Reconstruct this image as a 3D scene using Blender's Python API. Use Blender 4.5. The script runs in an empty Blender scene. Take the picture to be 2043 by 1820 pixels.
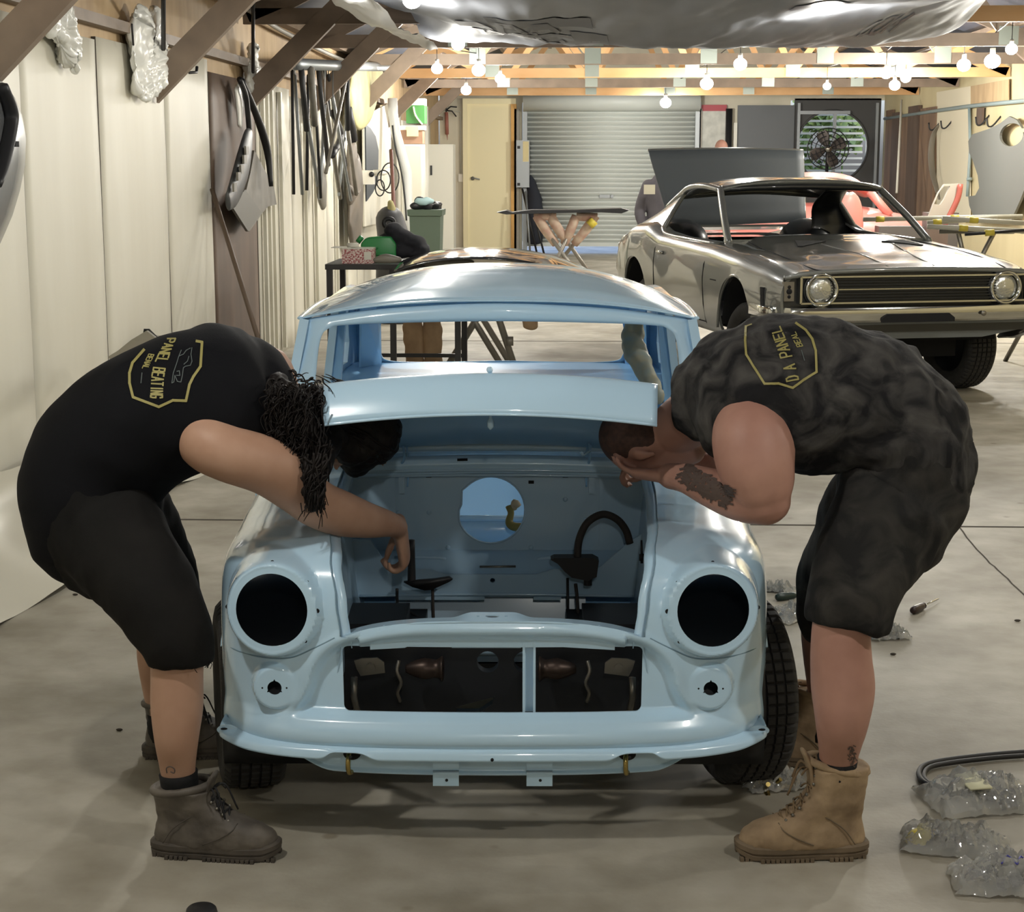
import bpy, bmesh, math, random
import numpy as np
from mathutils import Vector, Matrix, noise
random.seed(7)
PI = math.pi
C = bpy.context.scene.collection
# ---------------------------------------------------------------- camera
FPX, CXP, CYP, CAMH = 3400.0, 1021.5, 910.0, 1.68
PITCH, YAW = math.atan(590/FPX), math.radians(2.48)
cam_d = bpy.data.cameras.new('camera'); cam = bpy.data.objects.new('camera', cam_d); C.objects.link(cam)
cam_d.sensor_fit = 'HORIZONTAL'; cam_d.sensor_width = 36; cam_d.lens = 36*FPX/2043
cam_d.clip_end = 200
cam.location = (0, 0, CAMH); cam.rotation_euler = (PI/2-PITCH, 0, YAW)
bpy.context.scene.camera = cam
# ---------------------------------------------------------------- world, exposure
wd = bpy.data.worlds.new('world'); bpy.context.scene.world = wd; wd.use_nodes = True
nt = wd.node_tree
sky = nt.nodes.new('ShaderNodeTexSky'); sky.sky_type = 'NISHITA'; sky.sun_elevation = math.radians(28); sky.sun_rotation = math.radians(200); sky.sun_disc = False; sky.dust_density = 5; sky.air_density = .6; sky.ozone_density = .3
nt.links.new(sky.outputs[0], nt.nodes['Background'].inputs[0]); nt.nodes['Background'].inputs[1].default_value = 0.75
vs = bpy.context.scene.view_settings
vs.view_transform = 'Standard'; vs.look = 'None'; vs.gamma = 1.0; vs.use_curve_mapping = False; vs.exposure = 0.22
try: bpy.context.scene.cycles.max_bounces = 8
except Exception: pass

def ray(px, py):
    a = (px-CXP)/FPX; b = -(py-CYP)/FPX
    cy, sy, cp, sp = math.cos(YAW), math.sin(YAW), math.cos(PITCH), math.sin(PITCH)
    return (a*cy-sy*cp-b*sy*sp, a*sy+cy*cp+b*cy*sp, -sp+b*cp)
def U(px, py, Y=None, Z=None, X=None):
    """world point seen at a photograph pixel on the plane Y=, Z= or X="""
    d = ray(px, py)
    t = Y/d[1] if Y is not None else ((Z-CAMH)/d[2] if Z is not None else X/d[0])
    return Vector((d[0]*t, d[1]*t, CAMH+d[2]*t))

# ---------------------------------------------------------------- materials
MATS = {}
def srgb(r, g, b):
    f = lambda c: (c/255/12.92) if c/255 <= .04045 else ((c/255+.055)/1.055)**2.4
    return (f(r), f(g), f(b), 1)
def mat(name, col, rough=.5, metal=0, coat=0, coat_rough=.03, noise_s=0, noise_a=.0, col2=None, bump=0, bump_s=40, emis=0, alpha=1, trans=0, sheen=0, spec=None, stretch=(1,1,1), detail=6):
    if name in MATS: return MATS[name]
    m = bpy.data.materials.new(name); m.use_nodes = True; n = m.node_tree; b = n.nodes['Principled BSDF']
    b.inputs['Base Color'].default_value = col; b.inputs['Roughness'].default_value = rough; b.inputs['Metallic'].default_value = metal
    b.inputs['Coat Weight'].default_value = coat; b.inputs['Coat Roughness'].default_value = coat_rough
    if spec is not None: b.inputs['Specular IOR Level'].default_value = spec
    if alpha < 1: b.inputs['Alpha'].default_value = alpha
    if trans: b.inputs['Transmission Weight'].default_value = trans
    if sheen: b.inputs['Sheen Weight'].default_value = sheen
    if emis: b.inputs['Emission Color'].default_value = col; b.inputs['Emission Strength'].default_value = emis
    tc = n.nodes.new('ShaderNodeTexCoord'); mp = n.nodes.new('ShaderNodeMapping'); mp.inputs['Scale'].default_value = stretch
    n.links.new(tc.outputs['Object'], mp.inputs[0])
    if col2 is not None:
        t = n.nodes.new('ShaderNodeTexNoise'); t.inputs['Scale'].default_value = noise_s or 5; t.inputs['Detail'].default_value = detail
        n.links.new(mp.outputs[0], t.inputs[0])
        r = n.nodes.new('ShaderNodeValToRGB'); a = noise_a or .2
        r.color_ramp.elements[0].position = .5-a; r.color_ramp.elements[1].position = .5+a
        r.color_ramp.elements[0].color = col2; r.color_ramp.elements[1].color = col
        n.links.new(t.outputs[0], r.inputs[0]); n.links.new(r.outputs[0], b.inputs['Base Color'])
    if bump:
        t = n.nodes.new('ShaderNodeTexNoise'); t.inputs['Scale'].default_value = bump_s; t.inputs['Detail'].default_value = 5
        n.links.new(mp.outputs[0], t.inputs[0])
        bp = n.nodes.new('ShaderNodeBump'); bp.inputs['Strength'].default_value = 1; bp.inputs['Distance'].default_value = bump
        n.links.new(t.outputs[0], bp.inputs['Height']); n.links.new(bp.outputs[0], b.inputs['Normal'])
    MATS[name] = m; return m

# ---------------------------------------------------------------- mesh builder
def V(*a): return Vector(a)
def catmull(pts, n=8, closed=False):
    P = [np.array(p, float) for p in pts]; out = []
    L = len(P); rng = range(L if closed else L-1)
    for i in rng:
        p1, p2 = P[i], P[(i+1) % L]
        p0 = P[i-1] if (i > 0 or closed) else 2*p1-p2
        p3 = P[(i+2) % L] if (i+2 < L or closed) else 2*p2-p1
        for k in range(n):
            t = k/n
            out.append(.5*((2*p1)+(-p0+p2)*t+(2*p0-5*p1+4*p2-p3)*t*t+(-p0+3*p1-3*p2+p3)*t**3))
    if not closed: out.append(P[-1])
    return out
class MB:
    def __init__(s): s.v = []; s.f = []
    def add(s, vs_, fs, T=None):
        o = len(s.v)
        for p in vs_:
            p = Vector(p); s.v.append(tuple(T @ p) if T is not None else tuple(p))
        s.f += [tuple(i+o for i in f) for f in fs]; return s
    def box(s, a, b, T=None):
        x0, y0, z0 = [min(a[i], b[i]) for i in range(3)]; x1, y1, z1 = [max(a[i], b[i]) for i in range(3)]
        return s.add([(x0,y0,z0),(x1,y0,z0),(x1,y1,z0),(x0,y1,z0),(x0,y0,z1),(x1,y0,z1),(x1,y1,z1),(x0,y1,z1)],
                     [(0,3,2,1),(4,5,6,7),(0,1,5,4),(1,2,6,5),(2,3,7,6),(3,0,4,7)], T)
    def beam(s, p, q, w, h, up=(0,0,1), T=None):
        """rectangular bar from p to q, w across, h along up"""
        p, q = Vector(p), Vector(q); a = (q-p).normalized(); u = Vector(up); u = (u-a*u.dot(a)).normalized(); r = a.cross(u)
        vs_ = []
        for c in (p, q):
            for sx, sz in ((-1,-1),(1,-1),(1,1),(-1,1)): vs_.append(c+r*(sx*w/2)+u*(sz*h/2))
        return s.add(vs_, [(0,3,2,1),(4,5,6,7),(0,1,5,4),(1,2,6,5),(2,3,7,6),(3,0,4,7)], T)
    def rings(s, R, closed=False, caps=True, T=None):
        """stitch equal-length rings of points"""
        n = len(R[0]); vs_ = [p for r in R for p in r]; fs = []
        m = len(R)
        for i in range(m if closed else m-1):
            j = (i+1) % m
            for k in range(n):
                l = (k+1) % n; fs.append((i*n+k, i*n+l, j*n+l, j*n+k))
        if caps and not closed:
            fs.append(tuple(range(n))[::-1]); fs.append(tuple((m-1)*n+k for k in range(n)))
        return s.add(vs_, fs, T)
    def tube(s, pts, r, n=10, smooth=0, closed=False, T=None, flat=1):
        P = [np.array(p, float) for p in pts]
        if smooth:
            Rr = [r]*len(P) if not hasattr(r, '__len__') else list(r)
            Q = catmull([np.append(p, q) for p, q in zip(P, Rr)], smooth, closed); P = [q[:3] for q in Q]; r = [max(q[3], 1e-5) for q in Q]
        if not hasattr(r, '__len__'): r = [r]*len(P)
        R = []; m = len(P); up = None
        for i in range(m):
            if closed: t = P[(i+1) % m]-P[i-1]
            else: t = P[min(i+1, m-1)]-P[max(i-1, 0)]
            t = t/(np.linalg.norm(t)+1e-12)
            if up is None:
                up = np.array([0,0,1.]) if abs(t[2]) < .9 else np.array([1.,0,0])
            up = up-t*np.dot(up, t); up /= np.linalg.norm(up)+1e-12; sd = np.cross(t, up)
            R.append([tuple(P[i]+sd*math.cos(a)*r[i]+up*math.sin(a)*r[i]*flat) for a in [2*PI*k/n for k in range(n)]])
        return s.rings(R, closed, True, T)
    def cyl(s, p, q, r, n=20, r2=None, T=None): return s.tube([p, q], [r, r if r2 is None else r2], n, T=T)
    def lathe(s, prof, n=32, T=None, close_prof=False):
        """profile (r,z) revolved about z"""
        R = []
        for k in range(n):
            a = 2*PI*k/n; R.append([(r*math.cos(a), r*math.sin(a), z) for r, z in prof])
        m = len(prof); vs_ = [p for r in R for p in r]; fs = []
        for i in range(n):
            j = (i+1) % n
            for k in range(m if close_prof else m-1):
                l = (k+1) % m; fs.append((i*m+k, j*m+k, j*m+l, i*m+l))
        return s.add(vs_, fs, T)
    def sphere(s, c, r, nu=20, nv=12, T=None):
        if not hasattr(r, '__len__'): r = (r, r, r)
        vs_ = [(c[0], c[1], c[2]+r[2])]
        for i in range(1, nv):
            th = PI*i/nv
            for k in range(nu):
                a = 2*PI*k/nu; vs_.append((c[0]+r[0]*math.sin(th)*math.cos(a), c[1]+r[1]*math.sin(th)*math.sin(a), c[2]+r[2]*math.cos(th)))
        vs_.append((c[0], c[1], c[2]-r[2])); fs = []; L = len(vs_)-1
        for k in range(nu): fs.append((0, 1+k, 1+(k+1) % nu)); fs.append((L, L-nu+(k+1) % nu, L-nu+k))
        for i in range(nv-2):
            for k in range(nu):
                a = 1+i*nu+k; b = 1+i*nu+(k+1) % nu; fs.append((a, a+nu, b+nu, b))
        return s.add(vs_, fs, T)
    def prism(s, poly, d, T=None):
        """polygon of 3D points extruded by vector d"""
        n = len(poly); d = Vector(d); A = [Vector(p) for p in poly]; B = [p+d for p in A]
        return s.add(A+B, [tuple(range(n))[::-1], tuple(range(n, 2*n))]+[(i, (i+1) % n, n+(i+1) % n, n+i) for i in range(n)], T)
    def grid(s, fn, nu, nv, T=None, wrap=False):
        vs_ = [fn(i/(nu-1) if not wrap else i/nu, j/(nv-1)) for j in range(nv) for i in range(nu)]; fs = []
        for j in range(nv-1):
            for i in range(nu if wrap else nu-1):
                k = (i+1) % nu; fs.append((j*nu+i, j*nu+k, (j+1)*nu+k, (j+1)*nu+i))
        return s.add(vs_, fs, T)
    def limb(s, st, seg=28, sub=5, cap=True, T=None):
        """stations (center, wdir, w, t[, e]): elliptical rings; wdir is kept square to the path; t measured across it"""
        A = []
        for q in st:
            c, wd_, w, t = q[:4]; e = q[4] if len(q) > 4 else 1.0
            wd_ = Vector(wd_).normalized(); A.append(np.array([*c, *wd_, w, t, e]))
        Q = catmull(A, sub); P = [Vector(q[:3]) for q in Q]; R = []
        for i, q in enumerate(Q):
            tg = (P[min(i+1, len(P)-1)]-P[max(i-1, 0)]).normalized(); wv = Vector(q[3:6]); wv = (wv-tg*wv.dot(tg)).normalized(); tv = tg.cross(wv)
            e = q[8]; ring = []
            for k in range(seg):
                a = 2*PI*k/seg; ca, sa = math.cos(a), math.sin(a)
                ca = math.copysign(abs(ca)**e, ca); sa = math.copysign(abs(sa)**e, sa)
                ring.append(P[i]+wv*(q[6]*ca)+tv*(q[7]*sa))
            R.append(ring)
        if cap:
            for end, nx in ((0, 1), (-1, -2)):
                c = P[end]; tg = (P[end]-P[nx]).normalized(); r = min(Q[end][6], Q[end][7])
                ext = [[c+(p-c)*math.cos(a)+tg*(r*math.sin(a)) for p in R[end]] for a in (PI/8, PI/4, 3*PI/8, PI*.46)]
                R = ext[::-1]+R if end == 0 else R+ext
        return s.rings(R, False, True, T)

def obj(name, mb, m, parent=None, smooth=True, world=True, auto=None):
    """one mesh object; world=True: coordinates are world ones and the parent has only a location"""
    me = bpy.data.meshes.new(name)
    off = Vector((0,0,0))
    if parent is not None and world:
        p = parent
        while p: off += p.location; p = p.parent
    me.from_pydata([tuple(Vector(p)-off) for p in mb.v] if off.length else mb.v, [], mb.f); me.update()
    bm = bmesh.new(); bm.from_mesh(me); bmesh.ops.remove_doubles(bm, verts=bm.verts, dist=1e-5); bmesh.ops.recalc_face_normals(bm, faces=bm.faces); bm.to_mesh(me); bm.free()
    for p in me.polygons: p.use_smooth = smooth
    if smooth and auto is not None:
        try: me.set_sharp_from_angle(angle=math.radians(auto))
        except Exception: pass
    o = bpy.data.objects.new(name, me); C.objects.link(o)
    if m is not None: me.materials.append(m)
    if parent is not None: o.parent = parent
    return o
def tag(o, label=None, cat=None, group=None, kind=None):
    if label: o['label'] = label
    if cat: o['category'] = cat
    if group: o['group'] = group
    if kind: o['kind'] = kind
    return o
def root(name, loc, label, cat, group=None, rz=0):
    o = bpy.data.objects.new(name, None); C.objects.link(o); o.location = loc; o.rotation_euler = (0, 0, rz); o.empty_display_size = .1
    return tag(o, label, cat, group)
def bake(o, sharp=None):
    """apply the modifiers of o into its mesh"""
    bpy.context.view_layer.update()
    dg = bpy.context.evaluated_depsgraph_get(); me = bpy.data.meshes.new_from_object(o.evaluated_get(dg))
    mats = [m for m in o.data.materials]; old = o.data; o.modifiers.clear(); o.data = me
    if not me.materials:
        for m in mats: me.materials.append(m)
    me.name = o.name; bpy.data.meshes.remove(old)
    for p in me.polygons: p.use_smooth = True
    if sharp:
        me.set_sharp_from_angle(angle=math.radians(sharp))
    return o
def solidify(o, t, off=-1, sharp=None):
    m = o.modifiers.new('s', 'SOLIDIFY'); m.thickness = t; m.offset = off; m.use_even_offset = False
    return bake(o, sharp)
def cut(o, mbs, sharp=30):
    cs = []
    for mb in mbs:
        c = obj('cutter', mb, None, o.parent, False, False); cs.append(c)
        m = o.modifiers.new('b', 'BOOLEAN'); m.operation = 'DIFFERENCE'; m.object = c; m.solver = 'EXACT'
    bake(o, sharp)
    for c in cs:
        me = c.data; bpy.data.objects.remove(c); bpy.data.meshes.remove(me)
    return o
def remesh(o, vox, it=6, fac=.6, post=None):
    m = o.modifiers.new('r', 'REMESH'); m.mode = 'VOXEL'; m.voxel_size = vox; m.use_smooth_shade = True
    if it:
        k = o.modifiers.new('k', 'SMOOTH'); k.factor = fac; k.iterations = it
    bake(o)
    return o
def displace(o, fn):
    me = o.data; n = len(me.vertices); co = np.empty(n*3, np.float32); me.vertices.foreach_get('co', co)
    no = np.empty(n*3, np.float32); me.vertices.foreach_get('normal', no); co = co.reshape(-1, 3); no = no.reshape(-1, 3)
    off = o.parent.location if o.parent else Vector((0,0,0))
    d = np.array([fn(Vector(c)+off, Vector(q)) for c, q in zip(co, no)], np.float32)
    co += no*d[:, None]; me.vertices.foreach_set('co', co.ravel()); me.update(); return o
def sm(a, b, x):
    t = min(1, max(0, (x-a)/(b-a))) if a != b else float(x > a)
    return t*t*(3-2*t)
# ================================================================ the shed
WL, WR, WB, WF = -2.69, 5.35, 31.6, -5.0     # left, right, back, front walls
HW, HC = 2.95, 2.78                            # eaves, truss chord height
XM = (WL+WR)/2
m_floor = mat('concrete', srgb(184,179,166), .6, noise_s=1.6, noise_a=.17, col2=srgb(142,136,122), bump=.0006, bump_s=60)
# concrete: large patches, fine speckle and dark spots
def enrich_floor(m):
    n = m.node_tree; b = n.nodes['Principled BSDF']; base = b.inputs['Base Color'].links[0].from_socket
    tc = n.nodes['Texture Coordinate']
    t = n.nodes.new('ShaderNodeTexNoise'); t.inputs['Scale'].default_value = 7; t.inputs['Detail'].default_value = 8; n.links.new(tc.outputs['Object'], t.inputs[0])
    r = n.nodes.new('ShaderNodeValToRGB'); r.color_ramp.elements[0].position = .35; r.color_ramp.elements[0].color = (.78,.76,.72,1); r.color_ramp.elements[1].position = .62; r.color_ramp.elements[1].color = (1,1,1,1)
    n.links.new(t.outputs[0], r.inputs[0])
    mx = n.nodes.new('ShaderNodeMixRGB'); mx.blend_type = 'MULTIPLY'; mx.inputs[0].default_value = .8; n.links.new(base, mx.inputs[1]); n.links.new(r.outputs[0], mx.inputs[2])
    v = n.nodes.new('ShaderNodeTexVoronoi'); v.inputs['Scale'].default_value = 3.1; n.links.new(tc.outputs['Object'], v.inputs[0])
    w = n.nodes.new('ShaderNodeTexNoise'); w.inputs['Scale'].default_value = 12; n.links.new(tc.outputs['Object'], w.inputs[0])
    ad = n.nodes.new('ShaderNodeMath'); ad.operation = 'MULTIPLY_ADD'; ad.inputs[1].default_value = .12; n.links.new(w.outputs[0], ad.inputs[0]); n.links.new(v.outputs['Distance'], ad.inputs[2])
    r2 = n.nodes.new('ShaderNodeValToRGB'); r2.color_ramp.elements[0].position = .10; r2.color_ramp.elements[0].color = (.62,.58,.52,1); r2.color_ramp.elements[1].position = .135; r2.color_ramp.elements[1].color = (1,1,1,1)
    n.links.new(ad.outputs[0], r2.inputs[0])
    m2 = n.nodes.new('ShaderNodeMixRGB'); m2.blend_type = 'MULTIPLY'; m2.inputs[0].default_value = .8; n.links.new(mx.outputs[0], m2.inputs[1]); n.links.new(r2.outputs[0], m2.inputs[2])
    n.links.new(m2.outputs[0], b.inputs['Base Color'])
enrich_floor(m_floor)
o = obj('floor', MB().box((WL-.3, WF-.3, -.12), (WR+.3, WB+4.5, 0)), m_floor, smooth=False); tag(o, kind='structure')
# saw-cut joints and a crack
m_dark = mat('joint_dark', srgb(70,64,56), .9)
j = MB(); j.box((WL, 7.83, .0002), (WR, 7.85, .002)); j.box((WL, 16.0, .0002), (WR, 16.02, .002))
o = obj('trim_1', j, m_dark, smooth=False); tag(o, kind='structure')
ck = [U(1868,1008,Z=0), U(1890,1030,Z=0), U(1912,1052,Z=0), U(1960,1108,Z=0), U(2000,1146,Z=0), U(2060,1205,Z=0), U(2200,1350,Z=0)]
ck = [p+V(random.uniform(-.004,.004), random.uniform(-.006,.006), .001) for p in catmull(ck, 5)and[Vector(q) for q in catmull(ck, 5)]]
o = obj('trim_2', MB().tube(ck, .004, 4, flat=.3), m_dark, smooth=False); tag(o, kind='structure')

m_white = mat('white_board', srgb(222,219,205), .55, noise_s=1.6, noise_a=.3, col2=srgb(206,201,184), bump=.002, bump_s=3, stretch=(1,1.6,.3), detail=8)
m_ply = mat('tan_plywood', srgb(196,170,132), .7, noise_s=2, col2=srgb(172,146,112), stretch=(1,3,1))
m_brown = mat('brown_board', srgb(112,92,76), .6, noise_s=3, col2=srgb(88,72,60), stretch=(1,1,.3))
m_joist = mat('brown_timber', srgb(140,123,106), .6, noise_s=4, col2=srgb(116,101,87), stretch=(1,1,1))
m_pine = mat('pine_timber', srgb(234,190,138), .6, noise_s=4, col2=srgb(214,164,110), stretch=(.4,1,1))
m_foil = mat('dark_foil', srgb(74,78,90), .5, noise_s=2, col2=srgb(58,62,74))
m_steel = mat('galv_steel', srgb(150,155,158), .45, .6)
m_cream = mat('cream_paint', srgb(248,238,196), .45)
m_black = mat('black_paint', srgb(30,30,32), .5)
m_grey = mat('grey_primer', srgb(112,116,116), .6)
# left wall: white sheets, each a board on the wall; the brown panel between them
wl = MB(); wl.box((WL-.15, WF, 0), (WL-.02, WB, HW))
o = obj('wall_left', wl, m_ply, smooth=False); tag(o, kind='structure')
seams = [-5, -2.3, .4, 3.0, 5.5, 8.14, 9.45, 10.95, 12.25]
seams2 = [13.95, 15.6, 17.7, 20.0, 22.5, 25, 27.5, 29.6]
SH = MB()
def sheet(y0, y1, top, m, n):
    mb = MB(); k = 12
    def f(u, v):
        y = y0+.003+(y1-y0-.006)*u; z = top*v
        return (WL+.004+.004*math.sin(y*1.7+z*.9)*v+.006*noise.noise((y*.8, z*.7, n)), y, z)
    mb.grid(f, k, k); j_ = obj('trim_9', MB().box((WL-.019,y0-.004,0),(WL+.004,y0+.004,top)), m_dark, smooth=False); tag(j_, kind='structure')
    o = obj('wall_left', mb, m); solidify(o, .018, 1); tag(o, kind='structure')
n = 0
for a, b in zip(seams[:-1], seams[1:]): n += 1; sheet(a, b, 2.36+.03*math.sin(n*5), m_white, n)
sheet(12.25, 13.92, 2.3, m_brown, 77)
for a, b in zip(seams2[:-1], seams2[1:]): n += 1; sheet(a, b, 2.28+.03*math.sin(n*3), m_white, n)
# narrow battens on the far sheets
bt = MB()
for y in (14.1, 14.3, 14.5, 14.9, 16.2, 16.8, 18.2, 18.9): bt.box((WL+.02, y, .05), (WL+.05, y+.06, 2.26))
o = obj('trim_3', bt, m_white, smooth=False); tag(o, kind='structure')
# top plate and girt along the left wall, wiring conduits above
o = obj('trim_4', MB().box((WL-.02, WF, 2.40), (WL+.06, WB, 2.46)).box((WL-.02, WF, 2.84), (WL+.08, WB, 2.95)), m_joist, smooth=False); tag(o, kind='structure')
# crumpled grey wrap hanging over the top of the sheets
# right wall
m_rw = mat('cream_board', srgb(214,202,164), .6, noise_s=1, col2=srgb(194,180,140), stretch=(1,1,.3))
o = obj('wall_right', MB().box((WR, WF, 0), (WR+.13, WB, HW)), m_rw, smooth=False); tag(o, kind='structure')
o = obj('wall_front', MB().box((WL-.15, WF-.12, 0), (WR+.13, WF, 4.8)), m_white, smooth=False); tag(o, kind='structure')
# back wall with holes left for the roller door gap and the round window
XRW = [U(1575,300,Y=WB).x, U(1755,300,Y=WB).x]
wx = U(1660,290,Y=WB); WR_R = 67*WB/FPX*1.0
m_bwall = mat('pale_wall', srgb(224,218,196), .6, noise_s=1, col2=srgb(190,184,166))
x0 = U(1042,300,Y=WB).x; x1 = U(1388,300,Y=WB).x
HR = 2.72
bw = MB(); bw.box((WL, WB, 0), (x0, WB+.15, 4.8)); bw.box((x0, WB, HR), (x1, WB+.15, 4.8)); bw.box((x1, WB, 0), (XRW[0], WB+.15, 4.8)); bw.box((XRW[0], WB, 2.75), (WR, WB+.15, 4.8))
o = obj('wall_back', bw, m_bwall, smooth=False); tag(o, kind='structure')
# gable roof
rf = MB(); ZR = 4.6
rf.prism([(WL-.3, WF-.2, HW-.02), (XM, WF-.2, ZR), (XM, WF-.2, ZR+.08), (WL-.3, WF-.2, HW+.06)], (0, WB-WF+.5, 0))
rf.prism([(WR+.3, WF-.2, HW-.02), (WR+.3, WF-.2, HW+.06), (XM, WF-.2, ZR+.08), (XM, WF-.2, ZR)], (0, WB-WF+.5, 0))
o = obj('ceiling', rf, m_foil, smooth=False); tag(o, kind='structure')
# purlins under the foil
pu = MB()
for k in range(1, 6):
    for s in (-1, 1):
        t = k/6; x = XM+s*(WR-XM)*t; z = ZR-(ZR-HW)*t-.06; pu.box((x-.03, WF, z-.045), (x+.03, WB, z+.045))
o = obj('trim_5', pu, m_joist, smooth=False); tag(o, kind='structure')
# trusses
YT = [2.1, 4.95, 7.8, 10.68, 13.5, 16.35, 19.3, 22.3, 25.3, 28.3]
m_plate = mat('nail_plate', srgb(150,158,150), .4, .5)
def truss(y, mm, wm, label):
    r = root('roof_truss', (XM, y, HC), label, 'roof truss', 'roof trusses across the shed')
    w = .045
    obj('bottom_chord', MB().box((WL+.02, y-w/2, HC-.06), (XM, y+w/2, HC+.06)), mm, r, False); obj('bottom_chord', MB().box((XM, y-w/2, HC-.06), (WR-.02, y+w/2, HC+.06)), m_pine if abs(y-13.5) < .1 else mm, r, False)
    for s in (-1, 1):
        obj('top_chord', MB().beam((XM+s*(WR-XM-.05), y, HW-.16), (XM, y, ZR-.2), w, .12), mm, r, False)
    nodes_b = [WL+.2+(WR-WL-.4)*k/6 for k in range(7)]
    top = lambda x: ZR-.2-(ZR-HW)*abs(x-XM)/(WR-XM)
    for k in range(6):
        xt = (nodes_b[k]+nodes_b[k+1])/2
        obj('web_brace', MB().beam((nodes_b[k], y, HC), (xt, y, top(xt)), w*.9, .08), wm, r, False)
        obj('web_brace', MB().beam((xt, y, top(xt)), (nodes_b[k+1], y, HC), w*.9, .08), wm, r, False)
    for k in range(1, 6):
        obj('gusset_plate', MB().box((nodes_b[k]-.09, y-w/2-.004, HC-.05), (nodes_b[k]+.09, y+w/2+.004, HC+.12)), m_plate, r, False)
    return r
names = ['overhead near the camera', 'overhead above the blue car', 'next in front of the tarp', 'under the tarp', 'at the far edge of the tarp, its right half orange pine', 'brown one just beyond the tarp',
         'dark brown one beyond the tarp', 'orange pine one over the grey coupe', 'pale brown one before the roller door', 'orange pine one right before the back wall']
for i, y in enumerate(YT):
    pine = i in (5, 7, 9) or i == 4
    truss(y, m_pine if (i in (7,9)) else m_joist, m_pine if i > 5 else m_joist, 'timber roof truss, '+names[i])
# knee braces from the left wall
YB = [7.78, 10.68, 13.5, 16.35, 19.3, 22.6, 27.0]
bl = ['nearest brown knee brace at the left frame edge', 'second brown knee brace, steel hook below it', 'third brown knee brace beside the hanging bumper parts', 'knee brace behind the hanging steel rods',
      'knee brace beyond the hanging steel rods', 'knee brace above the white downpipe', 'farthest knee brace near the green box']
for i, y in enumerate(YB):
    mb = MB(); w = .07
    mb.prism([(WL+.03, y-w/2, 2.03), (WL+.03, y-w/2, 2.26), (WL+1.0, y-w/2, 3.18), (WL+1.0, y-w/2, 2.98)], (0, w, 0))
    o = obj('knee_brace', mb, m_joist, smooth=False); tag(o, bl[i]+', on the white wall', 'brace', 'timber knee braces on the left wall')
for (a, b, y, lb) in ((1870,240,18.5,'brown knee brace from the right wall above the grey coupe'), (2050,160,15.0,'brown knee brace at the top right edge of the photo')):
    w = .07; o = obj('knee_brace', MB().prism([(WR-.01, y-w/2, 2.03), (WR-1.0, y-w/2, 2.90), (WR-1.0, y-w/2, 3.08), (WR-.01, y-w/2, 2.24)], (0, w, 0)), m_joist, smooth=False)
    tag(o, lb, 'brace', 'timber knee braces on the right wall')
# ---------------------------------------------------------------- lamps
m_bulb = mat('lit_bulb', (1,.97,.88,1), .4, emis=30)
m_holder = mat('lamp_holder', srgb(225,225,220), .5)
LAMPS = [(822,0,10.2,.055),(914,88,14.2,.055),(872,137,18.2,.06),(955,140,18.0,.07),(998,157,20,.06),(930,180,23.5,.07),(1653,12,10.7,.055),(1477,128,17,.065),
  (1410,167,21.5,.08),(1328,205,28.2,.09),(1768,147,19,.06),(1807,155,20,.06),(1785,170,22,.07),(1650,172,22.2,.05),(1923,130,17,.065),(1980,122,16.6,.075),(2018,98,14.8,.05)]
LW = ['under the plastic tarp at the top edge of the photo, left one','hanging below the left part of the tarp edge','leftmost lamp past the tarp, before the white downpipe','lamp on the orange chord left of the roller door',
  'lower lamp just right of the lamp pair over the cream door','lowest left lamp, right above the cream door','big lamp under the tarp toward the right','lamp over the middle of the roller door',
  'lamp below the middle beam, over the open boot lid','farthest lamp hanging right before the roller door','left one of three lamps above the round window','right one of three lamps above the round window',
  'lowest of three lamps above the round window','faint small lamp over the round window','left one of the pair at the right knee brace','long bright lamp right of the pair near the right wall','small lamp at the far right edge']
def lamp(p, r, label, power=60):
    rt = root('hanging_lamp', p, label, 'lamp', 'white lamps strung under the roof')
    b = obj('bulb', MB().sphere((0,0,0), (r,r,r*.9), 20, 14), m_bulb, rt, world=False)
    obj('lamp_holder', MB().cyl((0,0,r*.86),(0,0,r*1.6), r*.34, 14), m_holder, rt, world=False)
    obj('cord', MB().tube([(0,0,r*1.5),(0,0,HC+.066-p[2])], .004, 6), m_black, rt, world=False)
    ld = bpy.data.lights.new('lamp_light', 'POINT'); ld.energy = power; ld.shadow_soft_size = r*1.1; ld.color = (1,.965,.885)
    lo = bpy.data.objects.new('lamp_light', ld); C.objects.link(lo); lo.parent = rt; lo.location = (0,0,-r*1.5)
    return rt
LPW = 55
for (a, b, y, r), s in zip(LAMPS, LW):
    p = U(a, b, Y=y); p.z = min(p.z, 2.68); lamp(p, r, 'white glowing bulb, '+s, 34 if y < 14.5 else (60 if (a < 1100 and y < 21) else (165 if (a == 930 or a == 1328) else 95)))
OUT_ = [(-.9, 6.9,'above the left wing'), (1.9, 6.4,'above the right person'), (-1.3, 3.0,'above the left person'), (1.7, 2.4,'above the parts bags'), (.2, -.8,'behind the camera'), (3.8, 9.5,'before the coupe'), (3.9, 4.5,'by the right wall')]
for x, y, l in OUT_: lamp(V(x, y, 2.66), .055, 'white glowing bulb out of the photo, '+l, 60)
allp = [U(a,b,Y=y) for a,b,y,r in LAMPS]+[V(x,y,0) for x,y,l in OUT_]
for k, (lo_, hi_) in enumerate(((-9,-.3),(-.3,1.6),(1.6,3.3),(3.3,9))):
    ps = sorted([(p.y,p.x) for p in allp if lo_ <= p.x < hi_]); pts = [(ps[0][1],0.0,HC+.066)]+[(x,y,HC+.066) for y,x in ps]+[(ps[-1][1],28.4,HC+.066)]
    pts.sort(key=lambda q: q[1]); o = obj('light_cable', MB().tube(pts, .006, 5), m_black); tag(o, 'black cable carrying the lamps along the truss chords, '+['leftmost run','run over the blue car','run over the coupe','run nearest the right wall'][k], 'cable')
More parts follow.
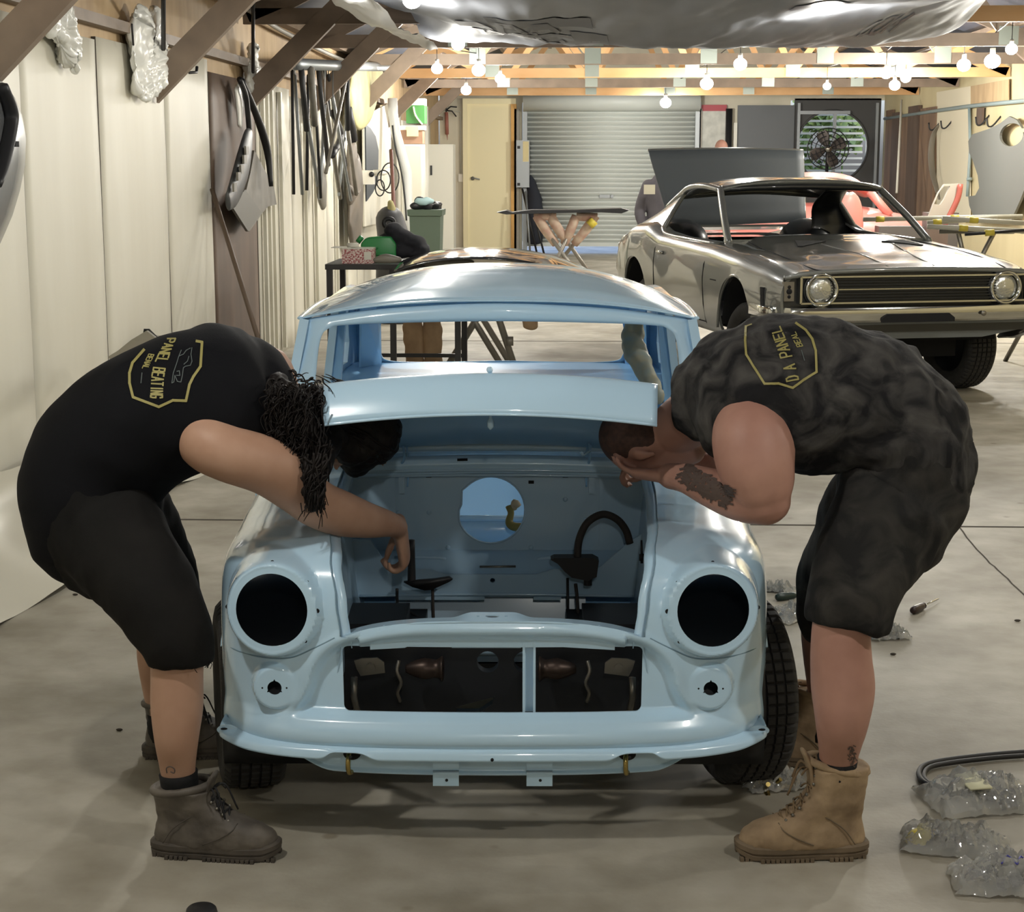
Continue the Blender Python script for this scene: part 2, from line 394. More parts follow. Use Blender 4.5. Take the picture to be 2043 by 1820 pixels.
# ================================================================ the small blue car body
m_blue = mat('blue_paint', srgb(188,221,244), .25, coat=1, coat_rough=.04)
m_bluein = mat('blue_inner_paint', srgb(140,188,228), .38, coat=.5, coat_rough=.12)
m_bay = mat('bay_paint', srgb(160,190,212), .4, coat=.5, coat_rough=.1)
m_hole = mat('black_void', srgb(12,12,14), .9)
m_seam = mat('seam_sealer', srgb(120,150,170), .6)
m_tyre = mat('tyre_rubber', srgb(44,43,42), .75, noise_s=20, col2=srgb(34,33,32), bump=.0008, bump_s=120)
m_rim = mat('steel_rim', srgb(60,62,66), .4, .5)
m_brass = mat('zinc_plated', srgb(176,156,96), .25, 1)
m_sub = mat('black_subframe', srgb(24,26,30), .45)
m_metal = mat('bare_metal', srgb(130,126,118), .35, .8)
m_rubber = mat('black_rubber', srgb(26,25,26), .55)
m_hose = mat('heater_hose', srgb(48,42,38), .7)
MR = math.radians(2.2)
MINI = root('vintage_car', (-.2215, 4.0, 0), 'pale blue small vintage car body shell stripped of lamps and grille, bonnet up', 'car', rz=MR)
def mo(name, mb, m, parent=MINI, smooth=True, auto=None): return obj(name, mb, m, parent, smooth, world=False, auto=auto)
# profile of the outer skin, (y, z), from under the nose to the scuttle, at full breadth
PROF = [(-.022,.262),(-.030,.278),(-.027,.298),(-.012,.320),(.001,.340),(.003,.37),(.004,.42),(.006,.47),(.008,.51),(.012,.55),(.020,.60),(.036,.645),(.062,.685),(.105,.716),(.165,.735),(.25,.747),(.35,.754),(.47,.762),(.60,.774),(.74,.79),(.86,.805),(.95,.82)]
PR_ = catmull(PROF, 8)
HW_ = .712
CTR = np.array([.62, .40])
def shell(x, k):
    """outer skin at lateral x and profile index k (float)"""
    i = min(int(k), len(PR_)-2); f = k-i; p = PR_[i]*(1-f)+PR_[i+1]*f
    y, z = p; ax = abs(x); 
    n = 6.2
    g = max(0, 1-(ax/HW_)**n)**(1/n)
    gz = 1-(1-g)*.75
    yy = CTR[0]+(y-CTR[0])*g if y < CTR[0] else y
    crown = .028*(1-(ax/.52)**2) if ax < .52 else 0
    zz = z
    if z > CTR[1]: zz = CTR[1]+(z-CTR[1])*gz
    # bow of the nose in plan
    yy += .055*(ax/.70)**2.2*max(0, 1-y/.5)
    return yy, zz
HL = (.539, .598); IND = (.5375, .398)
def arch_sdf(x, z):
    """grille surround: >0 outside of the arch"""
    ax = abs(x)
    # rounded top arch, sides flare to the bottom
    w = .455+.05*sm(.42,.30,z)
    zt = .548-.06*(ax/.40)**4
    a = ax-w; b = z-zt
    r = .13; 
    qx, qz = ax-(w-r), z-(.548-r-.02*(ax/.4)**2)
    if qx > 0 and qz > 0: return math.hypot(qx, qz)-r
    return max(a, b)
def detail(x, y, z):
    """raised and sunk forms of the nose, as a shift along y"""
    ax = abs(x); dy = 0
    if z > .30 and y < .3:
        # headlamp pad
        r = math.hypot(ax-HL[0], z-HL[1])
        yp = .030+.22*(z-HL[1])*.6+.10*(ax-HL[0])      # facet plane
        t = sm(.126, .106, r)*sm(xin(z)+.004, xin(z)+.028, ax); y = y*(1-t)+yp*t
        rr = sm(.014, 0, abs(r-.114)); dy -= .0025*rr*sm(xin(z)+.004, xin(z)+.028, ax)
        # indicator pad
        r2 = math.hypot(ax-IND[0], z-IND[1])
        t2 = sm(.062, .048, r2); yq = shell(IND[0], 40)[0]-.012+.02*(z-IND[1]); y = y*(1-t2)+(yq-.004)*t2
        # grille recess with rolled edge
        if z > .315:
            s = arch_sdf(x, z)
            dy += .024*sm(.004, -.030, s)*sm(.318,.350,z)-.006*sm(.026,0,abs(s-.004))*sm(.325,.37,z)
    return y+dy, z
def xin(z): # bonnet opening edge
    return .372+.012*sm(.53,.62,z)+.020*sm(.62,.72,z)+.040*sm(.72,.78,z)
N = len(PR_)
def strip(x_a, x_b, k0, k1, nu, nv):
    """x_a, x_b functions of k"""
    mb = MB()
    def f(u, v):
        k = k0+(k1-k0)*v; a, b = x_a(k), x_b(k); x = a+(b-a)*u
        y, z = shell(x, k); y, z = detail(x, y, z)
        return (x, y, z)
    mb.grid(f, nu, nv); return mb
kz = lambda z: next(i for i in range(N) if PR_[i][1] >= z)
K_SL = kz(.53)
def zof(k): return PR_[min(int(k), N-1)][1]
# centre panel from lip to the slam edge
def outer(side):
    mb = MB(); nu, nv = 130, 170*2
    rows = []
    for j in range(nv):
        k = (N-1)*j/(nv-1); z = zof(k); row = []
        a = 0.0 if z < .53 and k < K_SL+1 else xin(z)
        a = xin(max(z, .53))
        for i in range(nu):
            u = i/(nu-1); ph = math.asin((a/HW_)**(3.1))+(PI/2-math.asin((a/HW_)**(3.1)))*u
            x = HW_*math.sin(ph)**(1/3.1)
            y, z2 = shell(x, k); y, z2 = detail(x, y, z2)
            row.append((side*x, y, z2))
        # side cap: carry the flank down and back
        rows.append(row)
    vs_ = [p for r in rows for p in r]; fs = []
    keep = lambda p: not (abs(p[0]) > .60 and (p[1]-.49)**2+(p[2]-.25)**2 < .295**2)
    for j in range(nv-1):
        for i in range(nu-1):
            q = (j*nu+i, j*nu+i+1, (j+1)*nu+i+1, (j+1)*nu+i)
            if all(keep(vs_[k]) for k in q): fs.append(q)
    return mb.add(vs_, fs)
def cyl_y(x, z, r, y0=-.3, y1=.3, n=48): return MB().cyl((x, y0, z), (x, y1, z), r, n)
def star(x, z, r, s=1):
    pts = []
    for k in range(72):
        a = 2*PI*k/72; rr = r
        for c in (90, 210, 330):
            d = abs((math.degrees(a)-c+180) % 360-180)
            if d < 8: rr = r*(1+.28*(1-d/8))
        pts.append((x+rr*math.cos(a), -.2, z+rr*math.sin(a)))
    return MB().prism(pts, (0,.5,0))
# whole front skin in one sheet: left wing, nose, right wing
def front_skin():
    mb = MB(); K = K_SL
    mb.add(*(lambda m: (m.v, m.f))(outer(1))); mb.add(*(lambda m: (m.v, m.f))(outer(-1)))
    nv = int(170*K/(N-1))+1
    # centre strip shares the outer() row spacing
    rows = []; nu = 150
    for j in range(340):
        k = (N-1)*j/339
        if zof(k) > .5305: break
        row = []
        for i in range(nu):
            x = -xin(.53)+2*xin(.53)*i/(nu-1)
            y, z = shell(x, k); y, z = detail(x, y, z); row.append((x, y, z))
        rows.append(row)
    # slam arch: continues up to the bonnet line
    for q in range(1, 9):
        row = []
        for i in range(nu):
            x = -xin(.53)+2*xin(.53)*i/(nu-1); t = q/8
            top = .043*(1-(abs(x)/.372)**3.2)
            z0 = rows[169 if False else -q][i][2] if False else .5305
            z = .5305+top*t; y = .012+.012*t
            yy, zz = shell(x, kz(min(z, .6))); yy, zz = detail(x, yy, z)
            row.append((x, yy, z))
        rows.append(row)
    vs_ = [p for r in rows for p in r]; fs = []
    for j in range(len(rows)-1):
        for i in range(nu-1): fs.append((j*nu+i, j*nu+i+1, (j+1)*nu+i+1, (j+1)*nu+i))
    mb.add(vs_, fs); return mb
skin = mo('front_panel', front_skin(), m_blue)
md = skin.modifiers.new('w', 'WELD'); md.merge_threshold = .0012
solidify(skin, .0035, 1)
GT, GB, GX = .502, .341, .367
gr = MB(); pts = []
for cx_, cz_, a0 in ((GX-.014,GB+.014,-90),(GX-.012,GT-.012,0),(-GX+.012,GT-.012,90),(-GX+.014,GB+.014,180)):
    for k in range(7): a = math.radians(a0+15*k); pts.append((cx_+.014*math.cos(a), -.2, cz_+.014*math.sin(a)))
gr.prism(pts, (0, .36, 0))
cuts = [gr]; BH_ = []
for s in (-1, 1):
    cuts.append(cyl_y(s*HL[0], HL[1], .0885, -.2, .40)); cuts.append(star(s*IND[0], IND[1], .0175))
    for a, r in ((90,.0052),(0,.0062),(180,.0062),(38,.0036),(142,.0036),(-42,.004),(-138,.004)):
        BH_.append((s*HL[0]+.112*math.cos(math.radians(a)), HL[1]+.112*math.sin(math.radians(a)), r))
    for d in (-.03, .03): BH_.append((s*IND[0]+d, IND[1], .003))
allc = MB()
for c in cuts: allc.add(c.v, c.f)
cut(skin, [allc], 35)
for x, z, r in BH_:
    y, zz = shell(x, kz(z)); y = detail(x, y, z)[0]; mo('bolt_hole', MB().sphere((x, y-.0028, z), (r, .0012, r), 14, 8), m_hole, skin)
for s in (-1, 1): mo('wheel_arch_lip', MB().tube([(s*.704, .49-.293*math.cos(a), .25+.293*math.sin(a)) for a in [PI*(.22+.6*i/24) for i in range(25)]], .0065, 8), m_blue)
# panel seams, holes' dark liners are real openings
for s in (-1, 1):
    pts = []
    for x, z in ((.700,.468),(.66,.470),(.60,.468),(.54,.468),(.49,.476),(.44,.500),(.41,.516),(.385,.530)):
        kk = kz(z); y, zz = shell(x, kk); y, zz = detail(x, y, z); pts.append((s*x, y-.0030, z))
    mo('panel_seam', MB().tube(pts, .0021, 6, smooth=6), m_seam)
    pts = []
    for x, z in ((.424,.640),(.455,.636),(.47,.634)):
        y, zz = shell(x, kz(z)); pts.append((s*x, detail(x, y, z)[0]-.003, z))
    # gutter flange down the inner edge of the wing
    R = []
    for j in range(40):
        k = K_SL+(N-1-K_SL)*j/39; z = zof(k); x = xin(max(z,.53)); y, z2 = shell(x, k); y, _ = detail(x, y, z2)
        R.append((s*x, y, z2))
    fl = MB(); mo('edge_seam', MB().tube([(x-s*.001, y-.004 if z < .70 else y, z+.001 if z < .70 else z+.003) for x,y,z in R], .0019, 6), m_seam)
    for a, b in zip(R[:-1], R[1:]):
        fl.add([a, b, (b[0]-s*.027, b[1]+.004, b[2]-.014), (a[0]-s*.027, a[1]+.004, a[2]-.014)], [(0,1,2,3)])
        fl.add([(a[0]-s*.027, a[1]+.004, a[2]-.014), (b[0]-s*.027, b[1]+.004, b[2]-.014), (b[0]-s*.029, b[1]+.006, b[2]-.032), (a[0]-s*.029, a[1]+.006, a[2]-.032)], [(0,1,2,3)])
    f = mo('wing_flange', fl, m_blue); solidify(f, .0025)
# slam panel: top shelf behind the arch, raised at its centre
def slam(u, v):
    x = -.385+.77*u; top = .5305+.043*(1-min(1,(abs(x)/.372))**3.2)
    bump = .010*sm(.10, .05, abs(x+.0))
    y0 = detail(x, shell(x, kz(.56))[0], .56)[0]
    return (x, y0-.001+.055*v+(.012*sm(.5,1,v))*sm(.11,.05,abs(x)), top+.001+bump*v-.004*v)
sp = mo('slam_panel', MB().grid(slam, 80, 10), m_blue); solidify(sp, .003)
hs = MB(); hs.tube([(.0,.045,.3),(.0,.045,.8)], [.010,.010], 20)
for v in hs.v: pass
hs.v = [((v[0])*1.7, v[1], v[2]) for v in hs.v]
for x in (-.036, .034): hs.cyl((x,.045,.3),(x,.045,.8), .004, 12)
for x in (-.265,.262): hs.cyl((x,.028,.3),(x,.028,.8), .0035, 12)
cut(sp, [hs], 35)
# inner return of the slam panel above the grille, notched at the centre
rt_ = MB(); P1 = [(-.30,.497),(-.30,.512),(-.262,.524),(-.10,.538),(.10,.538),(.262,.524),(.30,.512),(.30,.497),(.16,.505),(.145,.511),(.055,.512),(.043,.527),(-.063,.527),(-.075,.512),(-.20,.508),(-.215,.502)]
rt_.prism([(x, .030, z) for x, z in P1], (0, .003, 0)); mo('grille_return', rt_, m_blue, smooth=False)
mo('latch_plate', MB().box((-.10,.036,.500),(.07,.040,.545)), m_bay, smooth=False)
# upright strut in the grille opening
st = MB().box((.076,.045,.335),(.104,.048,.53)).box((.074,.030,.335),(.078,.048,.53)).box((.102,.030,.335),(.106,.048,.53)).box((.074,.028,.335),(.080,.032,.53)).box((.100,.028,.335),(.106,.032,.53))
mo('grille_strut', st, m_blue, smooth=False)
# bumper flange: lip with ears
LIP = [(-.684,.085,.276),(-.672,.060,.266),(-.62,.028,.256),(-.54,.000,.250),(-.45,-.018,.247),(-.33,-.030,.246),(-.15,-.036,.246),(0,-.038,.246)]
LIP = LIP+[(-x, y, z) for x, y, z in LIP[:-1][::-1]]
lipc = catmull(LIP, 8); lm = MB(); Rw = []
for p in lipc:
    x, y, z = p; ax = abs(x)
    cutn = .020*sm(.30,.315,ax)*sm(.42,.39,ax)
    ear = sm(.60,.675,ax)
    yb = detail(min(ax,.66), shell(min(ax,.66), 1)[0], .27)[0]
    yb = max(yb, y+.004)
    inner = (x*.99, yb+.010, z+.024)
    mid = (x, (yb+y)/2+.002, z+.013)
    out1 = (x, y+.003, z+.008)
    out2 = (x*(1+.004*ear), y-.001, z-.012+cutn+.006*ear)
    Rw.append([inner, mid, out1, out2])
lm.add([q for r in Rw for q in r], [(i*4+k, i*4+k+1, (i+1)*4+k+1, (i+1)*4+k) for i in range(len(Rw)-1) for k in range(3)])
lip = mo('bumper_flange', lm, m_blue); sd_ = lip.modifiers.new('ss','SUBSURF'); sd_.levels = 2; solidify(lip, .003, 0)
lh = MB()
for x, z in ((-.346,.248),(.0,.244),(.336,.248)): lh.cyl((x,-.2,z-.004),(x,.2,z-.004), .0036, 12)
mo('bolt_hole', MB().add([(x*1.0,y-.001,z) for x,y,z in lh.v], lh.f) if False else MB().cyl((-.346,-.037,.243),(-.346,-.030,.243),.004,12).cyl((0,-.0425,.240),(0,-.036,.240),.004,12).cyl((.336,-.037,.243),(.336,-.03,.243),.004,12), m_hole)
for s in (-1, 1):
    # rounded ear tab with an eyelet
    e = MB(); pts = []
    for k in range(20):
        a = 2*PI*k/20; pts.append((s*(.665+.026*math.cos(a)), .075+.02*math.sin(a)*0-.03*math.cos(a)*0+.0, .276+.013*math.sin(a)))
    e.prism(pts, (0,.004,0)); ear_ = mo('flange_ear', e, m_blue, smooth=False)
    cut(ear_, [MB().cyl((s*.674,-.1,.277),(s*.674,.3,.277), .007, 14)], 30)
for s in (-1,1): mo('bolt_hole', MB().sphere((s*.670,.060,.2835),(.009,.006,.0022),14,8), m_hole, lip)
# lower apron under the flange
APR = [(-.60,.20,.19),(-.52,.10,.19),(-.44,.050,.182),(-.40,.02,.168),(-.2,.008,.166),(0,.004,.166)]
def apron(u, v):
    x = -.62+1.24*u; ax = abs(x)
    zb = .166+.004*ax+.055*sm(.40,.56,ax)
    z = .262-(.262-zb)*v
    y = .035+.10*(ax/.62)**3+.035*v+.012*math.sin(v*PI*2)*(1-.5*v)
    if v > .86: y -= .020*(v-.86)/.14
    return (x, y, z)
ap = mo('apron', MB().grid(apron, 80, 26), m_blue); solidify(ap, .003)
for s in (-1, 1):
    x = s*.347+(-.004 if s < 0 else -.012)
    mo('hook_hole', MB().sphere((x, .052, .222), (.022,.010,.016), 20, 12), m_hole)
    mo('tie_down_hook', MB().tube([(x-.003,.06,.228),(x-.004,.035,.232),(x-.006,.018,.222),(x-.006,.012,.200),(x-.004,.020,.184),(x,.032,.182)], .0062, 10, smooth=5), m_brass).__setitem__('label', 'gold zinc plated hook')
for x0_ in (-.147, .084):
    b = MB().box((x0_,.005,.196),(x0_+.064,.008,.236)).box((x0_,.005,.193),(x0_+.064,.018,.197)).box((x0_,-.001,.158),(x0_+.064,.002,.197)).box((x0_,-.001,.193),(x0_+.064,.008,.197))
    bo = mo('apron_bracket', b, m_blue, smooth=False); mo('bolt_hole', MB().cyl((x0_+.034,-.0016,.173),(x0_+.034,.0,.173),.0038,12), m_hole, bo)
# ------------------------------------------------ engine bay
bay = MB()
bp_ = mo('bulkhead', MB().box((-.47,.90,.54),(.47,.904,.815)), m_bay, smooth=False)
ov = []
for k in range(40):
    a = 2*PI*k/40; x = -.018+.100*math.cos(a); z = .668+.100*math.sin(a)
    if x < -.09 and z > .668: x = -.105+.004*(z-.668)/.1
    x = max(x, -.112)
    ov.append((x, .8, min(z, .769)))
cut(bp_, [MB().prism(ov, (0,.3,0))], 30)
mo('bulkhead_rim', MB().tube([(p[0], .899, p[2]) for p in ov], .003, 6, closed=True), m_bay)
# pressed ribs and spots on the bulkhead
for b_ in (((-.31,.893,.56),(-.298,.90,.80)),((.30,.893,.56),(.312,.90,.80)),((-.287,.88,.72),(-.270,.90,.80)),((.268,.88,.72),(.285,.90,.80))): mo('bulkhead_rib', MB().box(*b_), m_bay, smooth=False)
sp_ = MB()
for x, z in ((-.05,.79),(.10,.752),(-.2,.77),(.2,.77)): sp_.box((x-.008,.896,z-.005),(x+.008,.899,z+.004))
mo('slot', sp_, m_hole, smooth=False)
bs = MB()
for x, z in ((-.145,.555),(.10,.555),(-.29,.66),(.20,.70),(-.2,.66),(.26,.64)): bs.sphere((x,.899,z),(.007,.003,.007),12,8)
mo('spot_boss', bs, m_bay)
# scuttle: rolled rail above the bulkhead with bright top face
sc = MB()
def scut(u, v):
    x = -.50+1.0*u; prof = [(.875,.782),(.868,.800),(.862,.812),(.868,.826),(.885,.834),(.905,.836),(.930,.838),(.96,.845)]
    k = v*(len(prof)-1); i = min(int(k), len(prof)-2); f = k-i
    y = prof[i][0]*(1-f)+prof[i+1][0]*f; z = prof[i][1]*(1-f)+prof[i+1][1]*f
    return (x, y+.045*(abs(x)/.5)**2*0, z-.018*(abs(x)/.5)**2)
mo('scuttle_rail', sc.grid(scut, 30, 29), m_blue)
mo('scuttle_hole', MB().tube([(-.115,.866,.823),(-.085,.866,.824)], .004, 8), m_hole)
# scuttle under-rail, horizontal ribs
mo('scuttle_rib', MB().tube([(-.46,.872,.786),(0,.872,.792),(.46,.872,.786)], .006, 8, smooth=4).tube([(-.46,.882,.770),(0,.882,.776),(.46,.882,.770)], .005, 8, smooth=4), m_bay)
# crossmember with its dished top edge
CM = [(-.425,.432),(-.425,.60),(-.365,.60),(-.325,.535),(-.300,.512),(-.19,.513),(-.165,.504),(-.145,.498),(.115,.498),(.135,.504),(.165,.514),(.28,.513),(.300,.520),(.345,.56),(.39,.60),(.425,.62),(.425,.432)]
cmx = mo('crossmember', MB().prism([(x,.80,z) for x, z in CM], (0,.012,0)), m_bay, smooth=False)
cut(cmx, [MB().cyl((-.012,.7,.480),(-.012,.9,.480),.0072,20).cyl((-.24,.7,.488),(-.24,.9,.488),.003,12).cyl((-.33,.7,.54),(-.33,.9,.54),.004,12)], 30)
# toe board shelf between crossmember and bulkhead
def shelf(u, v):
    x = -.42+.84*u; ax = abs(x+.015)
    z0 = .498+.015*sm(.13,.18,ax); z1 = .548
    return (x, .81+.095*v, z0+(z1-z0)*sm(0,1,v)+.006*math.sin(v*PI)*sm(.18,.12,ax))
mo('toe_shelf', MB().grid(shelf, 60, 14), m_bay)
mo('shelf_ridge', MB().tube([(-.30,.862,.532),(-.17,.862,.532),(-.14,.864,.520),(-.06,.866,.518),(.06,.866,.518),(.11,.864,.520),(.14,.862,.532),(.27,.862,.532)], .006, 8, smooth=5), m_bay)
mo('brake_pipe_clip', MB().tube([(-.05,.835,.512),(.055,.835,.513)], .0035, 8), m_metal)
mo('seam_ridge', MB().tube([(-.40,.796,.434),(0,.794,.440),(.40,.796,.434)], .004, 8, smooth=5), m_bay)
for x in (-.065, .107): mo('weld_tab', MB().box((x-.22 if x<0 else x,.79,.424),(x+.03 if x<0 else x+.08,.795,.434)), m_bay, smooth=False)
# lower front floor panel, behind the subframe
def lowp(u, v): return (-.30+.56*u, .86-.06*v, .435-.20*v)
mo('tunnel_panel', MB().grid(lowp, 4, 6), m_bay, smooth=False)
# inner wing walls
for s in (-1, 1):
    q = MB()
    ED = []
    for jj in range(60):
        k = (N-1)*(K_SL/(N-1)+(1-K_SL/(N-1))*jj/59); z = zof(k); x = xin(max(z,.53)); y, z2 = shell(x, k); y, _ = detail(x, y, z2); ED.append((x, y, z2))
    def wall(u, v):
        f = u*59; a = ED[int(f)]; b = ED[min(int(f)+1,59)]; t = f-int(f); e = [a[q]*(1-t)+b[q]*t for q in range(3)]
        yb = .05+.85*u
        return (s*(.395+(e[0]-.004-.395)*v), yb+(e[1]+.010-yb)*v, .36+(e[2]-.006-.36)*v)
    q.grid(wall, 60, 14); w_ = mo('inner_wing', q, m_bay); solidify(w_, .003)
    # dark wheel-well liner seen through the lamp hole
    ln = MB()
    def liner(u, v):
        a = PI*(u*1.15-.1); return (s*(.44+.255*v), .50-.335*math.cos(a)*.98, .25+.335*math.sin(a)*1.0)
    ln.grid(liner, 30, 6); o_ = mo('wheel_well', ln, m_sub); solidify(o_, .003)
# brake pipes and clutch cylinder bits
mo('brake_pipe', MB().tube([(-.285,.74,.470),(-.285,.745,.43),(-.28,.74,.415),(-.25,.72,.408),(-.19,.66,.385),(-.17,.62,.36)], .0042, 8, smooth=6), m_rubber)
mo('brake_pipe', MB().tube([(.205,.79,.49),(.206,.78,.42),(.207,.77,.34)], .004, 8), m_rubber)
mo('brake_pipe', MB().tube([(.228,.78,.475),(.232,.76,.44),(.236,.72,.36)], .005, 8, smooth=4), m_hose)
mo('brake_pipe', MB().tube([(-.184,.76,.495),(-.183,.75,.42),(-.180,.72,.36)], .0045, 8), m_hose)
# black cylinder bracket and arched hose
mo('hose_bracket', MB().prism([(.155,.77,.560),(.165,.77,.565),(.275,.77,.566),(.292,.77,.557),(.286,.77,.510),(.262,.77,.498),(.215,.77,.508),(.195,.77,.525),(.175,.77,.548)], (0,-.05,0)).cyl((.262,.745,.505),(.262,.745,.48), .012, 12), m_rubber, smooth=False)
mo('heater_hose', MB().tube([(.236,.745,.515),(.232,.74,.57),(.238,.745,.62),(.262,.76,.662),(.305,.78,.680),(.345,.79,.664),(.372,.80,.63),(.385,.80,.59)], .0108, 14, smooth=6), m_hose)
mo('brake_valve', MB().tube([(.405,.62,.64),(.407,.62,.575)], [.0025,.004], 8).cyl((.407,.62,.60),(.407,.62,.582),.008,10), m_rubber)
# steering end / lever on the left
lv = MB().tube([(-0.243,.745,.612),(-0.243,.745,.505),(-0.243,.745,.485)], [.010,.0115,.0125], 12, smooth=4)
mo('pedal_lever', lv.prism([(-0.265,.745,.492),(-0.240,.745,.478),(-0.205,.745,.468),(-0.185,.745,.470),(-0.135,.745,.493),(-0.125,.745,.500),(-0.135,.745,.507),(-0.180,.745,.500),(-0.220,.745,.497)], (0,-.018,0)), m_rubber)
# ------------------------------------------------ black subframe and running gear
sf = mo('subframe', MB().box((-.40,.30,.17),(.40,.34,.455)), m_sub, smooth=False)
sfh = MB(); mo('pale_backing_tube', MB().cyl((-.22,.40,.388),(.24,.40,.388),.016,14), m_blue)  # pale tube added behind the round subframe holes so they show bright
for x in (-.017, .080): sfh.cyl((x,.2,.385),(x,.5,.385), .029, 28)
sfh.prism([(-.10,.2,.262),(.0,.2,.29),(-.005,.2,.27),(-.04,.2,.245),(-.10,.2,.245)], (0,.3,0))
cut(sf, [sfh], 30)
mo('subframe', MB().box((-.40,.34,.17),(-.37,.85,.28)).box((.37,.34,.17),(.40,.85,.28)).box((-.40,.80,.17),(.40,.85,.23)), m_sub, smooth=False)
for s in (-1, 1): mo('subframe_tower', MB().box((s*.20,.62,.20),(s*.40,.78,.40)).box((s*.24,.40,.20),(s*.40,.62,.46)), m_sub, smooth=False)
for s, x in ((-1,-.315), (1,.320)):
    T = Matrix.Translation((x,.20,.40)) @ Matrix.Rotation(s*.1, 4, 'Y')
    mt = MB().prism([(-.035*s,0,-.018),(.028*s,0,-.020),(.036*s,0,.0),(.040*s,0,.022),(.02*s,0,.026),(-.02*s,0,.024),(-.036*s,0,.010)], (0,.006,0), T)
    mt.cyl(T @ V(0,-.006,0), T @ V(0,.02,0), .012, 14); mo('tower_plate', mt, m_metal, smooth=False)
    dx = s*.168+(-.01 if s<0 else -.005)
    mo('drive_flange', MB().tube([(dx-s*.05,.24,.385),(dx-s*.045,.24,.385),(dx-s*.03,.24,.385),(dx+s*.0,.24,.385),(dx+s*.03,.24,.385),(dx+s*.05,.24,.385)], [.018,.034,.024,.028,.02,.010], 18, smooth=3), mat('rusty_flange', srgb(70,58,52), .4, .7))
    mo('brake_hose', MB().tube([(s*.24,.18,.425),(s*.245,.17,.40),(s*.235,.17,.37),(s*.245,.18,.34),(s*.24,.2,.31)], .005, 8, smooth=5), m_metal)
    mo('damper', MB().tube([(s*.352,.15,.39),(s*.354,.15,.34),(s*.345,.16,.28)], .009, 10), m_metal)
# ------------------------------------------------ bonnet, hinged at the scuttle, open
BA = math.radians(22.7); BH = V(-.006, .90, .842)
BT = Matrix.Translation(BH) @ Matrix.Rotation(-BA, 4, 'X') 
# local frame: -y forward along the panel, z up out of the panel
def bon(u, v, t=0):
    L = .80; yy = -L*min(v/.86, 1)
    x = (-1+2*u)*(.455-.045*v)
    z = .030*(1-(x/.46)**2)*(1-.15*v)
    if v > .80:
        q = (v-.80)/.20; a = q*1.50+.0
        y0 = -L*.93; 
        yy = y0-.062*math.sin(a); z = z+.004*math.sin(a)-.122*(1-math.cos(a))*1.08
    ywave = .030*(abs(x)/.42)**2*sm(.4,1,v)
    return (x, yy+ywave, z)
bn = MB().grid(lambda u, v: BT @ V(*bon(u, v)), 50, 60)
BN = mo('bonnet', bn, m_blue); solidify(BN, .004, 0)
# underside frame of the bonnet (darker inner skin) and rim
und = MB().grid(lambda u, v: BT @ (V(*bon(.015+.97*u, .02+.86*v))+V(0,0,-.012)), 30, 40)
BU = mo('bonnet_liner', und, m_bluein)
mo('bonnet_ridge', MB().tube([BT @ (V(*bon(.5, v))+V(0,0,.003)) for v in [.05+.78*i/19 for i in range(20)]], .0045, 8), m_blue)
mo('ridge_bead', MB().sphere(BT @ (V(*bon(.497,.80))+V(0,-.012,.008)), (.008,.012,.008), 12, 8), m_blue)
c0 = BT @ V(-.002,-.70,.004)
mo('bonnet_catch', MB().tube([c0, c0+V(0,-.01,-.05), c0+V(.001,-.012,-.075), c0+V(.001,-.012,-.085), c0+V(.001,-.012,-.098), c0+V(.001,-.012,-.106)], [.0035,.004,.004,.0085,.0085,.002], 12), m_blue)
mo('bonnet_lip', MB().tube([BT @ V(*bon(u, 1.0)) for u in [i/30 for i in range(31)]], .004, 8), m_blue)
for s in (-1, 1):
    p = BT @ V(s*.235 if s<0 else .265,-.30,.0)
    # hinge arms
    mo('bonnet_hinge', MB().tube([(s*.265+(.0 if s>0 else -.02),.885,.80),(s*.268,.85,.83),(s*.27,.84,.87)], .004, 8, smooth=4).tube([(s*.262,.885,.74),(s*.258,.89,.80),(s*.262,.88,.86)], .003, 6, smooth=4), m_bluein)
mo('bonnet_stay', MB().tube([(.262,.86,.90),(.266,.80,.86),(.245,.74,.86),(.240,.72,.87)], .004, 8).tube([(.262,.86,.90),(.28,.78,.93)], .003, 8), m_blue)
# ------------------------------------------------ cabin: roof, pillars, screens
def roof(u, v):
    y = 1.235+1.36*v; w = .600+.020*math.sin(PI*v)-.045*sm(.6,1,v)
    s = -1+2*u; x = w*math.copysign(1-(1-abs(s))**1.35, s)
    zc = 1.262+.082*math.sin(PI*min(1,v*.95+.03))**.8-.05*v*v
    ze = 1.206-.012*v-.01*v*v
    if v < .06: zc -= .012*(1-v/.06)
    ax = abs(x)/w
    z = ze+(zc-ze)*(1-ax**2.5)
    return (x, y-.045*(1-ax**2)*max(0,1-v*6)+.0, z)
RFm = mo('roof_panel', MB().grid(roof, 90, 60), m_blue); solidify(RFm, .004)
# roof gutter all round
gp = [roof(0, v) for v in [i/24 for i in range(25)]]
gut = [(-p[0]*-1-.012, p[1], p[2]-.006) for p in gp]
for s in (-1, 1):
    mo('roof_gutter', MB().tube([(s*(abs(p[0])+.010), p[1]-.01, p[2]-.004) for p in gp], .0085, 8, smooth=2, flat=.6), m_blue)
mo('roof_gutter', MB().tube([(roof(u,0)[0], roof(u,0)[1]-.006, roof(u,0)[2]-.003) for u in [i/30 for i in range(31)]], .006, 8, flat=.6), m_blue)
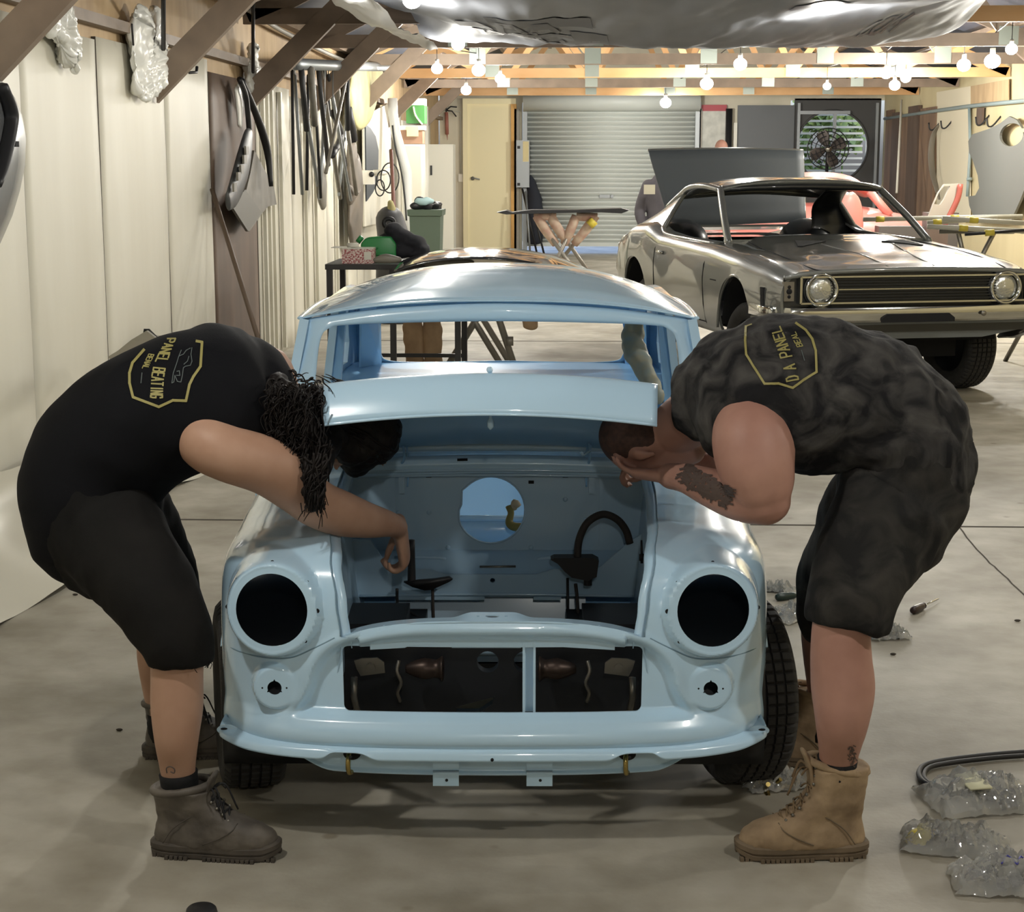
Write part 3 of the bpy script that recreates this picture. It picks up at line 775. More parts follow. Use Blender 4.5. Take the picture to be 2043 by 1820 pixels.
# windscreen frame: strip between aperture and body edge
def rrect(pts, n=10): return catmull(pts, n, True)
def screen_frame(ap_, out_, m, name, th=.02, n=10, mid=.008):
    A = rrect(ap_, n); B = rrect(out_, n); mb = MB(); L = len(A); vs_ = []
    for a, b in zip(A, B):
        a, b = np.array(a), np.array(b); nrm = np.array([0,-1,.35]); 
        vs_ += [tuple(a+np.array([0,.022,0])), tuple(a), tuple(a*.8+b*.2+nrm*mid), tuple(a*.3+b*.7+nrm*mid*1.2), tuple(b), tuple(b+np.array([0,.022,0]))]
    for i in range(L):
        j = (i+1) % L
        for k in range(5): mb.f.append((i*6+k, i*6+k+1, j*6+k+1, j*6+k))
    mb.v = vs_; o = mo(name, mb, m); return o
apF = [(-.548,1.02,.98),(-.545,1.16,1.13),(-.520,1.20,1.172),(-.46,1.205,1.183),(-.3,1.20,1.190),(0,1.19,1.196),(.3,1.20,1.190),(.46,1.205,1.183),(.520,1.20,1.172),(.545,1.16,1.13),(.548,1.02,.98),(.55,.965,.90),(.50,.94,.875),(.3,.915,.870),(0,.905,.870),(-.3,.915,.870),(-.50,.94,.875),(-.55,.965,.90)]
outF = [(-.622,1.06,.98),(-.605,1.20,1.13),(-.600,1.235,1.19),(-.50,1.228,1.212),(-.3,1.208,1.236),(0,1.192,1.250),(.3,1.208,1.236),(.50,1.228,1.212),(.600,1.235,1.19),(.605,1.20,1.13),(.622,1.06,.98),(.640,.97,.87),(.58,.93,.842),(.3,.90,.842),(0,.895,.845),(-.3,.90,.842),(-.58,.93,.842),(-.640,.97,.87)]
screen_frame(apF, outF, m_blue, 'windscreen_frame')
apR = [(-.490,2.72,.98),(-.475,2.66,1.06),(-.43,2.64,1.085),(-.2,2.63,1.095),(.2,2.63,1.095),(.42,2.64,1.085),(.465,2.66,1.06),(.480,2.72,.98),(.478,2.745,.92),(.43,2.76,.888),(.2,2.77,.885),(0,2.775,.888),(-.2,2.77,.885),(-.44,2.76,.888),(-.488,2.745,.92)]
outR = [(-.60,2.75,.98),(-.575,2.68,1.09),(-.55,2.62,1.15),(-.25,2.60,1.21),(.25,2.60,1.21),(.54,2.62,1.15),(.565,2.68,1.09),(.59,2.75,.98),(.60,2.80,.90),(.56,2.84,.83),(.25,2.86,.82),(0,2.865,.82),(-.25,2.86,.82),(-.57,2.84,.83),(-.61,2.80,.90)]
screen_frame(apR, outR, m_bluein, 'rear_window_frame', mid=-.008)
# side walls with door and quarter window openings
for s in (-1, 1):
    def sx(z):
        if z < .74: return s*(.700-.03*sm(.7,.3,z))
        if z < .855: return s*(.640+.060*math.sqrt(max(0,1-((z-.74)/.115)**2)))
        return s*(.640-(z-.855)/(1.195-.855)*.045)
    mb = MB()
    def side(u, v):
        y = .93+2.02*u; z = .20+1.0*v
        return (sx(z)-s*.05*sm(2.5,2.98,y), y, z)
    mb.grid(side, 60, 50); w_ = mo('body_side', mb, m_blue); solidify(w_, .028, 0)
    c = MB()
    def pr(pts): c = MB(); c.prism([(s*.5 if s>0 else -.9, y, z) for y, z in pts], (.4,0,0)); cut(w_, [c], 30)
    ha = 1.168
    pr([(1.10,.27),(1.06,.84),(1.075,.90),(1.26,ha),(2.14,ha),(2.16,.88),(2.12,.60),(2.0,.27)])
    pr([(2.235,.90),(2.215,ha),(2.48,ha-.01),(2.63,.98),(2.64,.90)])
    pr([(.80,1.30),(.80,.83),(.95,.855),(1.22,1.215),(1.24,1.30)])
    pr([(2.56,1.30),(2.72,1.16),(3.1,.80),(3.1,1.3)])
    mo('door_pillar', MB().prism([(s*.655,2.17,.60),(s*.595,2.17,1.19),(s*.560,2.17,1.19),(s*.615,2.17,.60)], (0,.05,0)), m_bluein, smooth=False)
    aw = MB().cyl((s*.60,2.50,.25),(s*.8,2.50,.25), .29, 40)
    cut(w_, [aw], 30)
    # quarter panel inside, wide post beside the rear window
    mo('rear_post', MB().prism([(s*.565,2.64,.88),(s*.545,2.50,1.15),(s*.50,2.60,1.12),(s*.488,2.68,1.06),(s*.492,2.74,.88)], (-s*.008,0,0)), m_bluein, smooth=False)
# tail and floor
def tail(u, v):
    x = -.66+1.32*u; z = .22+.62*v; return (x, 2.86+.12*math.sin(PI*v*.85)-.06*(abs(x)/.66)**4, z)
t_ = mo('tail_panel', MB().grid(tail, 30, 20), m_blue); solidify(t_, .004)
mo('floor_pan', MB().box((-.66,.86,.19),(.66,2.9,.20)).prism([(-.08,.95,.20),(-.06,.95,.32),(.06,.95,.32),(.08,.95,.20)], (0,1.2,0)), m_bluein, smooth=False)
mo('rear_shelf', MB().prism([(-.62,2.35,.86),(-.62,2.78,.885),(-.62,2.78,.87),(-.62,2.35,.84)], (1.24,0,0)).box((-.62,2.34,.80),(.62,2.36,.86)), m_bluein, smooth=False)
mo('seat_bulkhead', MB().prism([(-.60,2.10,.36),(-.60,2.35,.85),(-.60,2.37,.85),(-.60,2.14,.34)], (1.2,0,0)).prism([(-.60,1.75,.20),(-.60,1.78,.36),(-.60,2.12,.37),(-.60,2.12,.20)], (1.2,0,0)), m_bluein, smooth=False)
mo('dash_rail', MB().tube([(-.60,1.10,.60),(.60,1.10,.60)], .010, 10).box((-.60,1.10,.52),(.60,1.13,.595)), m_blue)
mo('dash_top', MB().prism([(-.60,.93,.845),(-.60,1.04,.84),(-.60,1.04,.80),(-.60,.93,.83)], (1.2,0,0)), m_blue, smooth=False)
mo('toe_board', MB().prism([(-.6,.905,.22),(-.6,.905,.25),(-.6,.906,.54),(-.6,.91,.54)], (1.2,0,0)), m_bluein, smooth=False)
# a glimpse of taped wiring behind the bulkhead opening
wire = obj('wiring_loom', MB().tube([(.035,1.02,.655),(.04,1.01,.635),(.035,1.0,.610),(.05,.99,.598),(.09,.99,.598),(.13,1.0,.603)], [.012,.010,.012,.013,.013,.012], 10, smooth=5), mat('yellow_tape', srgb(120,108,50), .6), MINI, world=False)
mo('bonnet_tape', MB().tube([(.048,1.02,.648),(.052,1.01,.668),(.062,1.01,.655)], .011, 8, smooth=4), mat('masking_tape', srgb(176,158,128), .8))
# masked bundle hanging in the right rear of the cabin
# ------------------------------------------------ wheels
def tyre(name, c, R, w, steer, parent, blocks=56, rim=True, rr=.62):
    T = Matrix.Translation(c) @ Matrix.Rotation(steer, 4, 'Z') @ Matrix.Rotation(PI/2, 4, 'Y')
    hw = w/2; nA = blocks*5; Rr = []
    prof = [(R*rr,-hw*.78,0),(R*(rr+.10),-hw*.98,0),(R*.84,-hw*1.04,0),(R*.93,-hw*.97,0),(R*.975,-hw*.84,1)]
    for g in range(5):
        a = -hw*.78+g*hw*.325; prof += [(R*(.992 if g in(0,4) else 1),a+.0,1),(R*(.992 if g in (0,4) else 1),a+hw*.24,1)]
        if g < 4: prof += [(R*.965,a+hw*.25,0),(R*.965,a+hw*.315,0)]
    prof += [(R*.975,hw*.84,1),(R*.93,hw*.97,0),(R*.84,hw*1.04,0),(R*(rr+.10),hw*.98,0),(R*rr,hw*.78,0)]
    for i in range(nA):
        a = 2*PI*i/nA; ring = []
        for r, z, tr in prof:
            q = .972 if (tr and i % 5 == 0) else 1
            ring.append((r*q*math.cos(a), r*q*math.sin(a), z))
        Rr.append(ring)
    t = MB().rings(Rr, True, False, T)
    to = obj(name, t, m_tyre, parent, True, world=False, auto=40)
    if rim:
        ri = MB().lathe([(R*rr,-hw*.8),(R*rr*.96,-hw*.5),(R*rr*.9,0),(R*rr*.8,hw*.35),(R*rr*.45,hw*.45),(R*rr*.3,hw*.6),(.001,hw*.6)], 36, T)
        ri.lathe([(R*rr,hw*.8),(R*rr*.97,hw*.5),(R*rr*.9,0)], 36, T)
        obj('rim', ri, m_rim, to, world=False)
    return to
ST = math.radians(13)
for s in (-1, 1): tyre('front_tyre', (s*(.668 if s<0 else .665),.44 if s<0 else .485,.258), .255, .165, ST, MINI)
for s in (-1, 1): tyre('rear_tyre', (s*.60,2.50,.258), .255, .15, 0, MINI)
# ================================================================ the grey coupe
m_cp = mat('grey_metallic_paint', srgb(104,106,102), .28, metal=.15, coat=1, coat_rough=.03)
m_cin = mat('coupe_interior', srgb(26,28,30), .35, coat=.4)
m_chrome = mat('chrome', srgb(205,205,200), .10, metal=1)
m_grl = mat('grille_black', srgb(22,24,26), .4)
m_glass = mat('lamp_glass', srgb(225,230,230), .05, trans=.85)
CR = math.radians(16.5-2.48)
COUPE = root('coupe', (2.235, 11.78, 0), 'dark grey metallic two-door coupe without glass, boot lid raised', 'car', rz=math.radians(14))
def co(name, mb, m, parent=None, smooth=True, auto=None): return obj(name, mb, m, parent or COUPE, smooth, world=False, auto=auto)
def lerp(tab, y):
    if y <= tab[0][0]: return tab[0][1]
    for (a, va), (b, vb) in zip(tab[:-1], tab[1:]):
        if y <= b: t = (y-a)/(b-a); t = t*t*(3-2*t)*.5+t*.5; return va*(1-t)+vb*t
    return tab[-1][1]
TW = [(0,.945),(.25,.965),(.8,.978),(1.6,.965),(2.5,.955),(3.2,.975),(3.7,.98),(4.2,.94),(4.55,.86)]
TB = [(0,.905),(.4,.955),(1.0,1.0),(1.6,1.03),(2.4,1.045),(2.9,1.06),(3.3,1.13),(3.7,1.11),(4.2,1.02),(4.55,.95)]
TC = [(0,.94),(.15,.965),(.6,1.02),(1.2,1.075),(1.55,1.10),(1.8,1.10),(4.55,1.0)]
TS = [(0,.50),(.3,.44),(.7,.40),(4.0,.40),(4.55,.52)]
def sect(y):
    w, zb, zs = lerp(TW,y), lerp(TB,y), lerp(TS,y); zc = lerp(TC,y)
    fr = sm(.0,.10,y); w2 = w-.02*(1-fr)
    pts = [(0,zc),(w*.30,zc-.002),(w*.52,zc-.012),(w*.70,zb+.020),(w*.82,zb+.018),(w*.91,zb),(w*.965,zb-.05),(w*.99,zb-.14),(w2,zb-.26),(w2*.985,zs+.17),(w2*.955,zs+.05),(w2*.92,zs)]
    return pts
ys = [i*4.55/90 for i in range(91)]
def body_ring(y):
    P = sect(y); Q = catmull([(x,0,z) for x, z in P], 5); R = [(q[0], y+.030*(1-abs(q[0])/.95)*0, q[2]) for q in Q]
    return R
bm_ = MB(); L = []
for y in ys:
    R = body_ring(y); L.append([(-x, y_, z) for x, y_, z in R[::-1]]+R[1:])
n = len(L[0]); bm_.add([p for r in L for p in r], [(i*n+k, i*n+k+1, (i+1)*n+k+1, (i+1)*n+k) for i in range(len(L)-1) for k in range(n-1)])
cb = co('coupe_body', bm_, m_cp); solidify(cb, .02, 1)
ac = MB()
for y in (.88, 3.55): ac.cyl((-1.3,y,.475),(-.62,y,.475),.385,48).cyl((.62,y,.475),(1.3,y,.475),.385,48)
# cabin opening and boot opening in the top
op = MB().prism([(-.80,1.62,.9),(.80,1.62,.9),(.84,2.3,.9),(.80,3.35,.9),(.62,3.75,.9),(-.62,3.75,.9),(-.80,3.35,.9),(-.84,2.3,.9)], (0,0,.6))
cut(cb, [ac, op], 32)
for s in (-1, 1):
    for y in (.88, 3.55):
        co('arch_lip', MB().tube([(s*(lerp(TW,y+.39*math.cos(a))+.002), y+.387*math.cos(a), .475+.387*math.sin(a)) for a in [PI*(-.02+1.04*i/24) for i in range(25)]], .011, 8), m_cp)
        ln = MB().grid(lambda u, v: (s*(.60+.34*v), y-.385*math.cos(PI*u), .475+.385*math.sin(PI*u)), 24, 3); co('wheel_liner', ln, m_hole)
# seams: door, bonnet, waist crease
def side_pt(y, z, s=-1, e=.004):
    R = body_ring(y); best = min((r for r in R if r[0] > .5), key=lambda r: abs(r[2]-z)); return (s*(best[0]+e), y, z)
def bz(x, y):
    R = body_ring(max(y,0)); b = min(R, key=lambda r: abs(r[0]-x)); return b[2]+.021
for s in (-1, 1):
    EP = .023
    co('door_seam', MB().tube([side_pt(1.62,z,s,.021) for z in (1.0,.9,.8,.7,.6,.5,.45)], .004, 5).tube([side_pt(2.95,z,s,.021) for z in (1.04,.95,.85,.7,.6,.5,.45)], .004, 5).tube([side_pt(y,.46,s,.021) for y in (1.62,2.0,2.5,2.95)], .004, 5), m_hole)
    co('door_handle', MB().tube([side_pt(2.72,.93,s,.03), side_pt(2.86,.93,s,.03)], .014, 8), m_chrome)
    co('guard_vent', MB().prism([(s*.95,.22,.64),(s*.95,.26,.82),(s*.95,.31,.82),(s*.95,.29,.64)], (s*.041,0,0)), m_hole, smooth=False)
    co('bonnet_seam', MB().tube([(s*x, y, bz(x,y)) for x, y in ((.66,-.005),(.70,.08),(.725,.5),(.715,1.0),(.66,1.5))], .005, 5, smooth=4), m_hole)
    # bonnet scoop
    co('bonnet_scoop', MB().prism([(s*.22,1.06,bz(.22,1.06)-.012),(s*.46,.90,bz(.46,.90)-.012),(s*.49,.92,bz(.49,.92)-.012),(s*.42,1.16,bz(.42,1.16)-.012)], (0,0,.020)), m_hole, smooth=False)
    co('bonnet_ridge', MB().tube([(s*.17,.05,bz(.17,.05)-.004),(s*.19,.5,bz(.19,.5)-.004),(s*.30,1.1,bz(.3,1.1)-.004)], .010, 8, smooth=4, flat=.6), m_cp)
    co('badge', MB().box(*( (side_pt(1.32,.80,s,.02)[0]-.003, 1.28,.795), (side_pt(1.32,.80,s,.02)[0]+.003, 1.42,.803))), m_hole, smooth=False)
co('cowl_panel', MB().prism([(-.80,1.56,1.085),(-.80,1.68,1.075),(-.80,1.68,1.02),(-.80,1.56,1.02)], (1.6,0,0)), m_cp, smooth=False)
# front face, grille, lamps, bumper
co('nose_panel', MB().prism([(-.93,.012,.52),(.93,.012,.52),(.93,.012,.90),(.72,.012,.94),(-.72,.012,.94),(-.93,.012,.90)], (0,.02,0)), m_cin, smooth=False)
co('nose_edge', MB().tube([(-.93,.0,.90),(-.70,-.012,.932),(-.35,-.02,.945),(0,-.022,.948),(.35,-.02,.945),(.70,-.012,.932),(.93,.0,.90)], .017, 10, smooth=5), m_cp)
gr = co('grille', MB().box((-.80,-.002,.735),(.80,.012,.90)), m_grl, smooth=False)
gb = MB()
for k in range(8): gb.box((-.60,-.022,.748+.0195*k),(.60,-.008,.755+.0195*k))
co('grille_bars', gb, m_grl, gr, False)
gx = MB(); 
for z in (.728,.905): gx.box((-.82,-.030,z-.006),(.82,-.012,z+.006))
for x in (-.82,.82): gx.box((x-.008,-.030,.728),(x+.008,-.012,.905))
co('grille_frame', gx, m_chrome, gr, False)
gx = MB(); gx.box((-.55,-.026,.815),(.55,-.020,.823)); co('grille_centre_bar', gx, m_chrome, gr, False)
for s in (-1, 1):
    c = (s*.672, -.01, .818); T = Matrix.Translation(c) @ Matrix.Rotation(PI/2, 4, 'X')
    hl = co('headlamp', MB().lathe([(.0001,.02),(.05,.018),(.085,.008),(.092,-.01),(.092,-.03)], 32, T), mat('reflector', srgb(200,202,198), .12, .9, bump=.004, bump_s=60))
    co('headlamp_ring', MB().lathe([(.094,.0),(.100,.028),(.112,.030),(.118,.012),(.118,-.02)], 36, T), m_chrome, hl)
    co('headlamp_shroud', MB().lathe([(.116,.01),(.128,.008),(.128,-.03)], 36, T), m_grl, hl)
    ps = co('indicator_opening', MB().box((s*.90-.035,-.015,.745),(s*.90+.035,.03,.875)), m_metal, smooth=False)
    hh = MB()
    for dz, r in ((.03,.012),(0,.02),(-.035,.012)): hh.cyl((s*.90,-.017,.81+dz),(s*.90,-.013,.81+dz), r, 14)
    co('hole', hh, m_hole, ps)
bp = MB(); R = []
for i in range(41):
    x = -1.0+2.0*i/40; ax = abs(x); yb = -.10+.05*ax**2+.16*sm(.88,1.0,ax)
    R.append([(x*.985, yb+.05, .705), (x, yb, .700), (x, yb-.012, .675), (x, yb-.006, .645), (x, yb-.002, .612), (x, yb+.015, .598), (x*.985, yb+.05, .600)])
bp.rings(R, False); co('front_bumper', bp, m_chrome, auto=40)
for s in (-1, 1): co('bumper_end', MB().rings([[(s*.985,.06+.45*t,.705-.01*t),(s*(1.0-.0*t),.06+.45*t,.69),(s*1.0,.06+.45*t,.62),(s*.985,.06+.45*t,.605)] for t in (0,.5,1)]), m_chrome)
co('valance', MB().prism([(-.90,.0,.60),(.90,.0,.60),(.88,.03,.53),(.55,.05,.47),(-.55,.05,.47),(-.88,.03,.53)], (0,.25,0)), m_grey, smooth=False)
co('bumper_recess', MB().prism([(-.27,-.115,.625),(-.23,-.115,.655),(.22,-.115,.655),(.26,-.115,.625),(.26,-.115,.598),(-.27,-.115,.598)], (0,.02,0)), m_hole, smooth=False)
co('bumper_bolt', MB().sphere((.47,-.118,.65),(.02,.01,.018),12,8), m_metal)
# roof and pillars
def croof(u, v):
    y = 2.12+1.15*v; w = .665+.03*math.sin(PI*v)-.02*v; x = w*(-1+2*u); zc = 1.495+.045*math.sin(PI*min(1,v*.9+.08))-.07*v*v
    return (x, y-.05*(1-(2*u-1)**2)*(1-v), zc-.060*abs(2*u-1)**3-.01)
rfm = co('roof_panel', MB().grid(croof, 40, 24), m_cp); solidify(rfm, .03, 1)
for s in (-1, 1):
    co('windscreen_pillar', MB().limb([((s*.815,1.52,1.06),(0,1,0),.040,.026),((s*.76,1.80,1.24),(0,1,0),.036,.024),((s*.675,2.16,1.450),(0,1,0),.036,.024)], 12, 6), m_cp)
    co('roof_rail', MB().tube([(s*.672,2.14,1.448),(s*.695,2.5,1.475),(s*.69,2.9,1.46),(s*.67,3.25,1.385),(s*.70,3.5,1.28)], .026, 10, smooth=5), m_cp)
    # sail panel, wide and sloping to the tail
    sp2 = MB(); top = [(3.12,1.44),(3.35,1.36),(3.6,1.26),(3.85,1.17),(4.1,1.09),(4.35,1.02)]; bot = [(3.05,1.06),(3.35,1.10),(3.6,1.10),(3.85,1.08),(4.1,1.035),(4.35,.99)]
    Rr = []
    TP = catmull([(0,a,b) for a, b in top], 4); BP = catmull([(0,a,b) for a, b in bot], 4)
    for t, b in zip(TP, BP):
        xt = s*(.655+.14*sm(3.1,4.3,t[1])); xb = s*(.90-.03*sm(3.6,4.3,b[1])); Rr.append([(xt+(xb-xt)*k/6, t[1]+(b[1]-t[1])*k/6, t[2]+(b[2]-t[2])*k/6+.015*math.sin(PI*k/6)) for k in range(7)])
    sp2.add([q for r in Rr for q in r], [(i*7+k, i*7+k+1, (i+1)*7+k+1, (i+1)*7+k) for i in range(len(Rr)-1) for k in range(6)])
    q_ = co('sail_panel', sp2, m_cp); solidify(q_, .025)
    co('window_sill', MB().tube([(s*.86,1.62,1.045),(s*.88,2.3,1.055),(s*.885,2.9,1.07),(s*.86,3.1,1.12)], .022, 8, smooth=4), m_cp)
    co('wheel_house', MB().sphere((s*.58,3.5,.98),(.22,.42,.20),16,10), m_cin)
co('roof_header', MB().tube([(-.675,2.15,1.452),(-.4,2.10,1.468),(0,2.085,1.475),(.4,2.10,1.468),(.675,2.15,1.452)], .026, 10, smooth=5), m_cin)
co('rear_window_bar', MB().tube([(-.66,3.28,1.38),(0,3.25,1.42),(.66,3.28,1.38)], .03, 10, smooth=5), m_cp)
co('rear_deck', MB().prism([(-.80,3.62,1.10),(.80,3.62,1.10),(.66,3.95,1.06),(-.66,3.95,1.06)], (0,0,.02)), m_cp, smooth=False)
co('boot_floor', MB().box((-.75,3.75,.60),(.75,4.5,.64)), m_cin, smooth=False)
co('tail_panel', MB().prism([(-.86,4.54,.52),(.86,4.54,.52),(.86,4.54,.92),(.80,4.54,.97),(-.80,4.54,.97),(-.86,4.54,.92)], (0,.02,0)), m_cp, smooth=False)
co('interior_tub', MB().box((-.86,1.65,.45),(.86,3.7,.50)).box((-.80,1.66,.95),(.80,1.80,1.055)).box((-.66,3.0,.5),(.66,3.5,.86)), m_cin, smooth=False)
for s in (-1,1): co('interior_side', MB().prism([(s*.86,1.66,.5),(s*.90,1.66,1.03),(s*.90,3.1,1.06),(s*.86,3.7,.9),(s*.86,3.7,.5)], (-s*.03,0,0)), m_cin, smooth=False)
# sheet hung in the right rear window, seen from inside
co('inner_quarter', MB().limb([((.60,2.9,1.43),(1,0,0),.10,.02),((.62,3.15,1.30),(1,0,0),.13,.03),((.66,3.2,1.15),(1,0,0),.16,.04),((.68,3.2,1.02),(1,0,0),.22,.05)], 16, 5), m_cin)
# boot lid
TL = [(-.74,4.02,1.77),(.72,4.02,1.77),(.66,3.75,1.14),(-.60,3.75,1.10)]
lid = MB()
def lidf(u, v):
    a = [TL[0][i]*(1-u)+TL[1][i]*u for i in range(3)]; b = [TL[3][i]*(1-u)+TL[2][i]*u for i in range(3)]
    return (a[0]*(1-v)+b[0]*v, a[1]*(1-v)+b[1]*v-.03*math.sin(PI*u), a[2]*(1-v)+b[2]*v+.012*math.sin(PI*u)*(1-v))
lo = co('boot_lid', lid.grid(lidf, 20, 8), mat('satin_grey', srgb(84,90,94), .6)); solidify(lo, .02, 0)
co('lid_edge', MB().tube([lidf(i/20,0) for i in range(21)], .012, 8), m_cp, lo); co('lid_edge', MB().tube([lidf(1,i/8) for i in range(9)], .010, 8), m_cp, lo)
for s in (-1, 1):
    tyre('front_tyre', (s*.785,.88,.335), .335, .24, math.radians(8), COUPE, 60)
    tyre('rear_tyre', (s*.78,3.55,.335), .335, .24, 0, COUPE, 48)
co('crossmember', MB().box((-.6,.55,.28),(.6,1.0,.42)), m_hole, smooth=False)
co('lower_arm', MB().tube([(.35,.8,.34),(.62,.85,.30)], .03, 8).tube([(-.35,.8,.34),(-.62,.85,.30)], .03, 8), m_metal)
co('underbody', MB().box((-.80,.35,.42),(.80,4.3,.46)), m_hole, smooth=False)
# ================================================================ people
def noise_fn(amp, sc, axis=None, seed=0):
    def f(c, n):
        q = Vector((c.x*sc[0]+seed, c.y*sc[1], c.z*sc[2])); a = noise.noise(q)+.5*noise.noise(q*2.1)
        return amp*(1-abs(a)*2.2) if False else amp*a
    return f
m_skinA = mat('skin_tan', srgb(184,148,126), .5, noise_s=9, col2=srgb(168,130,108), spec=.35)
m_skinB = mat('skin_dusty', srgb(182,140,124), .5, noise_s=8, col2=srgb(162,120,106), spec=.35)
m_shirtA = mat('black_singlet', srgb(14,15,19), .85, spec=.15, bump=.0006, bump_s=300)
m_shirtB = mat('dusty_black_singlet', srgb(27,27,29), .85, spec=.15, noise_s=9, noise_a=.25, col2=srgb(56,55,54), bump=.0006, bump_s=250, detail=9)
m_shortsA = mat('charcoal_shorts', srgb(30,29,28), .85, spec=.15, noise_s=6, col2=srgb(22,22,22), bump=.0006, bump_s=300)
m_shortsB = mat('dusty_shorts', srgb(32,32,32), .85, spec=.15, noise_s=5, noise_a=.25, col2=srgb(50,48,46), bump=.0006, bump_s=300, detail=9)
m_sock = mat('black_sock', srgb(18,18,20), .95, bump=.001, bump_s=200)
m_hair = mat('dark_hair', srgb(26,20,18), .6, spec=.25, noise_s=60, col2=srgb(15,12,12), bump=.002, bump_s=90, stretch=(1,1,.2))
m_stub = mat('cropped_hair', srgb(62,46,42), .8, noise_s=80, col2=srgb(84,60,52), bump=.0006, bump_s=400)
m_eye = mat('eye_white', srgb(220,215,205), .2); m_iris = mat('iris', srgb(50,38,30), .2)
m_tat = mat('tattoo_ink', srgb(84,70,64), .6)
m_gold = mat('gold_print', srgb(150,142,84), .6)

def head_parts(mb, T):
    """head in local axes: +z crown, -y face; origin at the base of the skull, size about .24 tall"""
    mb.sphere((0,.012,.125), (.077,.096,.100), 28, 20, T)         # cranium
    mb.limb([((0,-.040,.115),(1,0,0),.064,.052), ((0,-.050,.07),(1,0,0),.060,.048), ((0,-.056,.03),(1,0,0),.050,.042), ((0,-.062,.0),(1,0,0),.036,.034)], 20, 4, T=T)  # face and jaw
    mb.limb([((0,-.100,.118),(1,0,0),.008,.010), ((0,-.112,.09),(1,0,0),.011,.012), ((0,-.122,.068),(1,0,0),.015,.012), ((0,-.110,.058),(1,0,0),.014,.008)], 12, 4, T=T)  # nose
    mb.sphere((0,-.098,.034), (.024,.012,.006), 14, 8, T); mb.sphere((0,-.097,.024), (.021,.012,.007), 14, 8, T)   # lips
    for s in (-1, 1):
        mb.sphere((s*.030,-.090,.122), (.024,.012,.008), 14, 8, T)      # brow
        mb.sphere((s*.040,-.078,.075), (.022,.02,.018), 14, 8, T)       # cheek
        mb.limb([((s*.078,.012,.120),(0,1,0),.014,.006), ((s*.084,.010,.100),(0,1,0),.019,.007), ((s*.082,.004,.078),(0,1,0),.013,.006), ((s*.077,-.002,.062),(0,1,0),.008,.005)], 12, 3, T=T)  # ear
def face_extras(T, parent):
    for s in (-1, 1):
        e = obj('eye', MB().sphere((s*.031,-.088,.104), .0115, 14, 10, T), m_eye, parent)
        obj('iris', MB().sphere((s*.031,-.0975,.104), (.005,.003,.005), 10, 8, T), m_iris, e)
def frame(origin, z, y_hint):
    """matrix whose z is along z and whose -y looks toward y_hint"""
    z = Vector(z).normalized(); f = Vector(y_hint); f = (f-z*f.dot(z)).normalized(); y = -f; x = y.cross(z)
    m = Matrix((x, y, z)).transposed().to_4x4(); m.translation = Vector(origin); return m
def hand(mb, wrist, dirv, palm_n, side, curl=.9, thumb=.7, s=1.0):
    """hand from the wrist along dirv; palm_n points out of the palm; side=+1 puts the thumb toward dir x palm_n; returns T"""
    d = Vector(dirv).normalized(); n = Vector(palm_n); n = (n-d*n.dot(d)).normalized(); x = d.cross(n)*side
    P = lambda a, b, c: Vector(wrist)+(x*a+d*b+n*c)*s
    mb.limb([(P(0,-.02,0),x,.028*s,.020*s), (P(0,.01,0),x,.031*s,.019*s), (P(.001,.045,.001),x,.040*s,.016*s), (P(-.001,.08,.003),x,.041*s,.014*s), (P(-.002,.092,.004),x,.037*s,.011*s)], 18, 4)
    for k, (a, L, r) in enumerate(((.030,.072,.0088),(.010,.080,.0092),(-.012,.074,.0088),(-.032,.058,.0078))):
        cu = curl*(1+.10*k) if not hasattr(curl, '__len__') else curl[k]
        p = [P(a*.9,.070,.004)]; ang = .10; b, c = .088, .004; pts = [p[0], P(a,b,c)]
        for seg, f in ((.45,.9),(.30,1.1),(.25,.8)):
            ang += cu*f; b += L*seg*math.cos(ang); c += L*seg*math.sin(ang); pts.append(P(a,b,c))
        mb.tube(pts, [r*.9*s,r*1.08*s,r*s,r*.93*s,r*.72*s], 10, smooth=3)
    t = thumb; pts = [P(.018,.012,.006), P(.038,.030,.014), P(.050,.052,.020+.012*t), P(.050-.014*t,.074,.024+.024*t), P(.044-.024*t,.092,.024+.034*t)]
    mb.tube(pts, [.013*s,.0128*s,.0105*s,.0098*s,.007*s], 10, smooth=3)

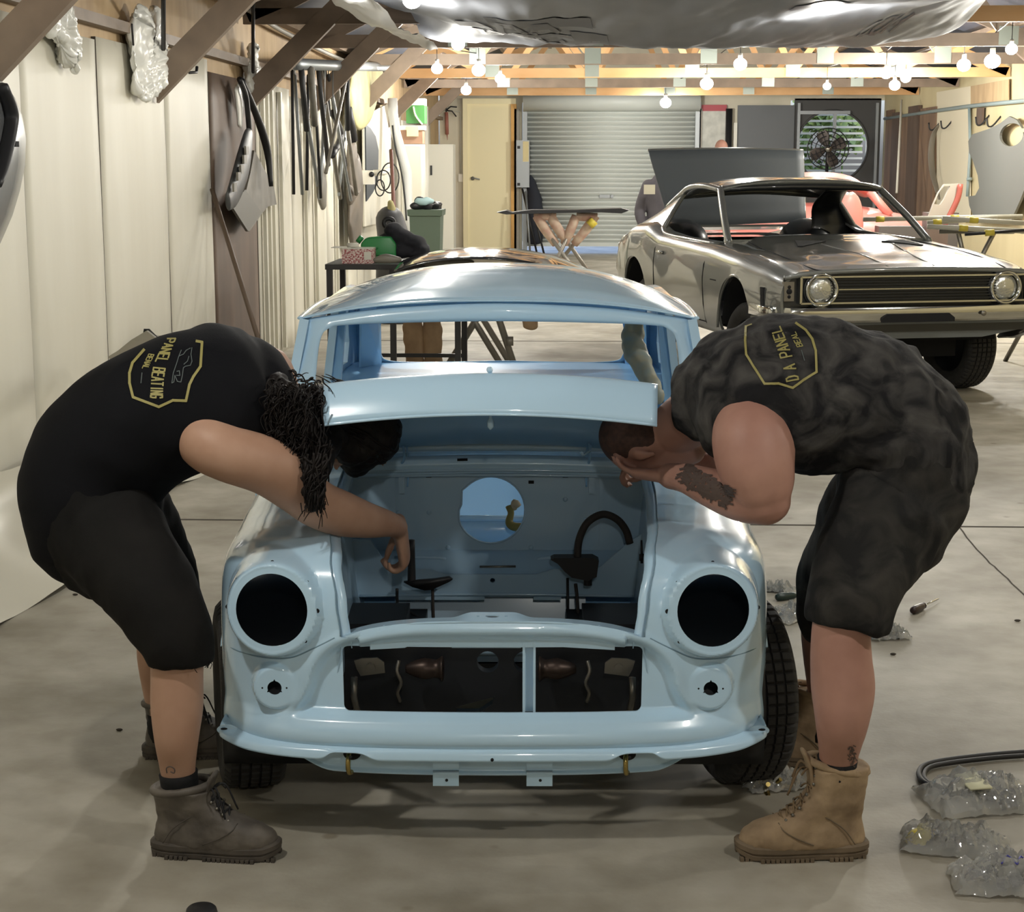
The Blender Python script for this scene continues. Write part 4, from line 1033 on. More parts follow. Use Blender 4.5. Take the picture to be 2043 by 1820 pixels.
def boot(name, parent, T, L=.31, mo_='low', cols=None, sole_c=None):
    """work boot, local axes: +x toe, z up, origin on the floor under the heel"""
    up_m, sole_m, lace_m, eye_m = cols; s = L/.31
    H_ = .125 if mo_ == 'low' else .185
    mb = MB()
    # upper as stacked outlines
    def sec(z, x0, x1, w, wt=None):
        ring = []
        for k in range(32):
            a = 2*PI*k/32; ca, sa = math.cos(a), math.sin(a); xc = (x0+x1)/2; hx = (x1-x0)/2
            ww = w*(1 if ca < 0 else 1.0); wl_ = ww*(1+.10*math.sin(PI*max(0,ca)))
            ring.append(((xc+hx*math.copysign(abs(ca)**.8,ca))*s, wl_*math.copysign(abs(sa)**.8,sa)*s, z*s))
        return ring
    toe = .285
    R = [sec(.028,-.012,toe,.047), sec(.045,-.014,toe+.004,.050), sec(.062,-.012,toe-.004,.049), sec(.078,-.008,.255,.046), sec(.092,-.004,.215,.043), sec(.106,-.006,.180,.044), sec(.122,-.008,.156,.047), sec(.140,-.010,.140,.049)]
    if mo_ == 'low': R += [sec(.158,-.012,.134,.053), sec(.168,-.014,.136,.056)]
    else: R += [sec(.162,-.012,.128,.050), sec(.190,-.014,.124,.054), sec(.215,-.016,.122,.058), sec(.224,-.017,.122,.060)]
    mb.rings([[T @ Vector(p) for p in r] for r in R])
    o = obj(name, mb, up_m, parent); remesh(o, .005, 4)
    displace(o, lambda c, n: .0022*noise.noise(c*38)+.0012*noise.noise(c*90))
    # collar padding
    zc = .168 if mo_ == 'low' else .222
    obj('collar', MB().tube([T @ Vector(((.058+.070*math.cos(a))*s, .054*math.sin(a)*s, (zc+.010*math.cos(a)*(1 if mo_=='low' else 1.6))*s)) for a in [2*PI*k/24 for k in range(24)]], .0095*s, 10, closed=True), up_m, o)
    # tongue
    tg = MB().limb([(T @ (V(.112,0,.13)*s),T.to_3x3() @ V(0,1,0),.026*s,.006*s),(T @ (V(.125,0,zc)*s),T.to_3x3() @ V(0,1,0),.030*s,.007*s),(T @ (V(.138,0,zc+.032)*s),T.to_3x3() @ V(0,1,0),.028*s,.006*s)], 16, 4)
    obj('tongue', tg, up_m, o)
    # sole
    sl = MB()
    def so(z, e, dx=0): return [T @ Vector(p) for p in [((.1365+(.158+e)*math.copysign(abs(math.cos(a))**.75,math.cos(a)))*s+dx, (.050+e)*(1-.12*math.exp(-((math.cos(a)+.15)/.3)**2))*math.copysign(abs(math.sin(a))**.7,math.sin(a))*s, z*s+(.014*s*max(0,math.cos(a)-.72)/.28 if z < .02 else .010*s*max(0,math.cos(a)-.72)/.28)) for a in [2*PI*k/48 for k in range(48)]]]
    sl.rings([so(.001,-.006), so(.004,0), so(.014,.001), so(.016,-.003), so(.019,-.003), so(.021,.002), so(.032,.002), so(.037,-.003)])
    so_ = obj('sole', sl, sole_m, o, auto=35)
    tr = MB()
    for k in range(26):
        x = -.010+.29*k/25
        for sy in (-1, 1):
            if .075 < x < .115: continue
            tr.box((x*s, sy*.022*s, .0), ((x+.0085)*s, sy*(.0515 if .02 < x < .235 else .036)*s, .009*s), T)
    tag(obj('tread', tr, sole_m, so_, False), kind='stuff')
    # stitched seams
    sm_ = MB()
    for sy in (-1, 1):
        sm_.tube([T @ (V(x,sy*y,z)*s) for x, y, z in ((.02,.0455,.040),(.045,.047,.075),(.075,.045,.098),(.11,.0425,.118))], .0016, 6, smooth=6)
        sm_.tube([T @ (V(x,sy*y,z)*s) for x, y, z in ((.12,.052,.043),(.16,.0525,.060),(.19,.047,.078),(.20,.030,.092))], .0016, 6, smooth=6)
        if mo_ != 'low': sm_.tube([T @ (V(x,sy*y,z)*s) for x, y, z in ((.025,.046,.19),(.035,.045,.15),(.06,.044,.13),(.10,.043,.12))], .0018, 6, smooth=6)
    obj('seam', sm_, sole_m, o)
    # laces
    n = 5 if mo_ == 'low' else 8
    lc = MB(); ey = MB()
    for k in range(n):
        t = k/(n-1)
        if mo_ == 'low': x = .178-.055*t; z = .104+.058*t
        else: x = .198-.082*min(1,t*1.35)+.0*t; z = .092+(.055*min(1,t*1.6))+.085*max(0,(t-.4)/.6)
        w = .024-.002*t; lc.tube([T @ (V(x,-w,z-.004)*s), T @ (V(x-.006,0,z+.010)*s), T @ (V(x-.012,w,z+.006)*s)], .0024*s, 6, smooth=3)
        lc.tube([T @ (V(x-.004,w,z-.004)*s), T @ (V(x-.008,0,z+.012)*s), T @ (V(x-.014,-w,z+.008)*s)], .0024*s, 6, smooth=3)
        for sy in (-1, 1): ey.sphere(T @ (V(x,sy*(w+.006),z-.007)*s), .0042*s, 10, 6)
    x, z = (.128,.158) if mo_ == 'low' else (.118,.205)
    for dx, dz, dy in ((.06,-.05,.03),(.045,-.065,-.02),(.03,.0,.035),(.035,-.03,-.035)):
        lc.tube([T @ (V(x,0,z)*s), T @ (V(x+dx*.5,dy*.8-.01,z+.014)*s), T @ (V(x+dx,dy-.012,z+dz)*s)], .0024*s, 6, smooth=5)
    obj('laces', lc, lace_m, o); tag(obj('eyelets', ey, eye_m, o), kind='stuff')
    return o

def figure(rt, skin_mb, skin_m, vox=.0055):
    b = obj('body', skin_mb, skin_m, rt); remesh(b, vox, 7, .6); return b
def cloth(rt, name, mb, m, vox=.008, fold=None, it=6, parent=None):
    o = obj(name, mb, m, parent or rt); remesh(o, vox, it)
    if fold: displace(o, fold)
    return o
def text_on(parent, name, s, size, T, m, depth=.0012, spacing=1.0, shrink=None, off=.002):
    cu = bpy.data.curves.new(name, 'FONT'); cu.body = s; cu.size = size; cu.extrude = depth; cu.align_x = 'CENTER'; cu.align_y = 'CENTER'; cu.space_character = spacing
    t = bpy.data.objects.new(name, cu); C.objects.link(t); bpy.context.view_layer.update()
    me = bpy.data.meshes.new_from_object(t.evaluated_get(bpy.context.evaluated_depsgraph_get())); bpy.data.objects.remove(t)
    bm = bmesh.new(); bm.from_mesh(me); bmesh.ops.subdivide_edges(bm, edges=[e for e in bm.edges if e.calc_length() > size*.25], cuts=2); bm.to_mesh(me); bm.free()
    mb = MB().add([T @ v.co for v in me.vertices], [tuple(p.vertices) for p in me.polygons])
    return mb
def project(mb, target, d, off=.0015):
    """lay the points of mb on target along direction d (world)"""
    from mathutils.bvhtree import BVHTree
    me = target.data; o_ = target; w = Vector((0,0,0))
    while o_: w += o_.location; o_ = o_.parent
    bv = BVHTree.FromPolygons([v.co+w for v in me.vertices], [tuple(p.vertices) for p in me.polygons]); d = Vector(d).normalized()
    out = []
    base = min(v[1]*0 for v in mb.v)
    for v in mb.v:
        v = Vector(v); h = bv.ray_cast(v-d*.4, d)
        out.append(tuple(h[0]+h[1]*off) if h[0] is not None else tuple(v))
    mb.v = out; return mb

def dusty(m, lo, hi, dist, scale, light):
    for n in m.node_tree.nodes:
        if n.type == 'TEX_NOISE' and n.outputs[0].links and n.outputs[0].links[0].to_node.type == 'VALTORGB':
            n.inputs['Distortion'].default_value = dist; n.inputs['Scale'].default_value = scale; r = n.outputs[0].links[0].to_node.color_ramp
            a, b = r.elements[0], r.elements[1]; dark = tuple(b.color); a.color = dark; a.position = lo; b.position = hi; b.color = light
dusty(m_shirtB, .40, .90, 1.2, 11.0, srgb(92,90,87)); dusty(m_shortsB, .42, .95, 1.2, 8.0, srgb(78,75,70))
def print_on_shirt(rt, shirt, polys, m, name):
    """flat ink shapes given in the photograph's frame, laid on the cloth where the camera sees it"""
    from mathutils.bvhtree import BVHTree
    me = shirt.data; w = rt.location
    bv = BVHTree.FromPolygons([v.co+w for v in me.vertices], [tuple(p.vertices) for p in me.polygons])
    mb = MB(); O = Vector((0,0,CAMH)); hit = {}
    def H(px, py):
        d = Vector(ray(px, py)).normalized(); h = bv.ray_cast(O, d)
        return None if h[0] is None else h[0]+h[1]*.0022
    for quad in polys:
        q = [H(*p) for p in quad]
        if any(p is None for p in q): continue
        if max((a-b).length for a in q for b in q) > .06: continue
        mb.add(q, [tuple(range(len(q)))])
    o = obj(name, mb, m, shirt, False) if False else None
    me2 = bpy.data.meshes.new(name); me2.from_pydata([tuple(Vector(v)-w) for v in mb.v], [], mb.f); me2.update()
    o = bpy.data.objects.new(name, me2); C.objects.link(o); me2.materials.append(m); o.parent = shirt
    return o
def strokes(pts, w, step=4):
    """thick polyline in 2D as small quads"""
    out = []
    for (a, b) in zip(pts[:-1], pts[1:]):
        L = math.hypot(b[0]-a[0], b[1]-a[1]); n = max(1, int(L/step)); nx, ny = -(b[1]-a[1])/L*w/2, (b[0]-a[0])/L*w/2
        ex, ey = (b[0]-a[0])/L*w/2*.6, (b[1]-a[1])/L*w/2*.6
        for k in range(n):
            p = (a[0]-ex+(b[0]-a[0]+2*ex)*k/n, a[1]-ey+(b[1]-a[1]+2*ey)*k/n); q = (a[0]-ex+(b[0]-a[0]+2*ex)*(k+1)/n, a[1]-ey+(b[1]-a[1]+2*ey)*(k+1)/n)
            out.append([(p[0]+nx,p[1]+ny),(q[0]+nx,q[1]+ny),(q[0]-nx,q[1]-ny),(p[0]-nx,p[1]-ny)])
    return out
GLY = {'P':[[(0,0),(0,1),(.7,1),(.9,.85),(.9,.6),(.7,.45),(0,.45)]],'A':[[(0,0),(.45,1),(.9,0)],[(.2,.35),(.7,.35)]],'N':[[(0,0),(0,1),(.9,0),(.9,1)]],'E':[[(.9,1),(0,1),(0,0),(.9,0)],[(0,.5),(.75,.5)]],
 'L':[[(0,1),(0,0),(.85,0)]],'B':[[(0,0),(0,1),(.7,1),(.85,.85),(.85,.65),(.7,.52),(0,.52)],[(.7,.52),(.9,.38),(.9,.15),(.72,0),(0,0)]],'T':[[(0,1),(.9,1)],[(.45,1),(.45,0)]],'I':[[(.45,0),(.45,1)]],
 'G':[[(.9,.8),(.75,1),(.2,1),(0,.8),(0,.2),(.2,0),(.75,0),(.9,.2),(.9,.45),(.5,.45)]],'D':[[(0,0),(0,1),(.6,1),(.9,.75),(.9,.25),(.6,0),(0,0)]]}
def letters(s, path, up, hgt, w):
    """letters along a 2D path (list of (px,py,upx,upy,height)) ; evenly spaced"""
    out = []; n = len(s); M_ = len(path)-1
    for i, ch in enumerate(s):
        if ch == ' ': continue
        for st in GLY[ch]:
            pts = []
            for x, y in st:
                t = (i+.12+x*.80)/n*M_; k = min(int(t), M_-1); f = t-k
                a, b = path[k], path[k+1]; q = [a[j]*(1-f)+b[j]*f for j in range(5)]
                pts.append((q[0]+q[2]*y*q[4], q[1]+q[3]*y*q[4]))
            out += strokes(pts, w, 3)
    return out
def wrinkle(amp, sx, sy, sz, ph=0):
    def f(c, n):
        q = Vector((c.x*sx+ph, c.y*sy, c.z*sz)); a = noise.noise(q)
        return amp*(.5-abs(a)*1.6)+amp*.4*noise.noise(q*2.7)
    return f
# ================================================================ left man
A = root('person', U(430,1700,Z=0), 'person in black singlet with long dark curly hair, bent over the left wing', 'person')
s = MB()
# torso core, near leg, far leg
s.limb([(U(188,1030,Y=4.20),(0,-1,0),.15,.11),(U(205,930,Y=4.20),(0,-1,-.05),.155,.13),(U(290,845,Y=4.2),(-.1,-1,-.25),.165,.13),(U(400,800,Y=4.22),(-.25,-.85,-.42),.185,.125),(U(480,785,Y=4.27),(-.28,-.85,-.42),.16,.10)], 28, 5)
s.limb([(U(470,785,Y=4.27),(-.28,-.85,-.42),.12,.085),(U(530,790,Y=4.32),(-.28,-.85,-.42),.070,.066),(U(590,815,Y=4.37),(-.28,-.85,-.3),.062,.062),(U(635,838,Y=4.40),(-.28,-.85,-.3),.060,.062)], 24, 5)
HA = frame(U(632,838,Y=4.40), U(745,885,Y=4.50)-U(632,838,Y=4.40), V(-.1,.75,-1)); head_parts(s, HA)
# near arm (his right)
s.limb([(U(395,838,Y=4.16),(0,-1,0),.070,.070),(U(412,880,Y=4.07),(0,-1,.1),.078,.072),(U(455,905,Y=4.05),(0,-1,0),.074,.070),(U(530,930,Y=4.08),(0,-1,0),.066,.072),(U(590,972,Y=4.13),(0,-1,0),.060,.066),(U(632,1005,Y=4.17),(0,-1,0),.055,.062),(U(680,1025,Y=4.24),(0,-1,0),.053,.060),(U(730,1038,Y=4.33),(0,-1,0),.046,.048),(U(772,1045,Y=4.43),(.3,-1,0),.036,.036),(U(792,1052,Y=4.50),(.3,-1,-.3),.031,.030)], 26, 6)
hand(s, U(797,1056,Y=4.52), V(.16,.28,-1), V(-1,.05,-.12), 1, curl=[.62,.95,1.1,1.2], thumb=.9, s=1.12)
# far arm
s.limb([(U(500,740,Y=4.42),(0,-1,0),.060,.062),(U(535,738,Y=4.48),(0,-1,0),.064,.064),(U(560,790,Y=4.54),(0,-1,0),.052,.055),(U(590,870,Y=4.62),(0,-1,0),.046,.048),(U(615,900,Y=4.66),(0,-1,0),.042,.044),(U(650,890,Y=4.72),(0,-1,0),.036,.038),(U(680,885,Y=4.76),(0,-1,0),.026,.03)], 20, 5)
hand(s, U(682,884,Y=4.77), V(1,.25,0), V(0,.1,-1), -1, curl=.6)
# near leg
s.limb([(U(190,1030,Y=4.10),(0,-1,0),.095,.10),(U(250,1120,Y=4.04),(0,-1,0),.092,.095),(U(330,1225,Y=3.97),(0,-1,0),.070,.075),(U(352,1290,Y=3.95),(0,-1,0),.060,.066),(U(353,1350,Y=3.94),(0,-1,0),.060,.064),(U(353,1410,Y=3.93),(0,-1,0),.059,.064),(U(352,1470,Y=3.92),(0,-1,0),.050,.055),(U(354,1525,Y=3.935),(0,-1,0),.040,.045),(U(359,1580,Y=3.94),(0,-1,0),.034,.038),(U(364,1620,Y=3.94),(0,-1,0),.032,.036)], 26, 6)
# far leg
s.limb([(U(235,1000,Y=4.32),(0,-1,0),.095,.10),(U(300,1110,Y=4.42),(0,-1,0),.085,.09),(U(335,1190,Y=4.52),(0,-1,0),.066,.07),(U(325,1240,Y=4.56),(0,-1,0),.056,.062),(U(318,1300,Y=4.58),(0,-1,0),.056,.064),(U(322,1370,Y=4.60),(0,-1,0),.05,.055),(U(325,1430,Y=4.61),(0,-1,0),.038,.042),(U(328,1480,Y=4.62),(0,-1,0),.036,.038)], 24, 6)
bodyA = figure(A, s, m_skinA)
face_extras(HA, bodyA)
# singlet
s = MB()
s.limb([(U(186,1040,Y=4.20),(0,-1,0),.190,.172),(U(180,985,Y=4.20),(0,-1,-.02),.196,.176),(U(205,915,Y=4.20),(0,-1,-.05),.196,.180),(U(275,850,Y=4.20),(-.08,-1,-.22),.200,.178),(U(355,808,Y=4.21),(-.2,-.9,-.36),.208,.172),(U(425,788,Y=4.23),(-.25,-.85,-.42),.212,.158),(U(485,775,Y=4.28),(-.28,-.85,-.44),.205,.128),(U(515,772,Y=4.30),(-.28,-.85,-.44),.170,.095)], 44, 7)
for v in (): pass
shA = cloth(A, 'singlet', s, m_shirtA, .009, wrinkle(.007, 5, 4, 7), 8)
# shorts
s = MB()
s.limb([(U(190,985,Y=4.18),(0,-1,0),.180,.165),(U(195,1040,Y=4.18),(0,-1,0),.182,.168),(U(215,1075,Y=4.18),(0,-1,0),.17,.155)], 36, 5)
s.limb([(U(205,1050,Y=4.09),(0,-1,0),.110,.145),(U(255,1120,Y=4.04),(0,-1,0),.110,.130),(U(312,1200,Y=3.98),(0,-1,0),.102,.112),(U(348,1262,Y=3.95),(0,-1,0),.092,.098),(U(358,1300,Y=3.95),(0,-1,0),.086,.083),(U(360,1322,Y=3.95),(0,-1,0),.085,.079)], 32, 6, cap=False)
s.limb([(U(255,1030,Y=4.30),(0,-1,0),.110,.12),(U(300,1100,Y=4.40),(0,-1,0),.105,.105),(U(330,1170,Y=4.48),(0,-1,0),.090,.092),(U(335,1235,Y=4.52),(0,-1,0),.085,.085)], 32, 6)
shoA = cloth(A, 'shorts', s, m_shortsA, .009, lambda c, n: wrinkle(.006, 9, 6, 6, 3)(c, n)+wrinkle(.004, 16, 10, 7, 9)(c, n), 7)
obj('rivet', MB().sphere(U(221,1063,Y=3.985), .0065, 12, 8), m_metal, shoA)
fr = MB(); random.seed(3)
for k in range(26):
    px = 302+118*random.random(); y0 = 1318+(4 if px < 400 else 0); p = U(px, y0, Y=3.94+random.uniform(-.06,.03)); fr.tube([p, p+V(random.uniform(-.006,.006),0,-.010), p+V(random.uniform(-.012,.012),0,-.012-.014*random.random())], .0009, 4)
obj('frayed_threads', fr, m_shortsA, shoA)
# socks and boots
def sock(rt, p, q, r0, r1):
    o = obj('sock', MB().tube([p, Vector(p)*.5+Vector(q)*.5, q], [r0*.98, (r0+r1)/2, r1], 24, smooth=4), m_sock, rt); displace(o, lambda c, n: .002*noise.noise(c*60)); return o
sock(A, U(356,1541,Y=3.938), U(366,1625,Y=3.942), .048, .042)
m_bootA = mat('scuffed_boot', srgb(108,101,92), .6, noise_s=14, noise_a=.25, col2=srgb(62,57,53), bump=.001, bump_s=60, detail=9)
m_soleA = mat('dirty_sole', srgb(84,77,69), .75, noise_s=20, col2=srgb(58,53,48))
m_laceA = mat('black_lace', srgb(20,20,24), .7)
def onfloor(px, py, rot, L): 
    p = U(px, py, Z=0); return Matrix.Translation(p) @ Matrix.Rotation(rot, 4, 'Z')
b = boot('boot', A, onfloor(322,1698, math.radians(-5), .31), .318, 'low', (m_bootA, m_soleA, m_laceA, m_metal))
b = boot('boot', A, onfloor(300,1508, math.radians(8), .31), .310, 'low', (m_bootA, m_soleA, m_laceA, m_metal))
sock(A, U(325,1420,Y=4.61), U(328,1470,Y=4.62), .046, .046)
obj('ankle_tattoo', MB().tube([U(333,1543,Y=3.856),U(332,1533,Y=3.856),U(340,1530,Y=3.855),U(348,1535,Y=3.856),U(347,1543,Y=3.856),U(340,1540,Y=3.856)], .0016, 5, smooth=3), m_tat, bodyA)
# hair: a cap on the skull, curls falling to the forearm
hb = MB(); hb.sphere((0,.018,.130), (.090,.108,.112), 30, 20, HA)
hb.limb([(U(700,850,Y=4.42),(0,-1,0),.06,.07),(U(640,830,Y=4.36),(0,-1,0),.075,.08),(U(590,830,Y=4.30),(0,-1,0),.07,.07),(U(560,810,Y=4.27),(0,-1,0),.05,.05)], 20, 4)
hb.limb([(U(600,880,Y=4.14),(0,-1,0),.03,.045),(U(580,840,Y=4.15),(0,-1,0),.045,.06),(U(560,800,Y=4.17),(0,-1,0),.045,.055),(U(548,770,Y=4.20),(0,-1,0),.03,.035)], 18, 4)
hb.limb([(U(640,860,Y=4.33),(0,-1,0),.06,.075),(U(622,920,Y=4.18),(0,-1,0),.045,.055),(U(624,975,Y=4.085),(0,-1,0),.022,.034),(U(624,1015,Y=4.075),(0,-1,0),.012,.018)], 20, 4)
for q in (-1,1): hb.sphere((q*.075,.005,.095), (.036,.045,.05), 14, 10, HA)
hb.sphere((0,-.045,.165), (.075,.06,.055), 14, 10, HA)
hair = obj('hair', hb, m_hair, A); remesh(hair, .009, 4); displace(hair, lambda c, n: .010*noise.noise(c*22)+.006*noise.noise(c*55))
cl = MB(); rnd = random.Random(11)
def curl(p, q, r, amp, turns, w=.0022, n=16):
    p, q = Vector(p), Vector(q); d = q-p; a = d.normalized(); u = a.orthogonal().normalized(); v = a.cross(u); ph = rnd.random()*6.28; out = []
    for i in range(n+1):
        t = i/n; am = amp*math.sin(PI*min(1,t*1.4)*.5)*(1-.3*t); out.append(p+d*t+u*(am*math.cos(ph+turns*6.28*t))+v*(am*math.sin(ph+turns*6.28*t))+V(0,0,.01*math.sin(PI*t)))
    cl.tube(out, [w*(1-.75*i/n)+.0003 for i in range(n+1)], 5)
for k in range(150):     # nape curls
    px, py = rnd.uniform(540,650), rnd.uniform(765,860); Y0 = rnd.uniform(4.09,4.34)
    curl(U(px,py,Y=Y0), U(px+rnd.uniform(-45,15), py+rnd.uniform(15,85), Y=Y0-.03), 0, rnd.uniform(.006,.016), rnd.uniform(.6,1.8), rnd.uniform(.002,.0045))
for k in range(90):     # falling tail
    px = rnd.uniform(580,665); Y0 = rnd.uniform(4.10,4.28)
    curl(U(px,rnd.uniform(860,900),Y=Y0), U(622+rnd.uniform(-18,30), rnd.uniform(940,1032), Y=4.055+rnd.uniform(0,.05)), 0, rnd.uniform(.004,.012), rnd.uniform(.5,1.6), rnd.uniform(.002,.004))
for (a, b_) in (((560,752),(530,748)),((575,745),(600,765)),((585,750),(640,775)),((560,745),(545,775)),((540,760),(520,775)),((600,760),(660,790)),((565,748),(615,752)),((525,770),(560,800)),((548,758),(590,745))):
    curl(U(*a,Y=4.28), U(*b_,Y=4.30), 0, .014, 1.2, .0025)
for (a, b_) in (((625,1000),(597,1040)),((630,1005),(608,1042)),((635,1000),(640,1052)),((645,960),(636,1055)),((640,990),(650,1035)),((615,1010),(603,1030))):
    curl(U(*a,Y=4.07), U(*b_,Y=4.05), 0, .006, .6, .0022)
for k in range(60):     # strands lying over the skull
    a = rnd.uniform(-1.2,1.6); z0 = rnd.uniform(.06,.2)
    p = HA @ V(math.sin(a)*-.092, .018+.10*math.cos(a)*.9, z0); q = HA @ V(math.sin(a)*-.100, .02+.11*math.cos(a)*.9, z0-rnd.uniform(.08,.14))
    curl(p, q, 0, .006, .8, .003, 10)
for k in range(260):
    px, py = rnd.uniform(530,645), rnd.uniform(755,900); Y0 = 4.085+.0*px if px < 610 else 4.16
    if px < 560 and py > 850: continue
    curl(U(px,py,Y=Y0+rnd.uniform(0,.05)), U(px+rnd.uniform(-12,22), py+rnd.uniform(20,60), Y=Y0-.01), 0, rnd.uniform(.008,.016), rnd.uniform(.6,1.6), rnd.uniform(.0016,.0034))
for k in range(60):
    px = rnd.uniform(600,655); curl(U(px,rnd.uniform(900,960),Y=4.07), U(622+rnd.uniform(-14,24), rnd.uniform(960,1030), Y=4.05), 0, rnd.uniform(.005,.012), rnd.uniform(.6,1.5), rnd.uniform(.003,.005))
hc = obj('curls', cl, m_hair, hair)
# print on the back
SHA = [(392,682),(403,684),(400,732),(386,752),(378,768),(371,800),(345,799),(317,812),(266,793),(259,765),(259,745),(265,725),(288,699)]
ink = strokes(SHA, 5.2)
path = [(335,676,1,-.02,16),(320,702,1,.05,20),(309,726,1,.12,22),(304,750,1,.08,23),(302,775,1,.03,23),(301,795,1,.02,23)]
ink += letters('PANEL BEATING', [(p[0],p[1],p[2],p[3],p[4]) for p in path], 0, 0, 3.0)
print_on_shirt(A, shA, ink, m_gold, 'singlet_print')
m_gink = mat('grey_print', srgb(84,92,92), .7)
CARP = [[(362,700),(357,712),(352,728),(346,745),(343,765),(347,763),(349,750),(354,762),(361,763),(364,750),(366,735),(370,732),(380,730),(383,722),(381,708),(383,695)],[(357,712),(366,708),(372,700),(380,696)],[(353,742),(358,741),(359,750),(352,750)],[(367,728),(374,722),(377,712)]]
g2 = []
for st in CARP: g2 += strokes(st, 1.6)
g2 += strokes([(284,745),(282,765)], 1.8)
gp_ = print_on_shirt(A, shA, g2, m_gink, 'singlet_print')
print_on_shirt(A, shA, letters('BENAL', [(298,707,1,.15,10),(290,722,1,.15,11),(284,737,1,.1,11)], 0, 0, 1.8), m_gold, 'singlet_print')
# ================================================================ right man
B = root('person', U(1600,1720,Z=0), 'person with cropped hair in dusty black singlet and dark shorts, leaning on the right wing', 'person')
s = MB()
s.limb([(U(1790,990,Y=4.20),(0,-1,0),.15,.11),(U(1785,900,Y=4.20),(0,-1,-.05),.155,.13),(U(1700,820,Y=4.2),(.1,-1,-.25),.165,.13),(U(1580,800,Y=4.18),(.25,-.85,-.42),.185,.13),(U(1490,800,Y=4.2),(.28,-.85,-.42),.17,.11)], 28, 5)
s.limb([(U(1470,795,Y=4.22),(.2,-.9,-.5),.12,.10),(U(1425,800,Y=4.28),(.2,-.9,-.5),.083,.082),(U(1390,825,Y=4.33),(.2,-.9,-.5),.076,.078),(U(1355,850,Y=4.38),(.2,-.9,-.4),.070,.074)], 24, 5)
HB = frame(U(1362,862,Y=4.38), U(1240,895,Y=4.46)-U(1362,862,Y=4.38), V(.05,.45,-1)); head_parts(s, HB)
# near arm (his left): heavy shoulder, elbow low, forearm back up under the chin
s.limb([(U(1500,835,Y=4.12),(0,-1,0),.085,.085),(U(1502,872,Y=4.04),(0,-1,.1),.098,.098),(U(1508,925,Y=4.00),(0,-1,0),.090,.094),(U(1520,970,Y=3.99),(0,-1,0),.074,.080),(U(1527,1000,Y=3.99),(0,-1,0),.058,.062)], 26, 6)
s.limb([(U(1535,1000,Y=3.99),(0,-1,0),.050,.050),(U(1505,1000,Y=4.0),(0,-1,0),.054,.056),(U(1465,990,Y=4.05),(0,-1,0),.052,.056),(U(1415,972,Y=4.13),(0,-1,0),.046,.048),(U(1370,955,Y=4.22),(0,-1,0),.038,.038),(U(1335,950,Y=4.30),(0,-1,0),.030,.034)], 24, 6)
hand(s, U(1332,950,Y=4.31), V(-1,.35,-.02), V(.1,.3,1), 1, curl=[.35,.3,.3,.35], thumb=.2, s=1.02)
# far arm
s.limb([(U(1450,800,Y=4.42),(0,-1,0),.070,.07),(U(1450,860,Y=4.52),(0,-1,0),.062,.062),(U(1462,925,Y=4.56),(0,-1,0),.050,.052),(U(1440,935,Y=4.57),(0,-1,0),.045,.042),(U(1400,925,Y=4.58),(0,-1,0),.042,.038),(U(1360,918,Y=4.6),(0,-1,0),.035,.033),(U(1320,915,Y=4.62),(0,-1,0),.028,.03)], 22, 5)
hand(s, U(1318,915,Y=4.62), V(-1,.1,-.15), V(0,.2,-1), 1, curl=.8, thumb=.5)
# legs
s.limb([(U(1790,1010,Y=4.12),(0,-1,0),.085,.09),(U(1750,1080,Y=4.04),(0,-1,0),.095,.10),(U(1700,1180,Y=3.97),(0,-1,0),.076,.082),(U(1680,1250,Y=3.95),(0,-1,0),.066,.071),(U(1678,1310,Y=3.94),(0,-1,0),.064,.073),(U(1682,1375,Y=3.93),(0,-1,0),.066,.076),(U(1680,1440,Y=3.92),(0,-1,0),.056,.064),(U(1674,1500,Y=3.965),(0,-1,0),.044,.049),(U(1668,1560,Y=3.99),(0,-1,0),.036,.040),(U(1664,1600,Y=3.995),(0,-1,0),.033,.036)], 26, 6)
s.limb([(U(1765,1010,Y=4.32),(0,-1,0),.085,.09),(U(1700,1090,Y=4.42),(0,-1,0),.09,.10),(U(1650,1180,Y=4.52),(0,-1,0),.072,.075),(U(1645,1250,Y=4.56),(0,-1,0),.062,.066),(U(1650,1310,Y=4.58),(0,-1,0),.060,.066),(U(1650,1370,Y=4.60),(0,-1,0),.052,.056),(U(1645,1430,Y=4.61),(0,-1,0),.04,.044),(U(1643,1490,Y=4.62),(0,-1,0),.036,.04)], 24, 6)
bodyB = figure(B, s, m_skinB)
face_extras(HB, bodyB)
# cropped scalp
hb = MB(); hb.sphere((0,.026,.128), (.0785,.090,.102), 30, 20, HB)
sc_ = obj('cropped_hair', hb, m_stub, B); remesh(sc_, .006, 3)
s = MB()
s.limb([(U(1800,985,Y=4.20),(0,-1,0),.178,.150),(U(1812,925,Y=4.20),(0,-1,-.02),.186,.158),(U(1790,865,Y=4.20),(0,-1,-.05),.19,.170),(U(1725,812,Y=4.20),(.08,-1,-.22),.198,.178),(U(1640,790,Y=4.19),(.2,-.9,-.34),.206,.182),(U(1560,785,Y=4.19),(.25,-.85,-.40),.212,.180),(U(1490,782,Y=4.22),(.28,-.85,-.42),.208,.158),(U(1440,780,Y=4.25),(.25,-.85,-.45),.175,.120),(U(1415,785,Y=4.27),(.2,-.85,-.45),.135,.10)], 44, 7)
shB = cloth(B, 'singlet', s, m_shirtB, .009, lambda c, n: wrinkle(.014, 9, 4, 6, 5)(c, n)+wrinkle(.006, 6, 14, 14, 2)(c, n)+.002*noise.noise(c*40), 7)
s = MB()
s.limb([(U(1805,930,Y=4.18),(0,-1,0),.175,.155),(U(1800,985,Y=4.18),(0,-1,0),.178,.158),(U(1785,1030,Y=4.18),(0,-1,0),.17,.150)], 36, 5)
